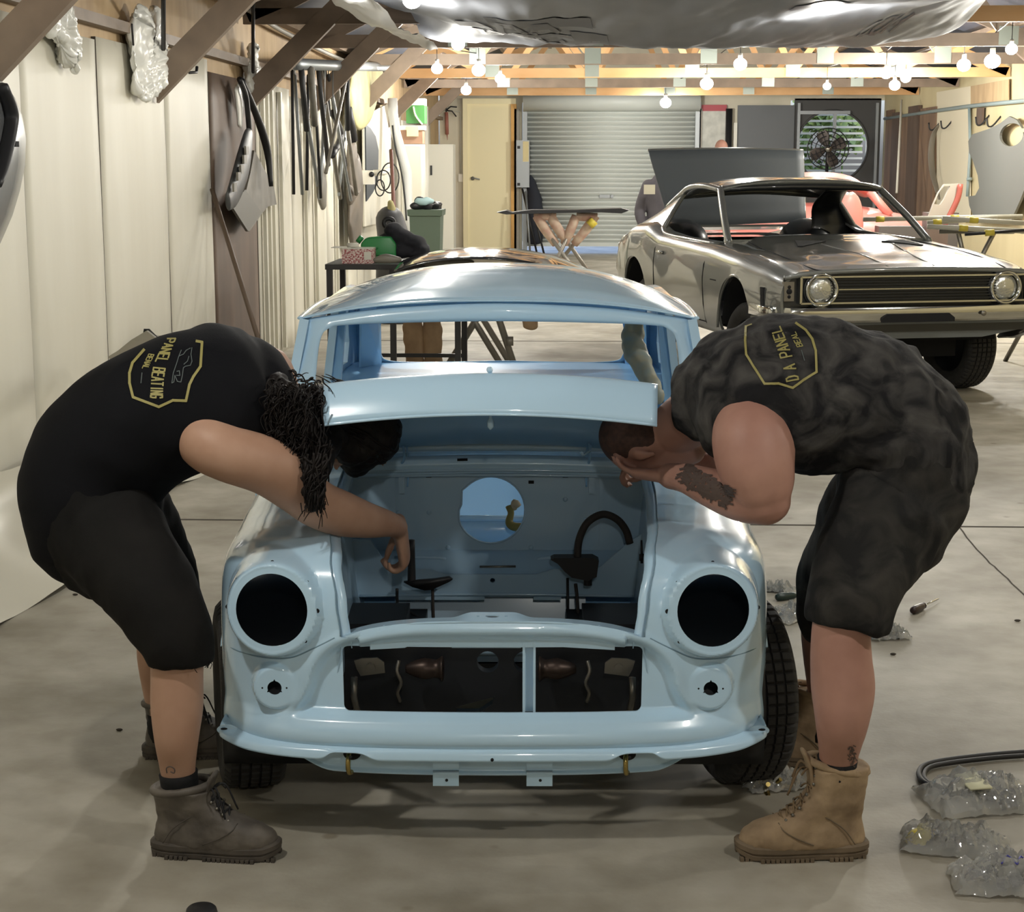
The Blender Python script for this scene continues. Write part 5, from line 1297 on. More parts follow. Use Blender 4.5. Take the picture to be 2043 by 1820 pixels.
s.limb([(U(1788,1010,Y=4.09),(0,-1,0),.115,.150),(U(1740,1090,Y=4.04),(0,-1,0),.112,.130),(U(1706,1170,Y=3.98),(0,-1,0),.104,.106),(U(1696,1215,Y=3.96),(0,-1,0),.100,.100),(U(1690,1250,Y=3.955),(0,-1,0),.098,.100)], 32, 6, cap=False)
s.limb([(U(1750,1010,Y=4.30),(0,-1,0),.110,.13),(U(1705,1090,Y=4.40),(0,-1,0),.105,.115),(U(1665,1160,Y=4.48),(0,-1,0),.094,.10),(U(1655,1225,Y=4.52),(0,-1,0),.088,.09)], 32, 6)
s.limb([(U(1750,1190,Y=4.02),(0,-1,0),.05,.025),(U(1762,1215,Y=4.02),(0,-1,0),.035,.015)], 14, 3)
shoB = cloth(B, 'shorts', s, m_shortsB, .009, lambda c, n: wrinkle(.012, 9, 6, 6, 8)(c, n)+wrinkle(.006, 13, 10, 5, 1)(c, n), 6)
m_bootB = mat('tan_suede_boot', srgb(176,152,120), .85, noise_s=12, noise_a=.25, col2=srgb(118,98,76), bump=.0008, bump_s=90, detail=9)
m_soleB = mat('tan_sole', srgb(118,102,82), .8, noise_s=18, col2=srgb(90,78,62))
m_laceB = mat('tan_lace', srgb(112,92,66), .8)
m_lbl = mat('boot_hook', srgb(120,118,112), .35, .8)
boot('boot', B, onfloor(1712,1702, math.radians(180+6), .31), .322, 'high', (m_bootB, m_soleB, m_laceB, m_lbl))
boot('boot', B, onfloor(1662,1530, math.radians(180-14), .31), .300, 'high', (m_bootB, m_soleB, m_laceB, m_lbl))
sock(B, U(1671,1512,Y=3.975), U(1664,1592,Y=3.992), .050, .042); sock(B, U(1645,1380,Y=4.61), U(1643,1470,Y=4.62), .052, .05)
SHB = [(1489,652),(1487,680),(1489,708),(1526,766),(1553,765),(1582,774),(1603,758),(1629,743),(1627,700),(1620,677),(1608,660),(1588,646)]
inkB = strokes(SHB, 4.6)+strokes([(1489,652),(1500,648)], 2.5)
inkB += letters('D A PANEL', [(1593,758,-1,.18,23),(1587,735,-1,.2,22),(1578,706,-1,.2,21),(1568,680,-1,.25,20),(1555,650,-1,.25,18)], 0, 0, 3.0)
inkB += letters('BEAL', [(1602,692,-1,.2,11),(1594,677,-1,.25,11),(1586,662,-1,.3,10)], 0, 0, 1.8)
print_on_shirt(B, shB, inkB, m_gold, 'singlet_print')
print_on_shirt(B, shB, strokes([(1599,700),(1605,720)], 1.6), m_gink, 'singlet_print')
# tattoos: patches of ink laid on the skin of the forearm and ankle
def ink_skin(body, rt, pts2d, name):
    return print_on_shirt(rt, body, pts2d, m_tat, name)
rb = random.Random(5); tq = []
for k in range(420):
    t = rb.random(); cx = 1362+95*t; cy = 942+52*t; o_ = rb.uniform(-1,1); cx += -8*o_; cy += 17*o_
    L = rb.uniform(5,12); a = rb.uniform(0,PI); tq += strokes([(cx,cy),(cx+L*math.cos(a),cy+L*math.sin(a)*.7)], rb.uniform(2.0,4.5), 3)
ink_skin(bodyB, B, tq, 'forearm_tattoo')
tq = []
for k in range(34):
    cx, cy = 1700+rb.uniform(-9,7), 1488+rb.uniform(-1,38); tq += strokes([(cx,cy),(cx+rb.uniform(-5,5),cy+rb.uniform(-6,6))], 2.0, 3)
ink_skin(bodyB, B, tq, 'ankle_tattoo')
# ================================================================ back wall and its things
def T3(*p): return Matrix.Translation(p)
def one(name, mb, m, label, cat, group=None, smooth=True, auto=None):
    return tag(obj(name, mb, m, None, smooth, True, auto), label, cat, group)
YB_ = WB-.02
# roller door
rx0, rx1 = U(1050,300,Y=WB).x, U(1388,300,Y=WB).x
m_roll = mat('roller_steel', srgb(212,218,214), .45, .0)
mb = MB(); k = 0; z = .18
prof = []
while z < 2.66:
    prof += [(z,0),(z+.045,0),(z+.055,.022),(z+.070,.022),(z+.080,0)]; z += .085
R = [[(rx0,WB+.02-d,z) for z,d in prof],[(rx1,WB+.02-d,z) for z,d in prof]]
n = len(prof); mb.add(R[0]+R[1], [(i,i+1,n+i+1,n+i) for i in range(n-1)])
rd = obj('door_1', mb, m_roll, None, False); tag(rd, kind='structure'); solidify(rd, .01)
mb = MB().box((rx0-.06,WB-.10,0),(rx0+.02,WB+.02,2.72)).box((rx1-.02,WB-.10,0),(rx1+.08,WB+.02,2.72))
obj('door_guide', mb, m_steel, rd, False)
obj('door_drum', MB().cyl((rx0-.05,WB-.22,2.72),(rx1+.05,WB-.22,2.72), .17, 20).box((rx0-.05,WB-.16,2.55),(rx1+.05,WB-.02,2.9)), m_roll, rd)
c = U(1208,392,Y=WB-.02); obj('door_lock', MB().box((c.x-.11,WB-.05,c.z-.03),(c.x+.08,WB-.01,c.z+.03)).cyl((c.x+.12,WB-.07,c.z),(c.x+.12,WB,c.z),.03,14), m_steel, rd, False)
obj('door_bottom_rail', MB().box((rx0,WB-.01,.12),(rx1,WB+.03,.19)), m_roll, rd, False)
# cream door with frame and lever
d0, d1 = U(934,300,Y=WB).x, U(1020,300,Y=WB).x; dz = U(970,208,Y=WB).z
dr = obj('door_2', MB().box((d0,WB-.06,0),(d1,WB-.02,dz)), m_cream, None, False); tag(dr, kind='structure')
obj('door_frame', MB().box((d0-.09,WB-.09,0),(d0,WB-.01,dz+.09)).box((d0-.09,WB-.10,dz),(d1+.09,WB-.01,dz+.10)), m_cream, dr, False)
obj('door_frame', MB().box((d1,WB-.12,0),(d1+.10,WB-.01,dz)), mat('raw_pine', srgb(222,172,100), .6), dr, False)
c = U(943,356,Y=WB-.1); obj('door_handle', MB().cyl((c.x,WB-.10,c.z),(c.x,WB-.05,c.z),.035,14).tube([(c.x,WB-.11,c.z),(c.x+.05,WB-.13,c.z+.0),(c.x+.13,WB-.12,c.z-.02)], .013, 8, smooth=3), m_steel, dr)
c = U(919,355,Y=WB-.02); one('light_switch', MB().box((c.x-.04,WB-.03,c.z-.07),(c.x+.04,WB,c.z+.07)), mat('switch_white', srgb(235,232,220), .4), 'white light switch plate left of the cream door', 'switch', smooth=False)
one('conduit', MB().tube([(c.x,WB-.02,c.z+.07),(c.x,WB-.02,2.55),(c.x-.9,WB-.02,2.62)], .012, 8), mat('conduit_grey', srgb(190,190,180), .5), 'thin grey conduit running up from the light switch', 'pipe')
# caulking gun on the wall
c = U(893,235,Y=WB-.06); g = root('caulking_gun', c, 'red and black caulking gun hung on the wall left of the cream door', 'tool')
obj('tube', MB().cyl(c+V(-.02,0,.10),c+V(-.01,0,-.30),.032,14).cyl(c+V(-.01,0,-.30),c+V(-.005,0,-.40),.012,10,.003), mat('caulk_red', srgb(168,110,96), .5), g)
obj('trigger', MB().tube([c+V(-.02,0,.14),c+V(.06,0,.20),c+V(.17,0,.19)], .012, 8).tube([c+V(-.02,0,.13),c+V(.08,0,.12),c+V(.16,0,.02)], .012, 8).cyl(c+V(-.02,0,.08),c+V(-.03,0,.22),.012,8), m_black, g)
# white cabinets left of the door
m_cab = mat('white_cabinet', srgb(214,212,200), .4)
def P(px, py, Y): return U(px, py, Y=Y)
def cab(x0, x1, y0, y1, Y, label, dep=.5):
    a, b = P(x0,y0,Y), P(x1,y1,Y); r = root('cabinet', ((a.x+b.x)/2, Y+dep/2, 0), label, 'cabinet')
    obj('body', MB().box((a.x,Y,0),(b.x,Y+dep,a.z)), m_cab, r, False); obj('door', MB().box((a.x+.01,Y-.02,.05),(b.x-.01,Y,a.z-.02)), m_cab, r, False)
    obj('handle', MB().box((a.x+.05,Y-.045,1.45),(a.x+.08,Y-.02,1.6)), m_black, r, False)
cab(800, 843, 288, 480, 23.6, 'white tall cabinet below the brown carton, beside the downpipe'); cab(852, 905, 288, 480, 27.2, 'pale grey tall cabinet between the bin and the cream door')
sh = MB(); a, b = P(795,247,23.6), P(850,250,23.6); sh.box((a.x,26.9,a.z-.03),(b.x,27.5,a.z)); 
a, b = P(797,252,23.65), P(843,287,23.65); c1 = root('carton', ((a.x+b.x)/2,23.85,b.z), 'brown carton with white tape on top of the tall white cabinet', 'box')
obj('box', MB().box((a.x,23.65,b.z),(b.x,24.0,a.z-.05)), mat('cardboard', srgb(142,112,92), .8), c1, False)
obj('tape', MB().box((a.x,23.64,a.z-.05),(b.x+.02,24.0,a.z+.01)), mat('white_tape', srgb(226,222,210), .6), c1, False)
obj('note', MB().box((a.x+.10,23.635,b.z+.10),(a.x+.26,23.645,b.z+.24)), mat('cream_paper', srgb(222,208,160), .7), c1, False)
a2, b2 = P(810,201,23.65), P(847,246,23.65)
gb_ = root('green_box', ((a2.x+b2.x)/2,23.85,b2.z), 'green and white box stacked on the brown carton under the roof', 'box')
obj('box', MB().box((a2.x,23.65,b2.z),(b2.x,24.0,a2.z-.06)), mat('green_card', srgb(62,122,62), .6), gb_, False)
obj('lid', MB().box((a2.x+.0,23.64,a2.z-.06),(b2.x,24.0,a2.z+.03)), mat('white_card', srgb(228,226,216), .6), gb_, False)
obj('swoosh', MB().tube([(a2.x+.10,23.645,a2.z-.08),(a2.x+.13,23.645,a2.z-.2),(a2.x+.22,23.645,a2.z-.32)], .012, 6, smooth=4), MATS['white_card'], gb_)
# white vertical pipe
p = P(848,300,26.8); one('white_pipe', MB().cyl((p.x,26.8,0),(p.x,26.8,2.5),.055,14), mat('pvc_white', srgb(228,226,214), .4), 'straight white pipe standing between the two tall cabinets', 'pipe')
# kinked downpipe
dp = [(783,196,22.0),(784,225,22.0),(789,262,22),(812,345,22.0),(814,425,22.0),(817,470,22.0)]
one('downpipe', MB().tube([P(*q) for q in dp], .062, 14), mat('downpipe', srgb(222,224,222), .35), 'white kinked downpipe coming down from the left wall to the jacket', 'pipe')
p0 = P(817,470,22.0); one('downpipe', MB().tube([p0, (p0.x+.02,22.0,.0)], .062, 14), MATS['downpipe'], 'lower length of the white downpipe standing on the floor', 'pipe')
cb_ = [P(783,250,21.94),P(788,290,21.94),P(801,345,21.94),P(808,400,21.94),P(811,440,21.94)]
one('cable', MB().tube(cb_, .012, 6, smooth=5), m_black, 'black cable hanging beside the white downpipe', 'cable')
# wheelie bin with rubbish
bx = P(850,480,20.5); r = root('wheelie_bin', (bx.x,20.6,0), 'dark green wheelie bin heaped with rubbish by the white cabinets', 'bin')
m_bin = mat('bin_green', srgb(78,92,78), .5); x = bx.x
zt = P(850,418,20.5).z
obj('bin', MB().rings([[(x-w,20.6-d,z),(x+w,20.6-d,z),(x+w,20.6+d,z),(x-w,20.6+d,z)] for z,w,d in ((.03,.15,.17),(.5,.17,.20),(zt-.08,.185,.23),(zt-.07,.205,.25),(zt,.21,.26))]), m_bin, r, auto=30)
obj('bin_handle', MB().cyl((x-.18,20.9,zt-.05),(x+.18,20.9,zt-.05),.015,8), m_bin, r)
for s in (-1,1): obj('wheel', MB().cyl((x+s*.16,20.82,.10),(x+s*.20,20.82,.10),.10,18), m_black, r)
rb_ = MB(); rr = random.Random(2)
for k in range(9): rb_.sphere((x+rr.uniform(-.13,.13),20.6+rr.uniform(-.15,.15),zt+rr.uniform(0,.10)), (rr.uniform(.06,.10),.07,rr.uniform(.03,.07)), 10, 7)
o = obj('rubbish_bag', rb_, m_black, r); remesh(o,.02,2); displace(o, lambda c,n:.03*noise.noise(c*9))
cr_ = MB().sphere((x-.02,20.42,zt+.10), (.12,.05,.05), 12, 8); o = obj('rubbish_cloth', cr_, mat('cyan_cloth', srgb(150,176,178), .7), r); displace(o, lambda c,n:.04*noise.noise(c*12))
obj('bin_label', MB().box((x-.14,20.385,.66),(x-.08,20.39,.68)), MATS['white_tape'], r, False)
# electrical cabinet, coat, rods right of the cream door
a, b = P(1030,280,WB-.3), P(1056,374,WB-.3)
eb = root('switchboard', ((a.x+b.x)/2,WB-.2,b.z), 'grey steel switchboard between the cream door and the roller door', 'electrical box')
obj('box', MB().box((a.x,WB-.3,b.z),(b.x,WB-.02,a.z)), m_steel, eb, False); obj('label_plate', MB().box((a.x+.12,WB-.305,a.z-.38),(b.x-.01,WB-.30,a.z-.02)), MATS['cream_paper'], eb, False)
for q in (.12,.78): obj('latch', MB().box((a.x+.02,WB-.31,a.z-q-.03),(a.x+.07,WB-.30,a.z-q+.02)), m_black, eb, False)
m_pc = mat('corner_post', srgb(150,146,136), .5)
o = obj('trim_6', MB().box((P(1026,300,WB-.1).x,WB-.12,0),(P(1036,300,WB-.1).x,WB-.02,2.6)).box((P(1395,300,WB-.1).x,WB-.1,0),(P(1400,300,WB-.1).x,WB-.02,2.6)), m_pc, None, False); tag(o, kind='structure')
ct = MB().limb([(P(1058,352,31.5),(1,0,0),.03,.07),(P(1062,375,31.45),(1,0,0),.10,.08),(P(1068,420,31.42),(1,0,0),.15,.09),(P(1066,480,31.42),(1,0,0),.14,.08)], 16, 5)
o = one('coat', ct, mat('navy_coat', srgb(34,38,48), .8), 'black coat hanging under the switchboard', 'coat'); displace(o, lambda c,n:.03*noise.noise(c*6))
for k,(xa,ya,xb,yb) in enumerate(((1042,376,1072,509),(1049,382,1058,509),(1064,420,1086,509))):
    one('rod', MB().tube([P(xa,ya,31.15-.12*k),P(xb,yb,30.95-.12*k)], .018, 8), [m_black,m_steel,m_black][k], ['long black rod leaning beside the black coat','thin steel rod leaning beside the black coat','short black rod low beside the black coat'][k], 'rod')
# white board with red band, dark grey wall section, pipes
a, b = P(1399,215,WB-.03), P(1448,297,WB-.03)
wb = root('notice_board', ((a.x+b.x)/2,WB-.05,b.z), 'marbled white board with a red band on top right of the roller door', 'board')
obj('board', MB().box((a.x,WB-.06,b.z-.3),(b.x,WB-.03,a.z)), mat('marbled', srgb(212,212,204), .5, noise_s=6, col2=srgb(176,178,172)), wb, False); obj('red_band', MB().box((a.x,WB-.07,a.z-.06),(b.x,WB-.04,a.z+.05)), mat('red_band', srgb(172,66,76), .5), wb, False)
a = P(1470,300,WB-.04); b = P(1583,300,WB-.04)
o = obj('wall_back', MB().box((a.x,WB-.05,0),(b.x,WB-.02,2.66)), mat('slate_panel', srgb(108,112,116), .6), None, False); tag(o, kind='structure')
one('black_pipe', MB().tube([(P(1453,300,WB-.1).x,WB-.12,.2),(P(1453,300,WB-.1).x,WB-.12,2.6)], .06, 12), m_black, 'thick black pipe on the wall right of the red banded board', 'pipe')
one('white_post', MB().box((P(1463,300,WB-.1).x,WB-.1,0),(P(1470,300,WB-.1).x,WB-.02,2.35)), MATS['pvc_white'], 'narrow white post next to the black pipe', 'post', smooth=False)
# ---- round window in a dark double frame, fan in front, garden outside
cw = P(1660,292,WB); rw = 69/FPX*WB
m_dkf = mat('dark_frame', srgb(74,74,74), .6)
bx0, bx1 = P(1583,300,WB).x, P(1755,300,WB).x
wn = obj('window_1', MB().box((bx0,WB,0),(bx1,WB+.06,2.78)), m_dkf, None, False); tag(wn, kind='structure'); cut(wn, [MB().cyl((cw.x,WB-.3,cw.z),(cw.x,WB+.4,cw.z), rw, 56)], 30)
obj('window_rim', MB().tube([(cw.x+rw*math.cos(a),WB-.01,cw.z+rw*math.sin(a)) for a in [2*PI*k/48 for k in range(48)]], .02, 8, closed=True), m_dkf, wn)
obj('window_bar', MB().box((cw.x+.0,WB-.05,0),(cw.x+.06,WB,2.5)).box((bx0+.05,WB-.06,0),(bx0+.10,WB,2.7)).box((bx1-.10,WB-.06,0),(bx1-.05,WB,2.7)).box((bx0+.1,WB-.06,2.5),(cw.x+.3,WB,2.56)), m_steel, wn, False)
slat = MB()
for k in range(12): slat.box((cw.x-rw-.1,WB+1.2,cw.z-rw-.05+k*.115),(cw.x+rw+.1,WB+1.22,cw.z-rw-.01+k*.115))
one('slatted_fence', slat.box((cw.x-.9,WB+1.22,0),(cw.x-.8,WB+1.28,3)).box((cw.x+.8,WB+1.22,0),(cw.x+.9,WB+1.28,3)), mat('pale_fence', srgb(214,216,206), .6), 'pale horizontal slatted fence outside the round window', 'fence', smooth=False)
for k,(dx,dz,r_) in enumerate(((-.50,-.05,.42),(.50,.25,.42),(.05,-.62,.36),(-.1,.62,.36))):
    sb = MB(); rr = random.Random(k)
    for q in range(160):
        a = V(rr.gauss(0,1),rr.gauss(0,1),rr.gauss(0,1)).normalized()*r_*rr.uniform(.5,1); c = V(cw.x+dx,WB+2.1,cw.z+dz)+a; t = V(rr.gauss(0,1),rr.gauss(0,1),rr.gauss(0,1)).normalized()*.17; u_ = t.orthogonal()*.5
        sb.add([c,c+t*.5+u_,c+t,c+t*.5-u_], [(0,1,2,3)])
    sb.cyl((cw.x+dx,WB+2.1,0),(cw.x+dx,WB+2.1,cw.z+dz),.02,6)
    one('shrub', sb, mat('leaf_green', srgb(150,172,96), .6, noise_s=3, col2=srgb(84,110,60)), ['green shrub outside the round window on its left','green shrub outside the round window, upper right','green shrub low outside the round window','green shrub crown at the top of the round window'][k], 'shrub', 'shrubs outside the window', smooth=False)
fc = P(1652,297,WB-1.0); fn = root('pedestal_fan', (fc.x,WB-1.0,0), 'dark pedestal fan standing before the round window', 'fan')
cg = MB()
for rr_ in (.06,.14,.22,.30,.36): cg.tube([(fc.x+rr_*math.cos(a),WB-1.0,fc.z+rr_*math.sin(a)) for a in [2*PI*k/32 for k in range(32)]], .010, 6, closed=True)
for k in range(16): a = 2*PI*k/16; cg.tube([(fc.x,WB-1.03,fc.z),(fc.x+.36*math.cos(a),WB-1.0,fc.z+.36*math.sin(a))], .006, 5)
obj('guard', cg, m_black, fn)
bl_ = MB()
for k in range(4):
    a = PI*k/2+.4; bl_.limb([((fc.x+.05*math.cos(a),WB-.98,fc.z+.05*math.sin(a)),(-math.sin(a),.4,math.cos(a)),.04,.006),((fc.x+.20*math.cos(a),WB-.98,fc.z+.20*math.sin(a)),(-math.sin(a),.4,math.cos(a)),.11,.006),((fc.x+.32*math.cos(a),WB-.98,fc.z+.32*math.sin(a)),(-math.sin(a),.4,math.cos(a)),.09,.006)], 10, 3)
obj('blade', bl_, mat('fan_blade', srgb(92,84,80), .4), fn); obj('hub', MB().sphere((fc.x,WB-1.05,fc.z),.07,14,10), m_chrome, fn)
obj('stand', MB().cyl((fc.x,WB-.93,0),(fc.x,WB-.93,fc.z),.03,10).cyl((fc.x,WB-.93,0),(fc.x,WB-.93,.04),.28,24), m_black, fn)
# ---- right wall: timber boards, pipes, hooks, parts
m_tb = mat('old_boards', srgb(138,112,90), .7, noise_s=4, col2=srgb(104,82,66), stretch=(1,1,.3))
m_tb2 = mat('dark_boards', srgb(104,86,74), .7, noise_s=4, col2=srgb(84,68,58), stretch=(1,1,.3))
ya = 31.2
edges = [1752,1766,1780,1797,1818,1850]
for k,(e0,e1) in enumerate(zip(edges[:-1],edges[1:])):
    y0, y1 = WR*FPX/(e0-1168), WR*FPX/(e1-1168); y0 = min(y0, 31.4)
    one('timber_board', MB().box((WR-.05-.02*(k%2),y1+.03,.0),(WR-.01,y0-.03,2.55-.06*(k%3))), [m_tb,m_tb2][k%2], 'upright timber board on the right wall, '+['farthest in the corner','second from the corner','middle one','second nearest','nearest and widest, beside the pale sheets'][k], 'board', 'timber boards on the right wall', smooth=False)
m_pipe = mat('pale_blue_pipe', srgb(142,158,160), .4)
def RWp(px, py, d=.06): return U(px, py, X=WR-d)
one('pipe', MB().tube([RWp(1765,237),RWp(1868,221),RWp(1933,212),RWp(2043,201),RWp(2200,184)], .028, 8), m_pipe, 'pale blue pipe running level along the right wall', 'pipe')
one('pipe', MB().tube([RWp(1934,214),RWp(1936,300),RWp(1932,360),RWp(1930,392)], .022, 8).cyl(RWp(1934,355),RWp(1934,360),.04,8), m_pipe, 'upright pale blue pipe left of the hanging grey guard', 'pipe')
one('rod', MB().tube([RWp(1799,200,.3),RWp(1789,385,.5)], .018, 8), MATS['pvc_white'], 'thin white rod leaning before the timber boards', 'rod')
for k,(x,y) in enumerate(((1877,250),(1902,246),(1974,238),(1997,240))):
    p = RWp(x,y-8,.0); one('hook', MB().tube([p, p+V(-.10,0,-.12), p+V(-.16,.0,-.12), p+V(-.18,0,-.02)], .012, 6, smooth=3), m_black, 'steel wall hook on the right wall, '+['first from the timber boards','second from the timber boards','above the grey guard','last before the photo edge'][k], 'hook', 'hooks on the right wall')
one('strap', MB().box(RWp(1953,216,.03),RWp(1958,248,.06)), m_tb2, 'short brown strap hanging under the blue pipe on the right wall', 'strap', smooth=False)
o = obj('trim_7', MB().prism([RWp(1938,172,.03),RWp(2014,158,.03),RWp(2014,205,.03),RWp(1938,214,.03)], (-.01,0,0)), m_ply, None, False); tag(o, kind='structure')
o = obj('trim_8', MB().prism([RWp(1870,184,.02),RWp(1937,172,.02),RWp(1937,440,.02),RWp(1870,420,.02)], (-.01,0,0)), mat('pale_sheet', srgb(222,214,190), .6), None, False); tag(o, kind='structure')
one('metal_strip', MB().tube([RWp(1872,250,.10),RWp(1863,268,.12),RWp(1858,300,.14),RWp(1860,340,.14),RWp(1868,375,.14),RWp(1874,398,.12)], [.02,.04,.05,.05,.04,.02], 8, smooth=4, flat=.3), mat('dusty_metal', srgb(118,112,100), .6), 'long thin curved metal strip hanging on the right wall beside the boards', 'car part')
# hanging grey guard with a lamp hole
GP = [(1936,282),(1944,268),(1975,258),(2000,246),(2018,232),(2034,240),(2043,255),(2058,300),(2056,360),(2040,400),(2022,440),(1985,444),(1950,440),(1938,410),(1936,392),(1950,390),(1958,375),(1955,350),(1945,320),(1938,305)]
gm = MB(); gp3 = [RWp(x,y,.10) for x,y in GP]
gm.prism(gp3, (-.03,0,0))
gd = one('car_guard', gm, mat('grey_primer_panel', srgb(112,114,110), .5), 'grey primed car guard with a round lamp hole hanging on the right wall', 'car part', smooth=False)
hc_ = RWp(2022,269,.1); hr = 18/FPX*hc_.y
cut(gd, [MB().cyl((WR-.3,hc_.y,hc_.z),(WR+.1,hc_.y,hc_.z), hr, 30)], 30) if False else None
hh = MB(); hh.tube([(WR-.3,hc_.y,hc_.z),(WR+.05,hc_.y,hc_.z)], .14, 28); hh.v = [(v[0], hc_.y+(v[1]-hc_.y)*4.2, v[2]) for v in hh.v]; cut(gd, [hh], 30)
# grey and red door frame and poles at the right
def quadshape(name, pts, Y, d, m, label, cat): return one(name, MB().prism([U(x,y,Y=Y) for x,y in pts], (0,d,0)), m, label, cat, smooth=False)
qd = quadshape('door_shell', [(1850,440),(1862,408),(1872,385),(1884,368),(1915,366),(1913,385),(1895,420),(1880,448),(1855,450)], 17.6, .06, mat('beige_grey', srgb(160,150,136), .6), 'grey and red door shell leaning by the right wall', 'car part')
cut(qd, [MB().prism([U(x,y,Y=17.4) for x,y in ((1872,408),(1882,384),(1892,372),(1904,372),(1892,398),(1884,410))], (0,.5,0))], 30)
obj('red_edge', MB().tube([U(1884,450,Y=17.55),U(1900,420,Y=17.55),U(1912,392,Y=17.55),U(1916,367,Y=17.55)], .03, 8, smooth=3), mat('dull_red', srgb(150,74,62), .5), qd)
# floor support for it
st_ = MB().box(tuple(U(1856,448,Y=17.55))[:2]+(0,), tuple(U(1884,450,Y=17.75))); one('crate', st_, m_tb2, 'low brown crate under the grey and red door shell', 'crate', smooth=False)
m_pole = mat('pale_pole', srgb(190,186,170), .5); m_yel = mat('yellow_tape_bright', srgb(206,188,70), .5)
for k,(x0,y0,x1,y1,Y) in enumerate(((1722,438,2040,432,14.9),(1850,445,1990,434,14.5),(1880,436,2060,446,14.2),(1850,452,2060,462,13.9),(1925,468,2060,458,13.7))):
    a, b = U(x0,y0,Y=Y), U(x1,y1,Y=Y); r = root('trim_pole', a, ['long pale pole with yellow tape behind the coupe windscreen','short pale pole crossing right of the coupe','upper pale pole at the right edge','pale pole low at the right edge, above the coupe bonnet','dark pole nearest above the coupe bonnet'][k], 'pole', 'poles laid across stands right of the coupe')
    obj('pole', MB().cyl(a,b,.020 if k!=4 else .012,8), m_pole if k!=4 else m_black, r)
    for t in ((.08,.55) if k < 2 else (.3,)): q = a+(b-a)*t; obj('tape', MB().cyl(q,q+(b-a).normalized()*.07,.026,8), m_yel, r)
for k,x in enumerate((1935,2095)):
    p = U(x,452,Y=14.3); r = root('trestle', (p.x,14.3,0), ['dark folding stand under the poles right of the coupe','dark folding stand under the poles at the photo edge'][k], 'stand')
    for s in (-1,1): obj('leg', MB().tube([(p.x-.15*s,14.3-.25,p.z-.02),(p.x+.25*s,14.3+.25,0)], .02, 8), m_metal, r)
    obj('cross_bar', MB().tube([(p.x-.3,14.05,p.z-.03),(p.x+.3,14.05,p.z-.03)], .02, 8), m_metal, r)
# ---- red car behind the coupe
rc = root('red_car', (U(1640,400,Y=20.5).x, 20.5, 0), 'faded red car body mostly hidden behind the grey coupe', 'car'); m_red = mat('faded_red', srgb(206,128,118), .4, coat=.4)
cx_ = U(1640,400,Y=20.5).x; zt_ = U(1640,345,Y=20.5).z
obj('body', MB().limb([((cx_-1.1,20.6,.75),(0,1,0),.8,.30),((cx_-.7,20.6,.80),(0,1,0),.85,.36),((cx_+.2,20.6,.80),(0,1,0),.85,.38),((cx_+1.0,20.6,.72),(0,1,0),.8,.32)], 24, 5), m_red, rc)
obj('roof', MB().limb([((cx_-.55,20.8,1.30),(0,1,0),.45,.06),((cx_-.3,20.8,zt_-.10),(0,1,0),.6,.09),((cx_+.25,20.8,zt_-.10),(0,1,0),.6,.09),((cx_+.55,20.8,1.30),(0,1,0),.45,.06)], 20, 5), m_red, rc)
for s in (-1,1): obj('roof_post', MB().tube([(cx_+s*.52,20.3,1.32),(cx_+s*.75,20.2,1.05)], .05, 8), m_red, rc); obj('wheel', MB().cyl((cx_+s*.8,19.85,.32),(cx_+s*.8,20.05,.32),.32,24), m_tyre, rc)
hp = U(1690,412,Y=19.5); one('car_wing', MB().limb([(V(hp.x-.02,hp.y,.03),(1,0,0),.12,.05),(hp+V(-.02,0,-.55),(1,0,0),.16,.05),(hp+V(-.01,0,-.2),(1,0,0),.20,.07),(hp+V(0,0,.04),(1,0,0),.15,.06),(hp+V(-.04,0,.11),(1,0,0),.07,.04)], 20, 5), m_red, 'rounded faded red panel seen through the coupe windscreen', 'car part')
one('grey_crate', MB().box((hp.x+.35,19.4,0),(hp.x+.85,19.7,.95)).box((hp.x+.9,19.5,0),(hp.x+1.25,19.8,1.1)), mat('dusky', srgb(84,78,74), .6), 'dark stacked boxes between the red panel and the timber boards', 'boxes', smooth=False)
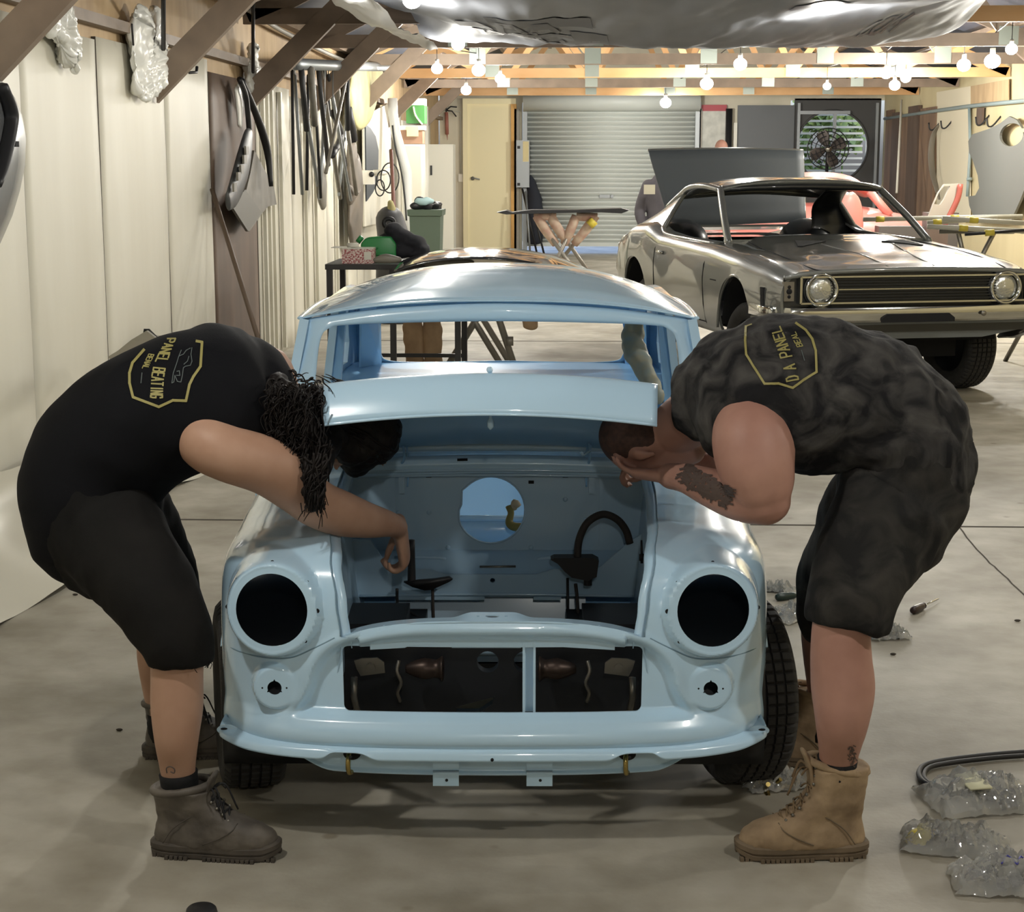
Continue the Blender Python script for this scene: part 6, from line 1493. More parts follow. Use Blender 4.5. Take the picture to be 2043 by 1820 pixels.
# ---- background people
def small_person(px, pyh, Y, shirt, trouser, label, hairm, face=-1):
    hpt = U(px, pyh, Y=Y); H_ = hpt.z+.11; k = H_/1.75; x, y = hpt.x, Y
    r = root('person', (x, y, 0), label, 'person'); s = MB(); T = frame(V(x,y,H_-.235*k), V(0,0,1), V(face*.3,.9,0)); head_parts(s, T)
    s.limb([((x,y,.93*k),(1,0,0),.15,.11),((x,y,1.15*k),(1,0,0),.15,.10),((x,y,1.38*k),(1,0,0),.19,.11),((x,y,1.47*k),(1,0,0),.10,.07),((x,y,1.56*k),(1,0,0),.055,.055)], 20, 4)
    for q in (-1,1):
        s.limb([((x+q*.19,y,1.40*k),(1,0,0),.055,.055),((x+q*.25,y,1.15*k),(1,0,0),.042,.042),((x+q*.22,y-.12,.95*k),(1,0,0),.030,.030)], 14, 4); hand(s, (x+q*.22,y-.13,.94*k), V(-.1*q,-.3,-1), V(-q,0,0), q)
        s.limb([((x+q*.09,y,.90*k),(1,0,0),.085,.09),((x+q*.10,y,.50*k),(1,0,0),.055,.06),((x+q*.10,y+.02,.08),(1,0,0),.035,.04)], 14, 4)
    b = figure(r, s, m_skinB, .009); face_extras(T, b)
    s = MB().limb([((x,y,.88*k),(1,0,0),.18,.14),((x,y,1.15*k),(1,0,0),.18,.135),((x,y,1.38*k),(1,0,0),.215,.14),((x,y,1.47*k),(1,0,0),.13,.09)], 24, 4)
    for q in (-1,1): s.limb([((x+q*.17,y,1.40*k),(1,0,0),.075,.075),((x+q*.26,y,1.15*k),(1,0,0),.060,.060),((x+q*.235,y-.09,.99*k),(1,0,0),.048,.048)], 14, 4)
    o = cloth(r, 'hooded_top', s, shirt, .015, None, 4)
    s = MB()
    for q in (-1,1): s.limb([((x+q*.07,y,.92*k),(1,0,0),.11,.12),((x+q*.09,y,.50*k),(1,0,0),.085,.09),((x+q*.10,y,.09),(1,0,0),.07,.08)], 16, 4); 
    cloth(r, 'trousers', s, trouser, .015, None, 3)
    hb = MB().sphere((0,.020,.135), (.085,.102,.104), 16, 12, T); obj('hair', hb, hairm, r)
    for q in (-1,1): obj('shoe', MB().limb([((x+q*.10,y+.06,.05),(1,0,0),.045,.045),((x+q*.10,y-.08,.045),(1,0,0),.05,.04),((x+q*.10,y-.16,.035),(1,0,0),.04,.028)], 14, 3), m_black, r)
    return r, o
m_hood = mat('grey_hoodie', srgb(84,80,84), .85, noise_s=5, col2=srgb(64,60,66)); m_tr = mat('dark_trousers', srgb(42,42,48), .85)
p1, o1 = small_person(1326, 326, 18.6, m_hood, m_tr, 'person in dark grey long-sleeved top, half hidden by the raised boot lid', m_stub)
c = U(1290,378,Y=18.38); obj('pale_print', MB().box(c+V(-.03,-.02,-.05), c+V(.09,-.015,.05)), mat('pale_logo', srgb(176,170,150), .6), o1, False)
p2, o2 = small_person(1438, 291, 23.5, m_hood, m_tr, 'person with reddish-brown hair, only the crown showing above the boot lid', mat('ginger_hair', srgb(128,92,78), .7))
# ================================================================ left wall and its things
def LW_(px, py, d=.06): return U(px, py, X=WL+d)
m_pgrey = mat('dusty_grey_panel', srgb(128,124,114), .5, noise_s=5, col2=srgb(98,94,86))
m_shiny = mat('shiny_grey', srgb(140,142,144), .22, .6)
# shiny curved panel at the left frame edge
pts = [(-40,150),(0,158),(14,172),(30,195),(44,230),(52,275),(50,330),(40,380),(25,430),(10,465),(-8,505),(-60,600),(-90,400),(-70,250)]
gp2 = MB(); a3 = [LW_(x,y,.05) for x,y in pts]; b3 = [LW_(x+(-14 if x>-30 else 0),y,.16) for x,y in pts]; n = len(pts)
gp2.add(a3+b3, [(i,(i+1)%n,n+(i+1)%n,n+i) for i in range(n)]+[tuple(range(n,2*n))])
o = one('car_guard', gp2, m_shiny, 'shiny grey curved car panel leaning on the wall at the left photo edge', 'car part', auto=40)
obj('dark_strip', MB().tube([LW_(2,170,.18),LW_(20,215,.19),LW_(22,250,.19),LW_(5,330,.19),LW_(-10,370,.19)], .035, 8, smooth=4, flat=.5), m_black, o)
obj('slot', MB().box(LW_(29,282,.17),LW_(31,293,.19)), m_hole, o, False)
# crumpled plastic hanging over the sheets
m_plas = mat('milky_plastic', srgb(226,226,220), .3, spec=.6)
def crumple(pts, w, label, amp=.03, seed=0):
    st = [(LW_(x,y,.06),(0,1,0),ww,.035) for (x,y,ww) in pts]; o = one('plastic_wrap', MB().limb(st, 90, 28), m_plas, label, 'plastic', 'crumpled plastic over the wall sheets')
    displace(o, lambda c,n: amp*(noise.noise(c*6+V(seed,0,0))+.8*abs(noise.noise(c*14))+.35*noise.noise(c*40))); return o
crumple([(294,88,.22),(292,98,.34),(297,118,.32),(301,148,.28),(305,172,.18)], 0, 'crumpled milky plastic hanging over the wall between the first two braces', .05)
crumple([(118,32,.06),(122,60,.22),(120,80,.30)], 0, 'crumpled milky plastic torn at the top of the wall near the left brace', .05, 4)
crumple([(500,128,.2),(505,150,.2),(500,170,.1)], 0, 'scrap of milky plastic behind the third brace', .04, 8)
one('nail', MB().tube([LW_(266,90,.10),LW_(263,48,.12)], .006, 6), m_black, 'long steel spike standing on the wall top left of the plastic', 'nail')
one('hook', MB().tube([LW_(393,133,.2),LW_(392,144,.2),LW_(378,145,.2)], .010, 6), m_black, 'bent steel hook below the second knee brace', 'hook')
for k,x in enumerate((326,505)): one('rod', MB().tube([LW_(x,-20,.3),LW_(x,[98,144][k],.12)], .014, 6), m_black, ['thin dark rod rising from the wall beside the second brace','thin dark rod rising from the wall beside the third brace'][k], 'rod')
cdp = [LW_(x,y,.10) for x,y in ((420,-12),(500,22),(560,60),(640,100),(700,128))]
one('cable', MB().tube(cdp, .02, 6, smooth=4), mat('insulated_pipe', srgb(150,146,138), .6), 'pale lagged pipe running along the top of the left wall', 'pipe')
# broom handle
a, b = LW_(423,378,.05), U(514,672,X=WL+.5); one('broom_handle', MB().cyl(a,b,.017,10).cyl(b, b+(b-a)*.02, .017, 10), mat('worn_wood', srgb(92,76,62), .6), 'dark wooden handle leaning on the brown wall panel', 'handle')
b2 = U(516,680,X=WL+.5)
# hanging grille surround, curved strip and sheet piece
gs = MB(); cpts = [(497,265,12.6),(494,295,12.6),(484,335,12.6),(468,375,12.6),(456,405,12.6)]
gs.limb([(LW_(499,268,.16),(0,1,0),.05,.02),(LW_(494,285,.16),(0,1,0),.11,.03),(LW_(484,330,.16),(0,1,0),.14,.04),(LW_(468,378,.16),(0,1,0),.12,.03),(LW_(455,402,.16),(0,1,0),.07,.02)], 16, 6)
o = one('grille_surround', gs, mat('worn_black', srgb(56,58,60), .45, noise_s=8, col2=srgb(84,86,86)), 'black slotted car grille surround hanging on the brown panel', 'car part')
sl_ = MB()
for (x,y) in ((490,300),(486,318),(480,338),(474,352),(466,374)):
    p = LW_(x,y,.195); sl_.box(p+V(0,-.05,-.03), p+V(.015,.05,.03))
obj('slot', sl_, m_pgrey, o, False)
one('curved_strip', MB().tube([LW_(478,158,.12),LW_(490,190,.12),LW_(495,230,.12),LW_(498,268,.12)], .022, 8, smooth=5), m_black, 'black strip from which the grille surround hangs', 'strip')
one('curved_strip', MB().tube([LW_(484,160,.10),LW_(506,215,.12),LW_(524,265,.14),(LW_(535,310,.16)),LW_(541,372,.18)], [.018,.028,.034,.03,.018], 8, smooth=5), m_black, 'long black curved trim strip right of the grille surround', 'strip')
one('wrap', MB().limb([(LW_(474,172,.07),(0,1,0),.10,.02),(LW_(478,215,.07),(0,1,0),.10,.02),(LW_(478,250,.07),(0,1,0),.05,.015)], 16, 4), m_plas, 'strip of crumpled plastic behind the black curved strips', 'plastic')
sh_ = MB(); sp3 = [(500,300),(540,375),(545,408),(528,412),(517,424),(490,462),(458,412),(484,378),(492,345)]
sh_.prism([LW_(x,y,.07) for x,y in sp3], (.03,0,0)); o = one('sheet_panel', sh_, m_pgrey, 'dusty grey sheet metal panel hanging under the black strips', 'car part', smooth=False)
obj('fold', MB().prism([LW_(x,y,.11) for x,y in ((484,378),(517,424),(490,462),(458,412))], (.02,0,0)), mat('mid_grey', srgb(108,106,98), .5), o, False)
# rail with hanging steel rods and parts
a, b = LW_(600,128,.25), LW_(775,131,.45)
one('rail', MB().tube([LW_(590,128,.3), LW_(700,132,.35), U(773,134,Y=20.3)], .05, 10), m_steel, 'grey steel tube rail above the hanging rods', 'rail')
RODS = [(583,140,586,388,.020,0),(588,150,603,388,.020,1),(615,150,612,380,.020,0),(605,190,634,370,.024,1),(628,170,640,395,.018,0),(640,140,679,396,.030,2),(648,210,638,398,.022,1),(634,130,655,330,.03,0),(664,195,700,400,.02,1),(690,160,650,345,.022,2),(700,150,676,390,.02,1),(690,230,711,388,.03,2),(655,150,690,330,.025,0),(600,130,612,260,.035,0),(620,135,628,250,.04,2),(645,135,655,230,.045,0),(670,140,676,220,.04,2),(692,150,694,260,.04,0)]
WHr = ['thin','crossed','slanting','bent','short','long','straight','dark','pale','heavy']
for k,(x0,y0,x1,y1,r,c) in enumerate(RODS):
    r *= .75; d = .16+.05*(k%5)
    one('steel_rod', MB().tube([LW_(x0,131,.31), LW_(x0,y0-2,d), LW_(x0,y0,d), LW_((x0+x1)/2,(y0+y1)/2,d+.01), LW_(x1,y1,d)], [.006,.006,r,r,r], 7), [m_black,m_steel,m_pgrey][c],
        ['dark','silver','dusty grey'][c]+' steel rod hanging behind the fourth brace, '+['%s' % w for w in ('leftmost','second from left','third from left','left of the middle','middle, straight','middle, long slanting','middle, leaning left','middle, upper','right of middle, slanting right','right, leaning left','right, thin','far right, pale','right, upper slanting','short, top left','short and thick, top left','short and thick, top middle','short and thick, top right','short, top far right')][k], 'rod', 'steel rods hung on the left wall')
one('guard_piece', MB().limb([(LW_(640,330,.14),(0,1,0),.10,.03),(LW_(642,375,.14),(0,1,0),.22,.04),(LW_(645,410,.14),(0,1,0),.08,.03)], 14, 5), m_pgrey, 'small dusty grey panel hanging below the rods', 'car part')
one('guard_piece', MB().limb([(LW_(702,292,.14),(0,1,0),.10,.05),(LW_(703,330,.14),(0,1,0),.28,.06),(LW_(708,380,.14),(0,1,0),.50,.07),(LW_(706,430,.14),(0,1,0),.46,.06),(LW_(700,468,.14),(0,1,0),.18,.03)], 20, 6), mat('brown_grey_panel', srgb(120,110,98), .55, noise_s=3, col2=srgb(92,86,78)), 'large brownish grey car guard hanging right of the rods', 'car part')
one('bent_bracket', MB().tube([LW_(664,225,.2),LW_(679,262,.2),LW_(676,285,.2),LW_(662,310,.2)], .035, 8, smooth=4), m_black, 'dark bent arm among the hanging rods', 'car part')
one('dark_strut', MB().tube([LW_(697,215,.2),LW_(703,280,.2)], [.03,.06], 8), m_black, 'dark strut hanging above the large guard', 'car part')
one('wrap', MB().limb([(LW_(758,148,.2),(0,1,0),.10,.04),(LW_(735,165,.2),(0,1,0),.42,.08),(LW_(712,185,.2),(0,1,0),.40,.07),(LW_(698,200,.2),(0,1,0),.12,.04)], 18, 5), mat('yellow_foam', srgb(196,190,140), .8, noise_s=4, col2=srgb(168,162,120)), 'pale yellow crumpled wrap above the rods, under the fifth brace', 'wrap')
# white shaped board with a dark arch
wp_ = MB().prism([U(x,y,X=WL+.08) for x,y in ((722,232),(775,205),(778,440),(724,452))], (.02,0,0))
o = one('white_board', wp_, m_white, 'white board with a dark arched cut-out right of the hanging guard', 'board', smooth=False)
ap2 = [(728,248),(738,256),(748,272),(754,300),(753,340),(753,365),(742,385),(730,402)]
obj('dark_arch', MB().prism([U(x,y,X=WL+.105) for x,y in ap2], (.01,0,0)), mat('slate_dark', srgb(46,54,62), .5), o, False)
# white outlet box, arm and loops of cable
a, b = U(706,340,Y=19.9), U(745,368,Y=19.9); ob = root('outlet_box', (a.x,19.9,b.z), 'white outlet box on an arm with loops of black cable', 'outlet box')
obj('box', MB().box((a.x,19.85,b.z),(b.x,20.05,a.z)), MATS['switch_white'], ob, False); c = U(741,348,Y=19.84); obj('socket', MB().cyl(c,c+V(0,.02,0),.03,14), m_black, ob)
obj('arm', MB().tube([U(745,345,Y=19.9),U(765,344,Y=19.9),U(780,338,Y=20.1)], .035, 8), MATS['switch_white'], ob)
lp = MB()
for (cx,cy,rx,ry) in ((765,360,14,20),(778,355,18,30),(758,375,9,16)): lp.tube([U(cx+rx*math.cos(t),cy+ry*math.sin(t),Y=19.8) for t in [2*PI*k/24 for k in range(24)]], .008, 5, closed=True)
obj('cable', lp, m_black, ob)
one('mop_handle', MB().tube([U(780,300,Y=19.5),U(789,470,Y=18.35)], .022, 8), mat('dark_red', srgb(92,58,50), .5), 'dark brown mop handle standing behind the black jacket', 'handle')
# bucket of brushes behind the jacket
bu = U(785,470,Y=17.8)
one('tool_bin', MB().limb([((bu.x,17.8,.02),(1,0,0),.18,.18),((bu.x,17.8,.5),(1,0,0),.19,.19),((bu.x,17.8,.86),(1,0,0),.17,.17),(U(778,440,Y=17.8),(1,0,0),.15,.15)], 18, 4), mat('black_bin', srgb(46,46,48), .5), 'black drum with yellow cloth behind the jacket', 'bin')
one('yellow_cloth', MB().limb([(U(779,405,Y=17.75),(1,0,0),.03,.03),(U(781,420,Y=17.75),(1,0,0),.05,.05),(U(779,438,Y=17.75),(1,0,0),.07,.07)],14,4), mat('dull_yellow', srgb(150,142,96), .8), 'yellow cloth on top of the black drum', 'cloth')
# ---- steel table with box, jerry can and jacket
TY = 12.9; ta, tb_ = U(652,525,Y=TY), U(918,525,Y=TY); zt = .905
m_tab = mat('table_steel', srgb(44,42,42), .5); t = root('steel_table', (ta.x+.5,TY+.3,0), 'black steel frame table behind the blue car', 'table')
obj('tabletop', MB().box((ta.x-.01,TY-.03,zt-.04),(tb_.x+.02,TY+.75,zt)).box((ta.x+.55,TY-.02,zt-.14),(tb_.x,TY+.74,zt-.04)), m_tab, t, False)
for (x,y) in ((ta.x+.02,TY),(ta.x+.50,TY+.0),(tb_.x-.02,TY),(ta.x+.02,TY+.70),(tb_.x-.02,TY+.70)): obj('leg', MB().box((x-.022,y-.022,0),(x+.022,y+.022,zt-.03)), m_tab, t, False)
obj('rail', MB().box((ta.x,TY-.02,.12),(tb_.x,TY+.01,.15)).box((ta.x,TY+.68,.12),(tb_.x,TY+.71,.15)).box((ta.x+.0,TY,.12),(ta.x+.04,TY+.7,.15)), m_tab, t, False)
a = U(684,520,Y=TY+.1); bx_ = root('parts_box', (a.x+.12,TY+.2,zt), 'red and white patterned box on the black table', 'box')
m_rbox = mat('red_pattern', srgb(150,58,62), .6, noise_s=60, noise_a=.05, col2=srgb(222,208,200), stretch=(1,1,2))
obj('box', MB().box((a.x,TY+.05,zt+.001),(a.x+.23,TY+.3,zt+.11)), m_rbox, bx_, False); obj('flap', MB().box((a.x-.09,TY+.10,zt+.115),(a.x+.06,TY+.3,zt+.12)).box((a.x+.0,TY+.06,zt+.111),(a.x+.23,TY+.3,zt+.116)), m_cab, bx_, False)
obj('label_patch', MB().box((a.x+.17,TY+.048,zt+.03),(a.x+.225,TY+.052,zt+.09)), m_cab, bx_, False)
c = U(703,492,Y=TY+.15); one('tape_roll', MB().cyl((c.x,TY+.18,zt+.118),(c.x,TY+.18,zt+.15),.045,20), m_cab, 'white tape roll on the red and white box', 'tape')
m_jer = mat('green_plastic', srgb(46,132,72), .35); a, b = U(719,472,Y=TY+.3), U(790,515,Y=TY+.3)
j = root('jerry_can', ((a.x+b.x)/2,TY+.4,zt), 'green plastic jerry can lying on the black table', 'jerry can'); h = a.z-zt; w = b.x-a.x
jb = MB().prism([(a.x,TY+.3,zt+.02),(a.x+.02,TY+.3,zt),(b.x-.02,TY+.3,zt),(b.x,TY+.3,zt+.03),(b.x,TY+.3,zt+h*.7),(b.x-.04,TY+.3,zt+h),(a.x+w*.55,TY+.3,zt+h),(a.x+w*.15,TY+.3,zt+h*.95),(a.x,TY+.3,zt+h*.72)], (0,.18,0))
jo = obj('can', jb, m_jer, j); m_ = jo.modifiers.new('bv','BEVEL'); m_.width = .018; m_.segments = 3; bake(jo, 40)
cut(jo, [MB().cyl((a.x+w*.62,TY+.1,zt+h*.74),(a.x+w*.62,TY+.7,zt+h*.74),.028,20)], 35)
obj('rib', MB().tube([(a.x+.02,TY+.295,zt+h*.3),(b.x-.02,TY+.295,zt+h*.3)], .008, 6).tube([(a.x+.02,TY+.295,zt+h*.5),(a.x+w*.5,TY+.295,zt+h*.55)], .008, 6), m_jer, jo); obj('cap', MB().cyl((a.x+.0,TY+.38,zt+h*.80),(a.x-.03,TY+.38,zt+h*.92),.03,14), m_jer, jo)
m_jk = mat('black_jacket', srgb(26,27,34), .85)
jm = MB(); 
for (x,y,r1,r2) in ((786,460,.075,.06),(775,484,.09,.07),(800,474,.11,.08),(822,484,.12,.06),(842,494,.07,.035),(800,497,.17,.07),(830,503,.12,.04)): p = U(x,y,Y=TY+.45); jm.sphere(p,(r1,.14,r2),16,10)
o = one('jacket', jm, m_jk, 'black jacket heaped on the table beside the green jerry can', 'jacket'); remesh(o,.012,5); displace(o, lambda c,n:.025*noise.noise(c*9)); 
for v in o.data.vertices: v.co.z = max(v.co.z, zt+.003)
one('grey_cable_reel', MB().tube([U(776+10*math.cos(t),445+9*math.sin(t),Y=TY+.6) for t in [2*PI*k/16 for k in range(16)]], .02, 6, closed=True), m_black, 'ring of black hose behind the jacket', 'hose')
# shiny black bonnet skin lying across the table and stand
def skinp(u, v):
    x0, x1 = U(800,500,Y=12.5).x, U(1172,520,Y=12.5).x; x = x0+(x1-x0)*u; z = .93+.115*math.sin(PI*min(1,u*.92+.06))**.8-.05*u
    return (x, 12.0+1.1*v+.08*math.sin(PI*u), z+.03*math.sin(PI*v)-.02*(1-v)-.03*abs(2*u-1)**4)
o = one('bonnet_panel', MB().grid(skinp, 40, 20), mat('gloss_black_paint', srgb(34,34,36), .12, coat=1), 'glossy black curved bonnet skin laid across the table', 'car part'); solidify(o, .012)
for k,(x,y,w_) in enumerate(((770,516,.2),(870,522,.07),(915,522,.07))): one('wiper_arm' if k==0 else 'foam_block', MB().limb([(U(x-20,y+3,Y=12.4),(0,0,1),.02,.02),(U(x,y,Y=12.4),(0,0,1),.035,.03),(U(x+26,y+2,Y=12.4),(0,0,1),.02,.02)], 10, 4), m_pgrey, ['grey wrapped bar lying on the table edge','grey foam block under the glossy bonnet skin','second grey foam block under the glossy bonnet skin'][k], 'padding')
# folding stands (X shaped) behind the car
m_alu = mat('worn_aluminium', srgb(140,136,128), .4, .5)
def xstand(x0, x1, y0, y1, Y, name, label, m, r=.022, wrap=False):
    p = [U(x0,y0,Y=Y), U(x1,y0,Y=Y), U(x0,y1,Y=Y), U(x1,y1,Y=Y)]; rt = root('folding_stand', ((p[2].x+p[3].x)/2,Y,0), label, 'stand'); dy = .35
    for s in (-1,1):
        q = V(0,dy*s,0); obj('leg', MB().tube([p[0]+q, (p[3].x,p[3].y+dy*s,0)], r, 8), m, rt); obj('leg', MB().tube([p[1]+q, (p[2].x,p[2].y+dy*s,0)], r, 8), m, rt)
    obj('cross_bar', MB().tube([p[0]+V(0,-dy,0),p[0]+V(0,dy,0)], r, 8).tube([p[1]+V(0,-dy,0),p[1]+V(0,dy,0)], r, 8), m, rt); return rt
xstand(895, 1010, 540, 722, 14.1, 'x', 'aluminium folding stand seen through the blue car\'s windscreen', m_alu, .026)
one('stand_leg', MB().tube([U(970,560,Y=12.9),(U(1033,745,Y=13.2).x,13.2,0.02)], .026, 8).box(U(1010,672,Y=13.0)+V(-.0,0,0),U(1024,690,Y=13.0)+V(0,.03,0)), m_alu, 'slanting aluminium stand leg with a foot hook, right of the crossed stand', 'stand leg')
# brown masking paper hanging from the stand
m_pap = mat('brown_paper', srgb(184,156,122), .85, noise_s=6, col2=srgb(146,120,92))
for k,(x0,x1,yt,yb) in enumerate(((808,842,600,728),(840,884,600,722))):
    st = [(U((x0+x1)/2+ (3 if k else -2),yt,Y=13.9),(1,0,0),.055,.04),(U((x0+x1)/2,(yt+yb)/2,Y=13.9),(1,0,0),.085,.05),(U((x0+x1)/2+(2 if k else 4),yb,Y=13.9),(1,0,0),.072,.055)]
    o = one('paper_drape', MB().limb(st, 24, 10), m_pap, ['crumpled brown paper wrap hanging behind the blue car, left one','wider crumpled brown paper wrap hanging behind the blue car, right one'][k], 'masking paper', 'brown paper wraps'); displace(o, lambda c,n:.02*noise.noise(c*12))
o = one('paper_scrap', MB().limb([(U(1057,532,Y=12.95),(1,0,0),.04,.02),(U(1057,600,Y=12.95),(1,0,0),.045,.025),(U(1057,652,Y=12.95),(1,0,0),.055,.03)], 14, 5), m_pap, 'small brown paper scrap below the windscreen header of the blue car', 'paper'); displace(o, lambda c,n:.02*noise.noise(c*12))
# wrapped stand with a long black trim
YS = 19.0
rt = root('folding_stand', (U(1130,500,Y=YS).x,YS,0), 'folding stand with pink taped padding before the roller door', 'stand')
m_pink = mat('pink_padding', srgb(176,136,122), .8, noise_s=9, col2=srgb(206,190,170))
for k,(xa,ya,xb,yb) in enumerate(((1072,432,1135,520),(1098,430,1152,510),(1150,432,1110,520),(1188,432,1118,520))):
    a, b = U(xa,ya,Y=YS), U(xb,yb,Y=YS); d = (b-a); e = a+d*((a.z)/(a.z-b.z)); obj('leg', MB().tube([a+V(0,-.3,0),e+V(0,.3*(1 if k%2 else -1),0)], .022, 8), m_alu, rt)
    obj('padding', MB().tube([a+V(0,-.3,.02),a+d*.25+V(0,-.3,0),a+d*.6+V(0,-.25,0)], [.05,.055,.045], 10, smooth=3), m_pink, rt)
for a, b, r in (((1065,432,-.3),(1110,430,-.3),.05),((1150,432,-.3),(1192,434,-.3),.05),((1112,472,0),(1165,472,0),.015)): obj('cross_bar', MB().tube([U(a[0],a[1],Y=YS+a[2]),U(b[0],b[1],Y=YS+b[2])], r, 10), m_pink, rt)
obj('yellow_tape', MB().tube([U(1176,450,Y=YS-.36),U(1186,440,Y=YS-.36)], .05, 8), m_yel, rt)
tr_ = [(990,424),(1010,420),(1020,424),(1060,419),(1150,419),(1240,416),(1256,420),(1240,426),(1200,424),(1120,425),(1040,427),(1010,428)]
one('sill_trim', MB().prism([U(x,y,Y=YS-.45) for x,y in tr_], (0,.30,0)), m_black, 'long black trim panel laid across the pink padded stand', 'car part', smooth=False)
# bent grey sheet leaning on the left wall behind the left man
bs_ = MB(); pp = [(215,712),(235,700),(262,678),(292,660),(330,690),(345,700),(300,740),(240,740)]
q = [U(x,y,X=WL+.25+.004*(x-215)) for x,y in pp]
q2 = [U(292,660,X=WL+.5),U(330,667,X=WL+.12),U(372,674,X=WL+.10),U(420,684,X=WL+.10),U(400,760,X=WL+.12),U(335,720,X=WL+.5)]
m_lea = mat('dull_sheet', srgb(156,152,142), .6)
o = one('bent_sheet', MB().prism(q, (.004,.02,0)).prism([U(x,y,X=WL+.12) for x,y in ((300,668),(345,672),(395,682),(430,700),(430,860),(300,900),(240,760))], (.01,0,0)), m_lea, 'dull grey bent metal sheet leaning on the wall behind the left person', 'sheet', smooth=False)
obj('dark_edge', MB().beam(U(292,660,X=WL+.52), U(338,704,X=WL+.56), .03, .02), m_hole, o, False)
# plastic ground sheet along the wall
def gs_(u, v): y = 4.5+4.6*u; return (WL+.10+.50*v*v+.04*math.sin(y*5), y, .30*(1-v)**2+.012+.012*math.sin(y*9+v*6))
o = one('plastic_sheet', MB().grid(gs_, 50, 12), mat('cream_sheet', srgb(206,202,188), .4), 'creased pale sheet turned up along the foot of the left wall', 'sheet')
# ---------------------------------------------------------------- tarp under the trusses
m_tarp = mat('translucent_tarp', srgb(172,176,184), .6, noise_s=1.5, noise_a=.3, col2=srgb(146,150,160), spec=.25, bump=.004, bump_s=5, stretch=(1,.4,1))
def tarp(u, v):
    # u across, v from far edge to near
    y = 14.1-6.6*v; xa = U(840+(-60)*v,100,Y=14.1).x-1.05*sm(.1,.75,v)-.2; xb = U(1830,100,Y=14.1).x+1.15*v
    xa = -1.36+.05*math.sin(v*7); xb = 2.78-.12*v
    x = xa+(xb-xa)*u; s = math.sin(PI*u)
    z = 2.70-.15*s**.6+.03*math.sin(v*9+u*4)-.05*math.sin(PI*v)*s+.10*(1-sm(0,.08,u))*0
    z += .05*noise.noise((x*1.3,y*.5,0))+.03*noise.noise((x*4,y*.8,3))+.012*noise.noise((x*11,y*2,5))+.10*sm(.88,1,u)*sm(.0,.5,v)
    return (x, y+.25*math.sin(u*PI*3)*(1-v)*.6, z)
o = one('plastic_tarp', MB().grid(tarp, 120, 90), m_tarp, 'large grey translucent plastic tarp slung under the roof trusses', 'tarp')
m_tdark = mat('tarp_print', srgb(96,100,110), .5)
def tpatch(us, vs): return [V(*tarp(u,v))-V(0,0,.006) for u,v in zip(us,vs)]
tp = MB()
for (u0,u1,v0,v1) in ((.12,.22,.16,.24),(.14,.30,.30,.36),(.18,.34,.44,.52),(.30,.36,.12,.40),(.62,.70,.60,.66)):
    obj('dark_patch', MB().grid(lambda a,b: V(*tarp(u0+(u1-u0)*a, v0+(v1-v0)*b))-V(0,0,.006), 10, 5), m_tdark, o)
# letters printed on the tarp, seen upside down
cu = []
def tarp_text(s, u0, v0, su, sv):
    mb = MB(); x = 0
    for ch in s:
        for st in GLY.get(ch, []):
            for q in strokes([(x+px*8, py*10) for px,py in st], 1.9, 3): mb.add([V(*tarp(u0+a*su, v0+b*sv))-V(0,0,.008) for a,b in q], [(0,1,2,3)])
        x += 10
    return mb
GLY.update({'O':[[(.2,0),(0,.25),(0,.75),(.2,1),(.7,1),(.9,.75),(.9,.25),(.7,0),(.2,0)]],'R':[[(0,0),(0,1),(.7,1),(.9,.8),(.7,.5),(0,.5)],[(.5,.5),(.9,0)]],'S':[[(.9,.85),(.7,1),(.2,1),(0,.8),(.2,.55),(.7,.45),(.9,.2),(.7,0),(.2,0),(0,.15)]],'C':[[(.9,.8),(.7,1),(.2,1),(0,.75),(0,.25),(.2,0),(.7,0),(.9,.2)]],'M':[[(0,0),(0,1),(.45,.4),(.9,1),(.9,0)]]})
obj('print', tarp_text('BOC', .13, .15, .0055, .030), m_tdark, o); obj('print', tarp_text('COM', .79, .26, .0022, .014), m_tdark, o)
# second loose sheet edge at the left
def tarp2(u, v):
    y = 14.0-5.5*v; return (-1.62-.05*v+.42*u, y, 2.60+.12*(1-u)**2-.04*u+.03*math.sin(v*11)+.04*noise.noise((u*3,v*9,2))+.02*noise.noise((u*9,v*22,2)))
one('plastic_tarp', MB().grid(tarp2, 14, 60), mat('clear_plastic', srgb(232,234,238), .3, spec=.5), 'bunched clear plastic along the left edge of the grey tarp', 'tarp')
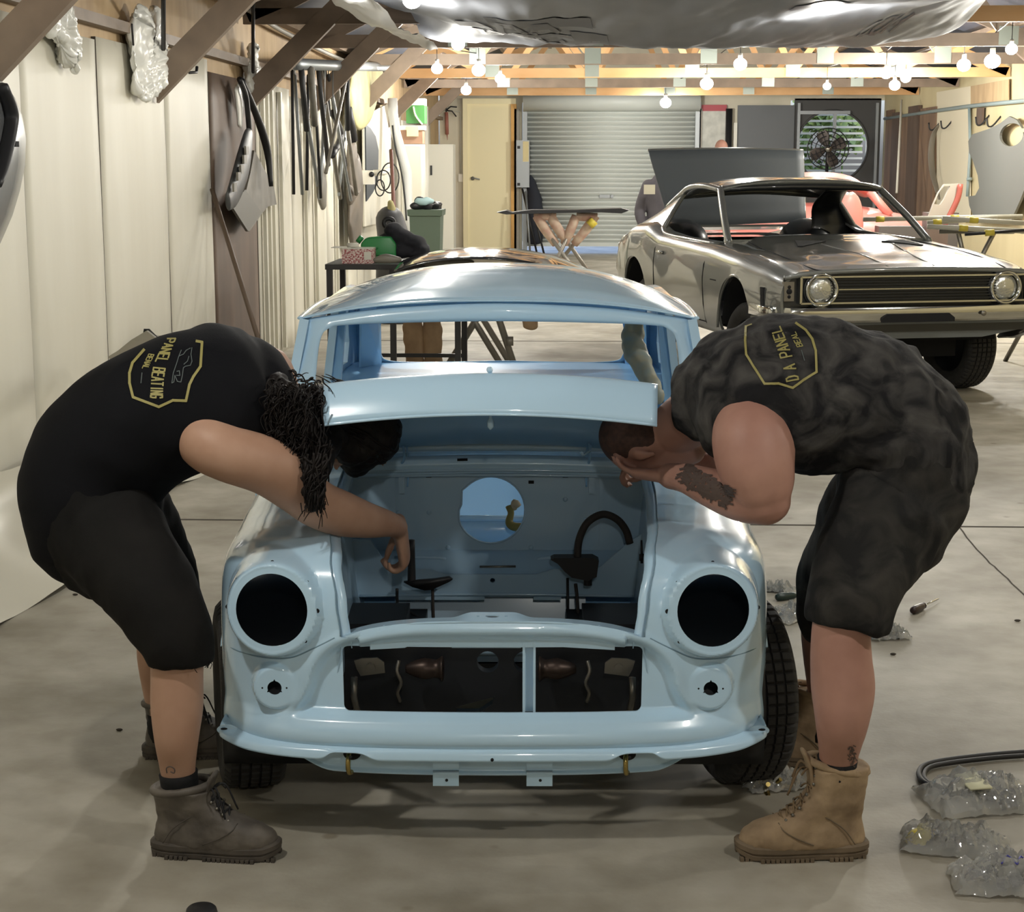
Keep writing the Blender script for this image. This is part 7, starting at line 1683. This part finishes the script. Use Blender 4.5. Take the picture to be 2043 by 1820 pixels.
# ================================================================ floor things
def bag(name, px, py, w, d, h, rot, label, seed, inside=m_metal, extra=None):
    p = U(px, py, Z=0); r = root(name, p, label, 'plastic bag'); T = Matrix.Translation(p) @ Matrix.Rotation(rot, 4, 'Z'); rn = random.Random(seed)
    def f(u, v):
        x = (-.5+u)*w; y = (-.5+v)*d; e = (1-abs(2*u-1)**2.5)*(1-abs(2*v-1)**2.5)
        z = h*e**.5*(.55+.45*noise.noise((u*3+seed,v*3,0)))+abs(noise.noise((u*7,v*6,seed)))*.045*(.3+e)+abs(noise.noise((u*17,v*15,seed)))*.018*(.4+e)+.004
        return T @ V(x+.02*noise.noise((u*4,v*5,seed)), y+.02*noise.noise((u*5,v*4,seed+9)), z)
    o = obj('bag', MB().grid(f, 56, 44), mat('clear_bag', srgb(240,241,238), .08, trans=.72, spec=1.0), r, auto=18); 
    gb2 = MB()
    for k in range(26):
        c = T @ V(rn.gauss(0,w*.15), rn.gauss(0,d*.15), rn.uniform(.008,h*.5)); q = rn.uniform(.006,.02)
        if rn.random() < .5: gb2.cyl(c, c+V(rn.gauss(0,1),rn.gauss(0,1),rn.gauss(0,.3)).normalized()*q*2.4, q*.45, 8)
        else: gb2.box(c-V(q,q*.7,.004), c+V(q,q*.7,.004))
    obj('hardware', gb2, inside, r, False)
    if extra:
        for nm, mbx, mm in extra(T): obj(nm, mbx, mm, r)
    return r
m_dkp = mat('dark_parts', srgb(62,58,56), .5)
bag('parts_bag', 1772, 1272, .15,.10,.035, .1, 'small clear bag of bright screws right of the right person\'s knee', 3)
bag('parts_bag', 1955, 1600, .30,.22,.075, .2, 'largest clear bag of dark metal parts with a paper slip, beside the black hose', 7, m_dkp, lambda T: [('paper_slip', MB().box((-.06,-.07,.062),(.0,.03,.068),T), mat('pale_slip', srgb(214,212,180), .6))])
bag('parts_bag', 1905, 1690, .26,.16,.055, -.25, 'clear bag with a yellow wrapper and metal bits, second from the bottom right', 12, m_metal, lambda T: [('yellow_wrapper', MB().sphere((-.085,-.02,.022),(.030,.032,.022),10,7,T), m_yel)])
bag('parts_bag', 2010, 1765, .26,.17,.055, -.1, 'clear bag with blue pen marks in the bottom right corner', 18, m_dkp, lambda T: [('blue_mark', MB().tube([T @ V(x,y,.064) for x,y in ((-.02,-.03),(.0,.02),(.015,-.03),(.03,.02),(.045,-.03),(.07,-.01))], .0022, 5, smooth=3), mat('blue_pen', srgb(52,52,150), .4))])
bag('parts_bag', 1545, 1570, .17,.10,.028, .3, 'clear bag on the floor behind the tan boot toe', 23, m_brass)
bag('parts_bag', 1575, 1230, .22,.16,.022, .8, 'flat empty clear bag by the right front tyre', 29, m_steel)
bag('parts_bag', 1545, 1180, .16,.07,.018, -.3, 'small clear bag under the green screwdriver', 31, m_steel)
def driver(px, py, px2, py2, hc, label):
    a, b = U(px,py,Z=.016), U(px2,py2,Z=.012); d = (b-a).normalized(); L = (b-a).length; r = root('screwdriver', V(a.x,a.y,0), label, 'screwdriver')
    h = min(.105, L*.55); ts = [0,.012,.03,.05,.075,.09,1.0*h+.0]; 
    obj('handle', MB().tube([a, a+d*h*.08, a+d*h*.3, a+d*h*.55, a+d*h*.8, a+d*h*.92, a+d*h], [.008,.014,.0165,.0155,.014,.010,.012], 12, smooth=3), hc, r)
    obj('shaft', MB().tube([a+d*h, b], .0032, 8), m_chrome, r); return r
driver(1548,1192,1625,1184, mat('dark_green_handle', srgb(22,44,40), .35), 'screwdriver with dark green handle on the floor between car and right person')
driver(1820,1219,1872,1195, mat('brown_black_handle', srgb(44,26,24), .35), 'stubby black screwdriver lying right of the right person\'s shorts')
hz = [U(x,y,Z=.012) for x,y in ((2090,1498),(2043,1501),(1980,1506),(1900,1515),(1850,1525),(1834,1540),(1840,1558),(1865,1572),(1900,1584))]
one('hose', MB().tube(hz, .008, 10, smooth=6), m_rubber, 'black rubber hose looped on the floor behind the largest parts bag', 'hose')
hz = [U(x,y,Z=.012) for x,y in ((2043,1508),(1985,1512),(1905,1521),(1858,1530),(1844,1544),(1850,1560),(1880,1578),(1912,1592))]
one('hose', MB().tube(hz, .007, 10, smooth=6), m_rubber, 'thinner black hose running inside the looped hose', 'hose')
c = U(402,1822,Z=0); one('rubber_puck', MB().lathe([(.0001,.014),(.030,.014),(.034,.010),(.036,0)], 24, Matrix.Translation(c)), m_rubber, 'round black cap on the floor at the bottom edge', 'cap')
rn = random.Random(4)
for k,(x,y) in enumerate(((150,1186),(80,1083),(1697,1616),(1782,1305),(238,1456),(2030,1238))):
    p = U(x,y,Z=.004); one('debris', MB().sphere(p, (.010+.006*rn.random(),.006,.004), 8, 6), m_dark, 'small dark speck of debris on the concrete, '+['left of the left person\'s knee','near the left wall joint','between tan boot and hose','below the small screw bag','left of the left person\'s rear boot','right edge near the crack'][k], 'debris', 'specks of debris')
# masked bundle hanging inside the blue car, right rear
mbn = MB().limb([(U(1266,640,Y=6.25),(1,0,0),.030,.03),(U(1262,670,Y=6.25),(1,0,0),.042,.04),(U(1266,700,Y=6.2),(1,0,0),.045,.04),(U(1285,735,Y=6.1),(1,0,0),.035,.035),(U(1298,765,Y=6.05),(1,0,0),.030,.03),(U(1310,790,Y=6.0),(1,0,0),.03,.03)], 20, 8)
o = one('masked_bundle', mbn, mat('grey_green_wrap', srgb(128,136,128), .5, noise_s=20, col2=srgb(150,140,112)), 'grey wrapped wiring bundle taped inside the right rear of the blue car', 'bundle'); displace(o, lambda c,n:.010*noise.noise(c*25))
bpy.context.view_layer.update()
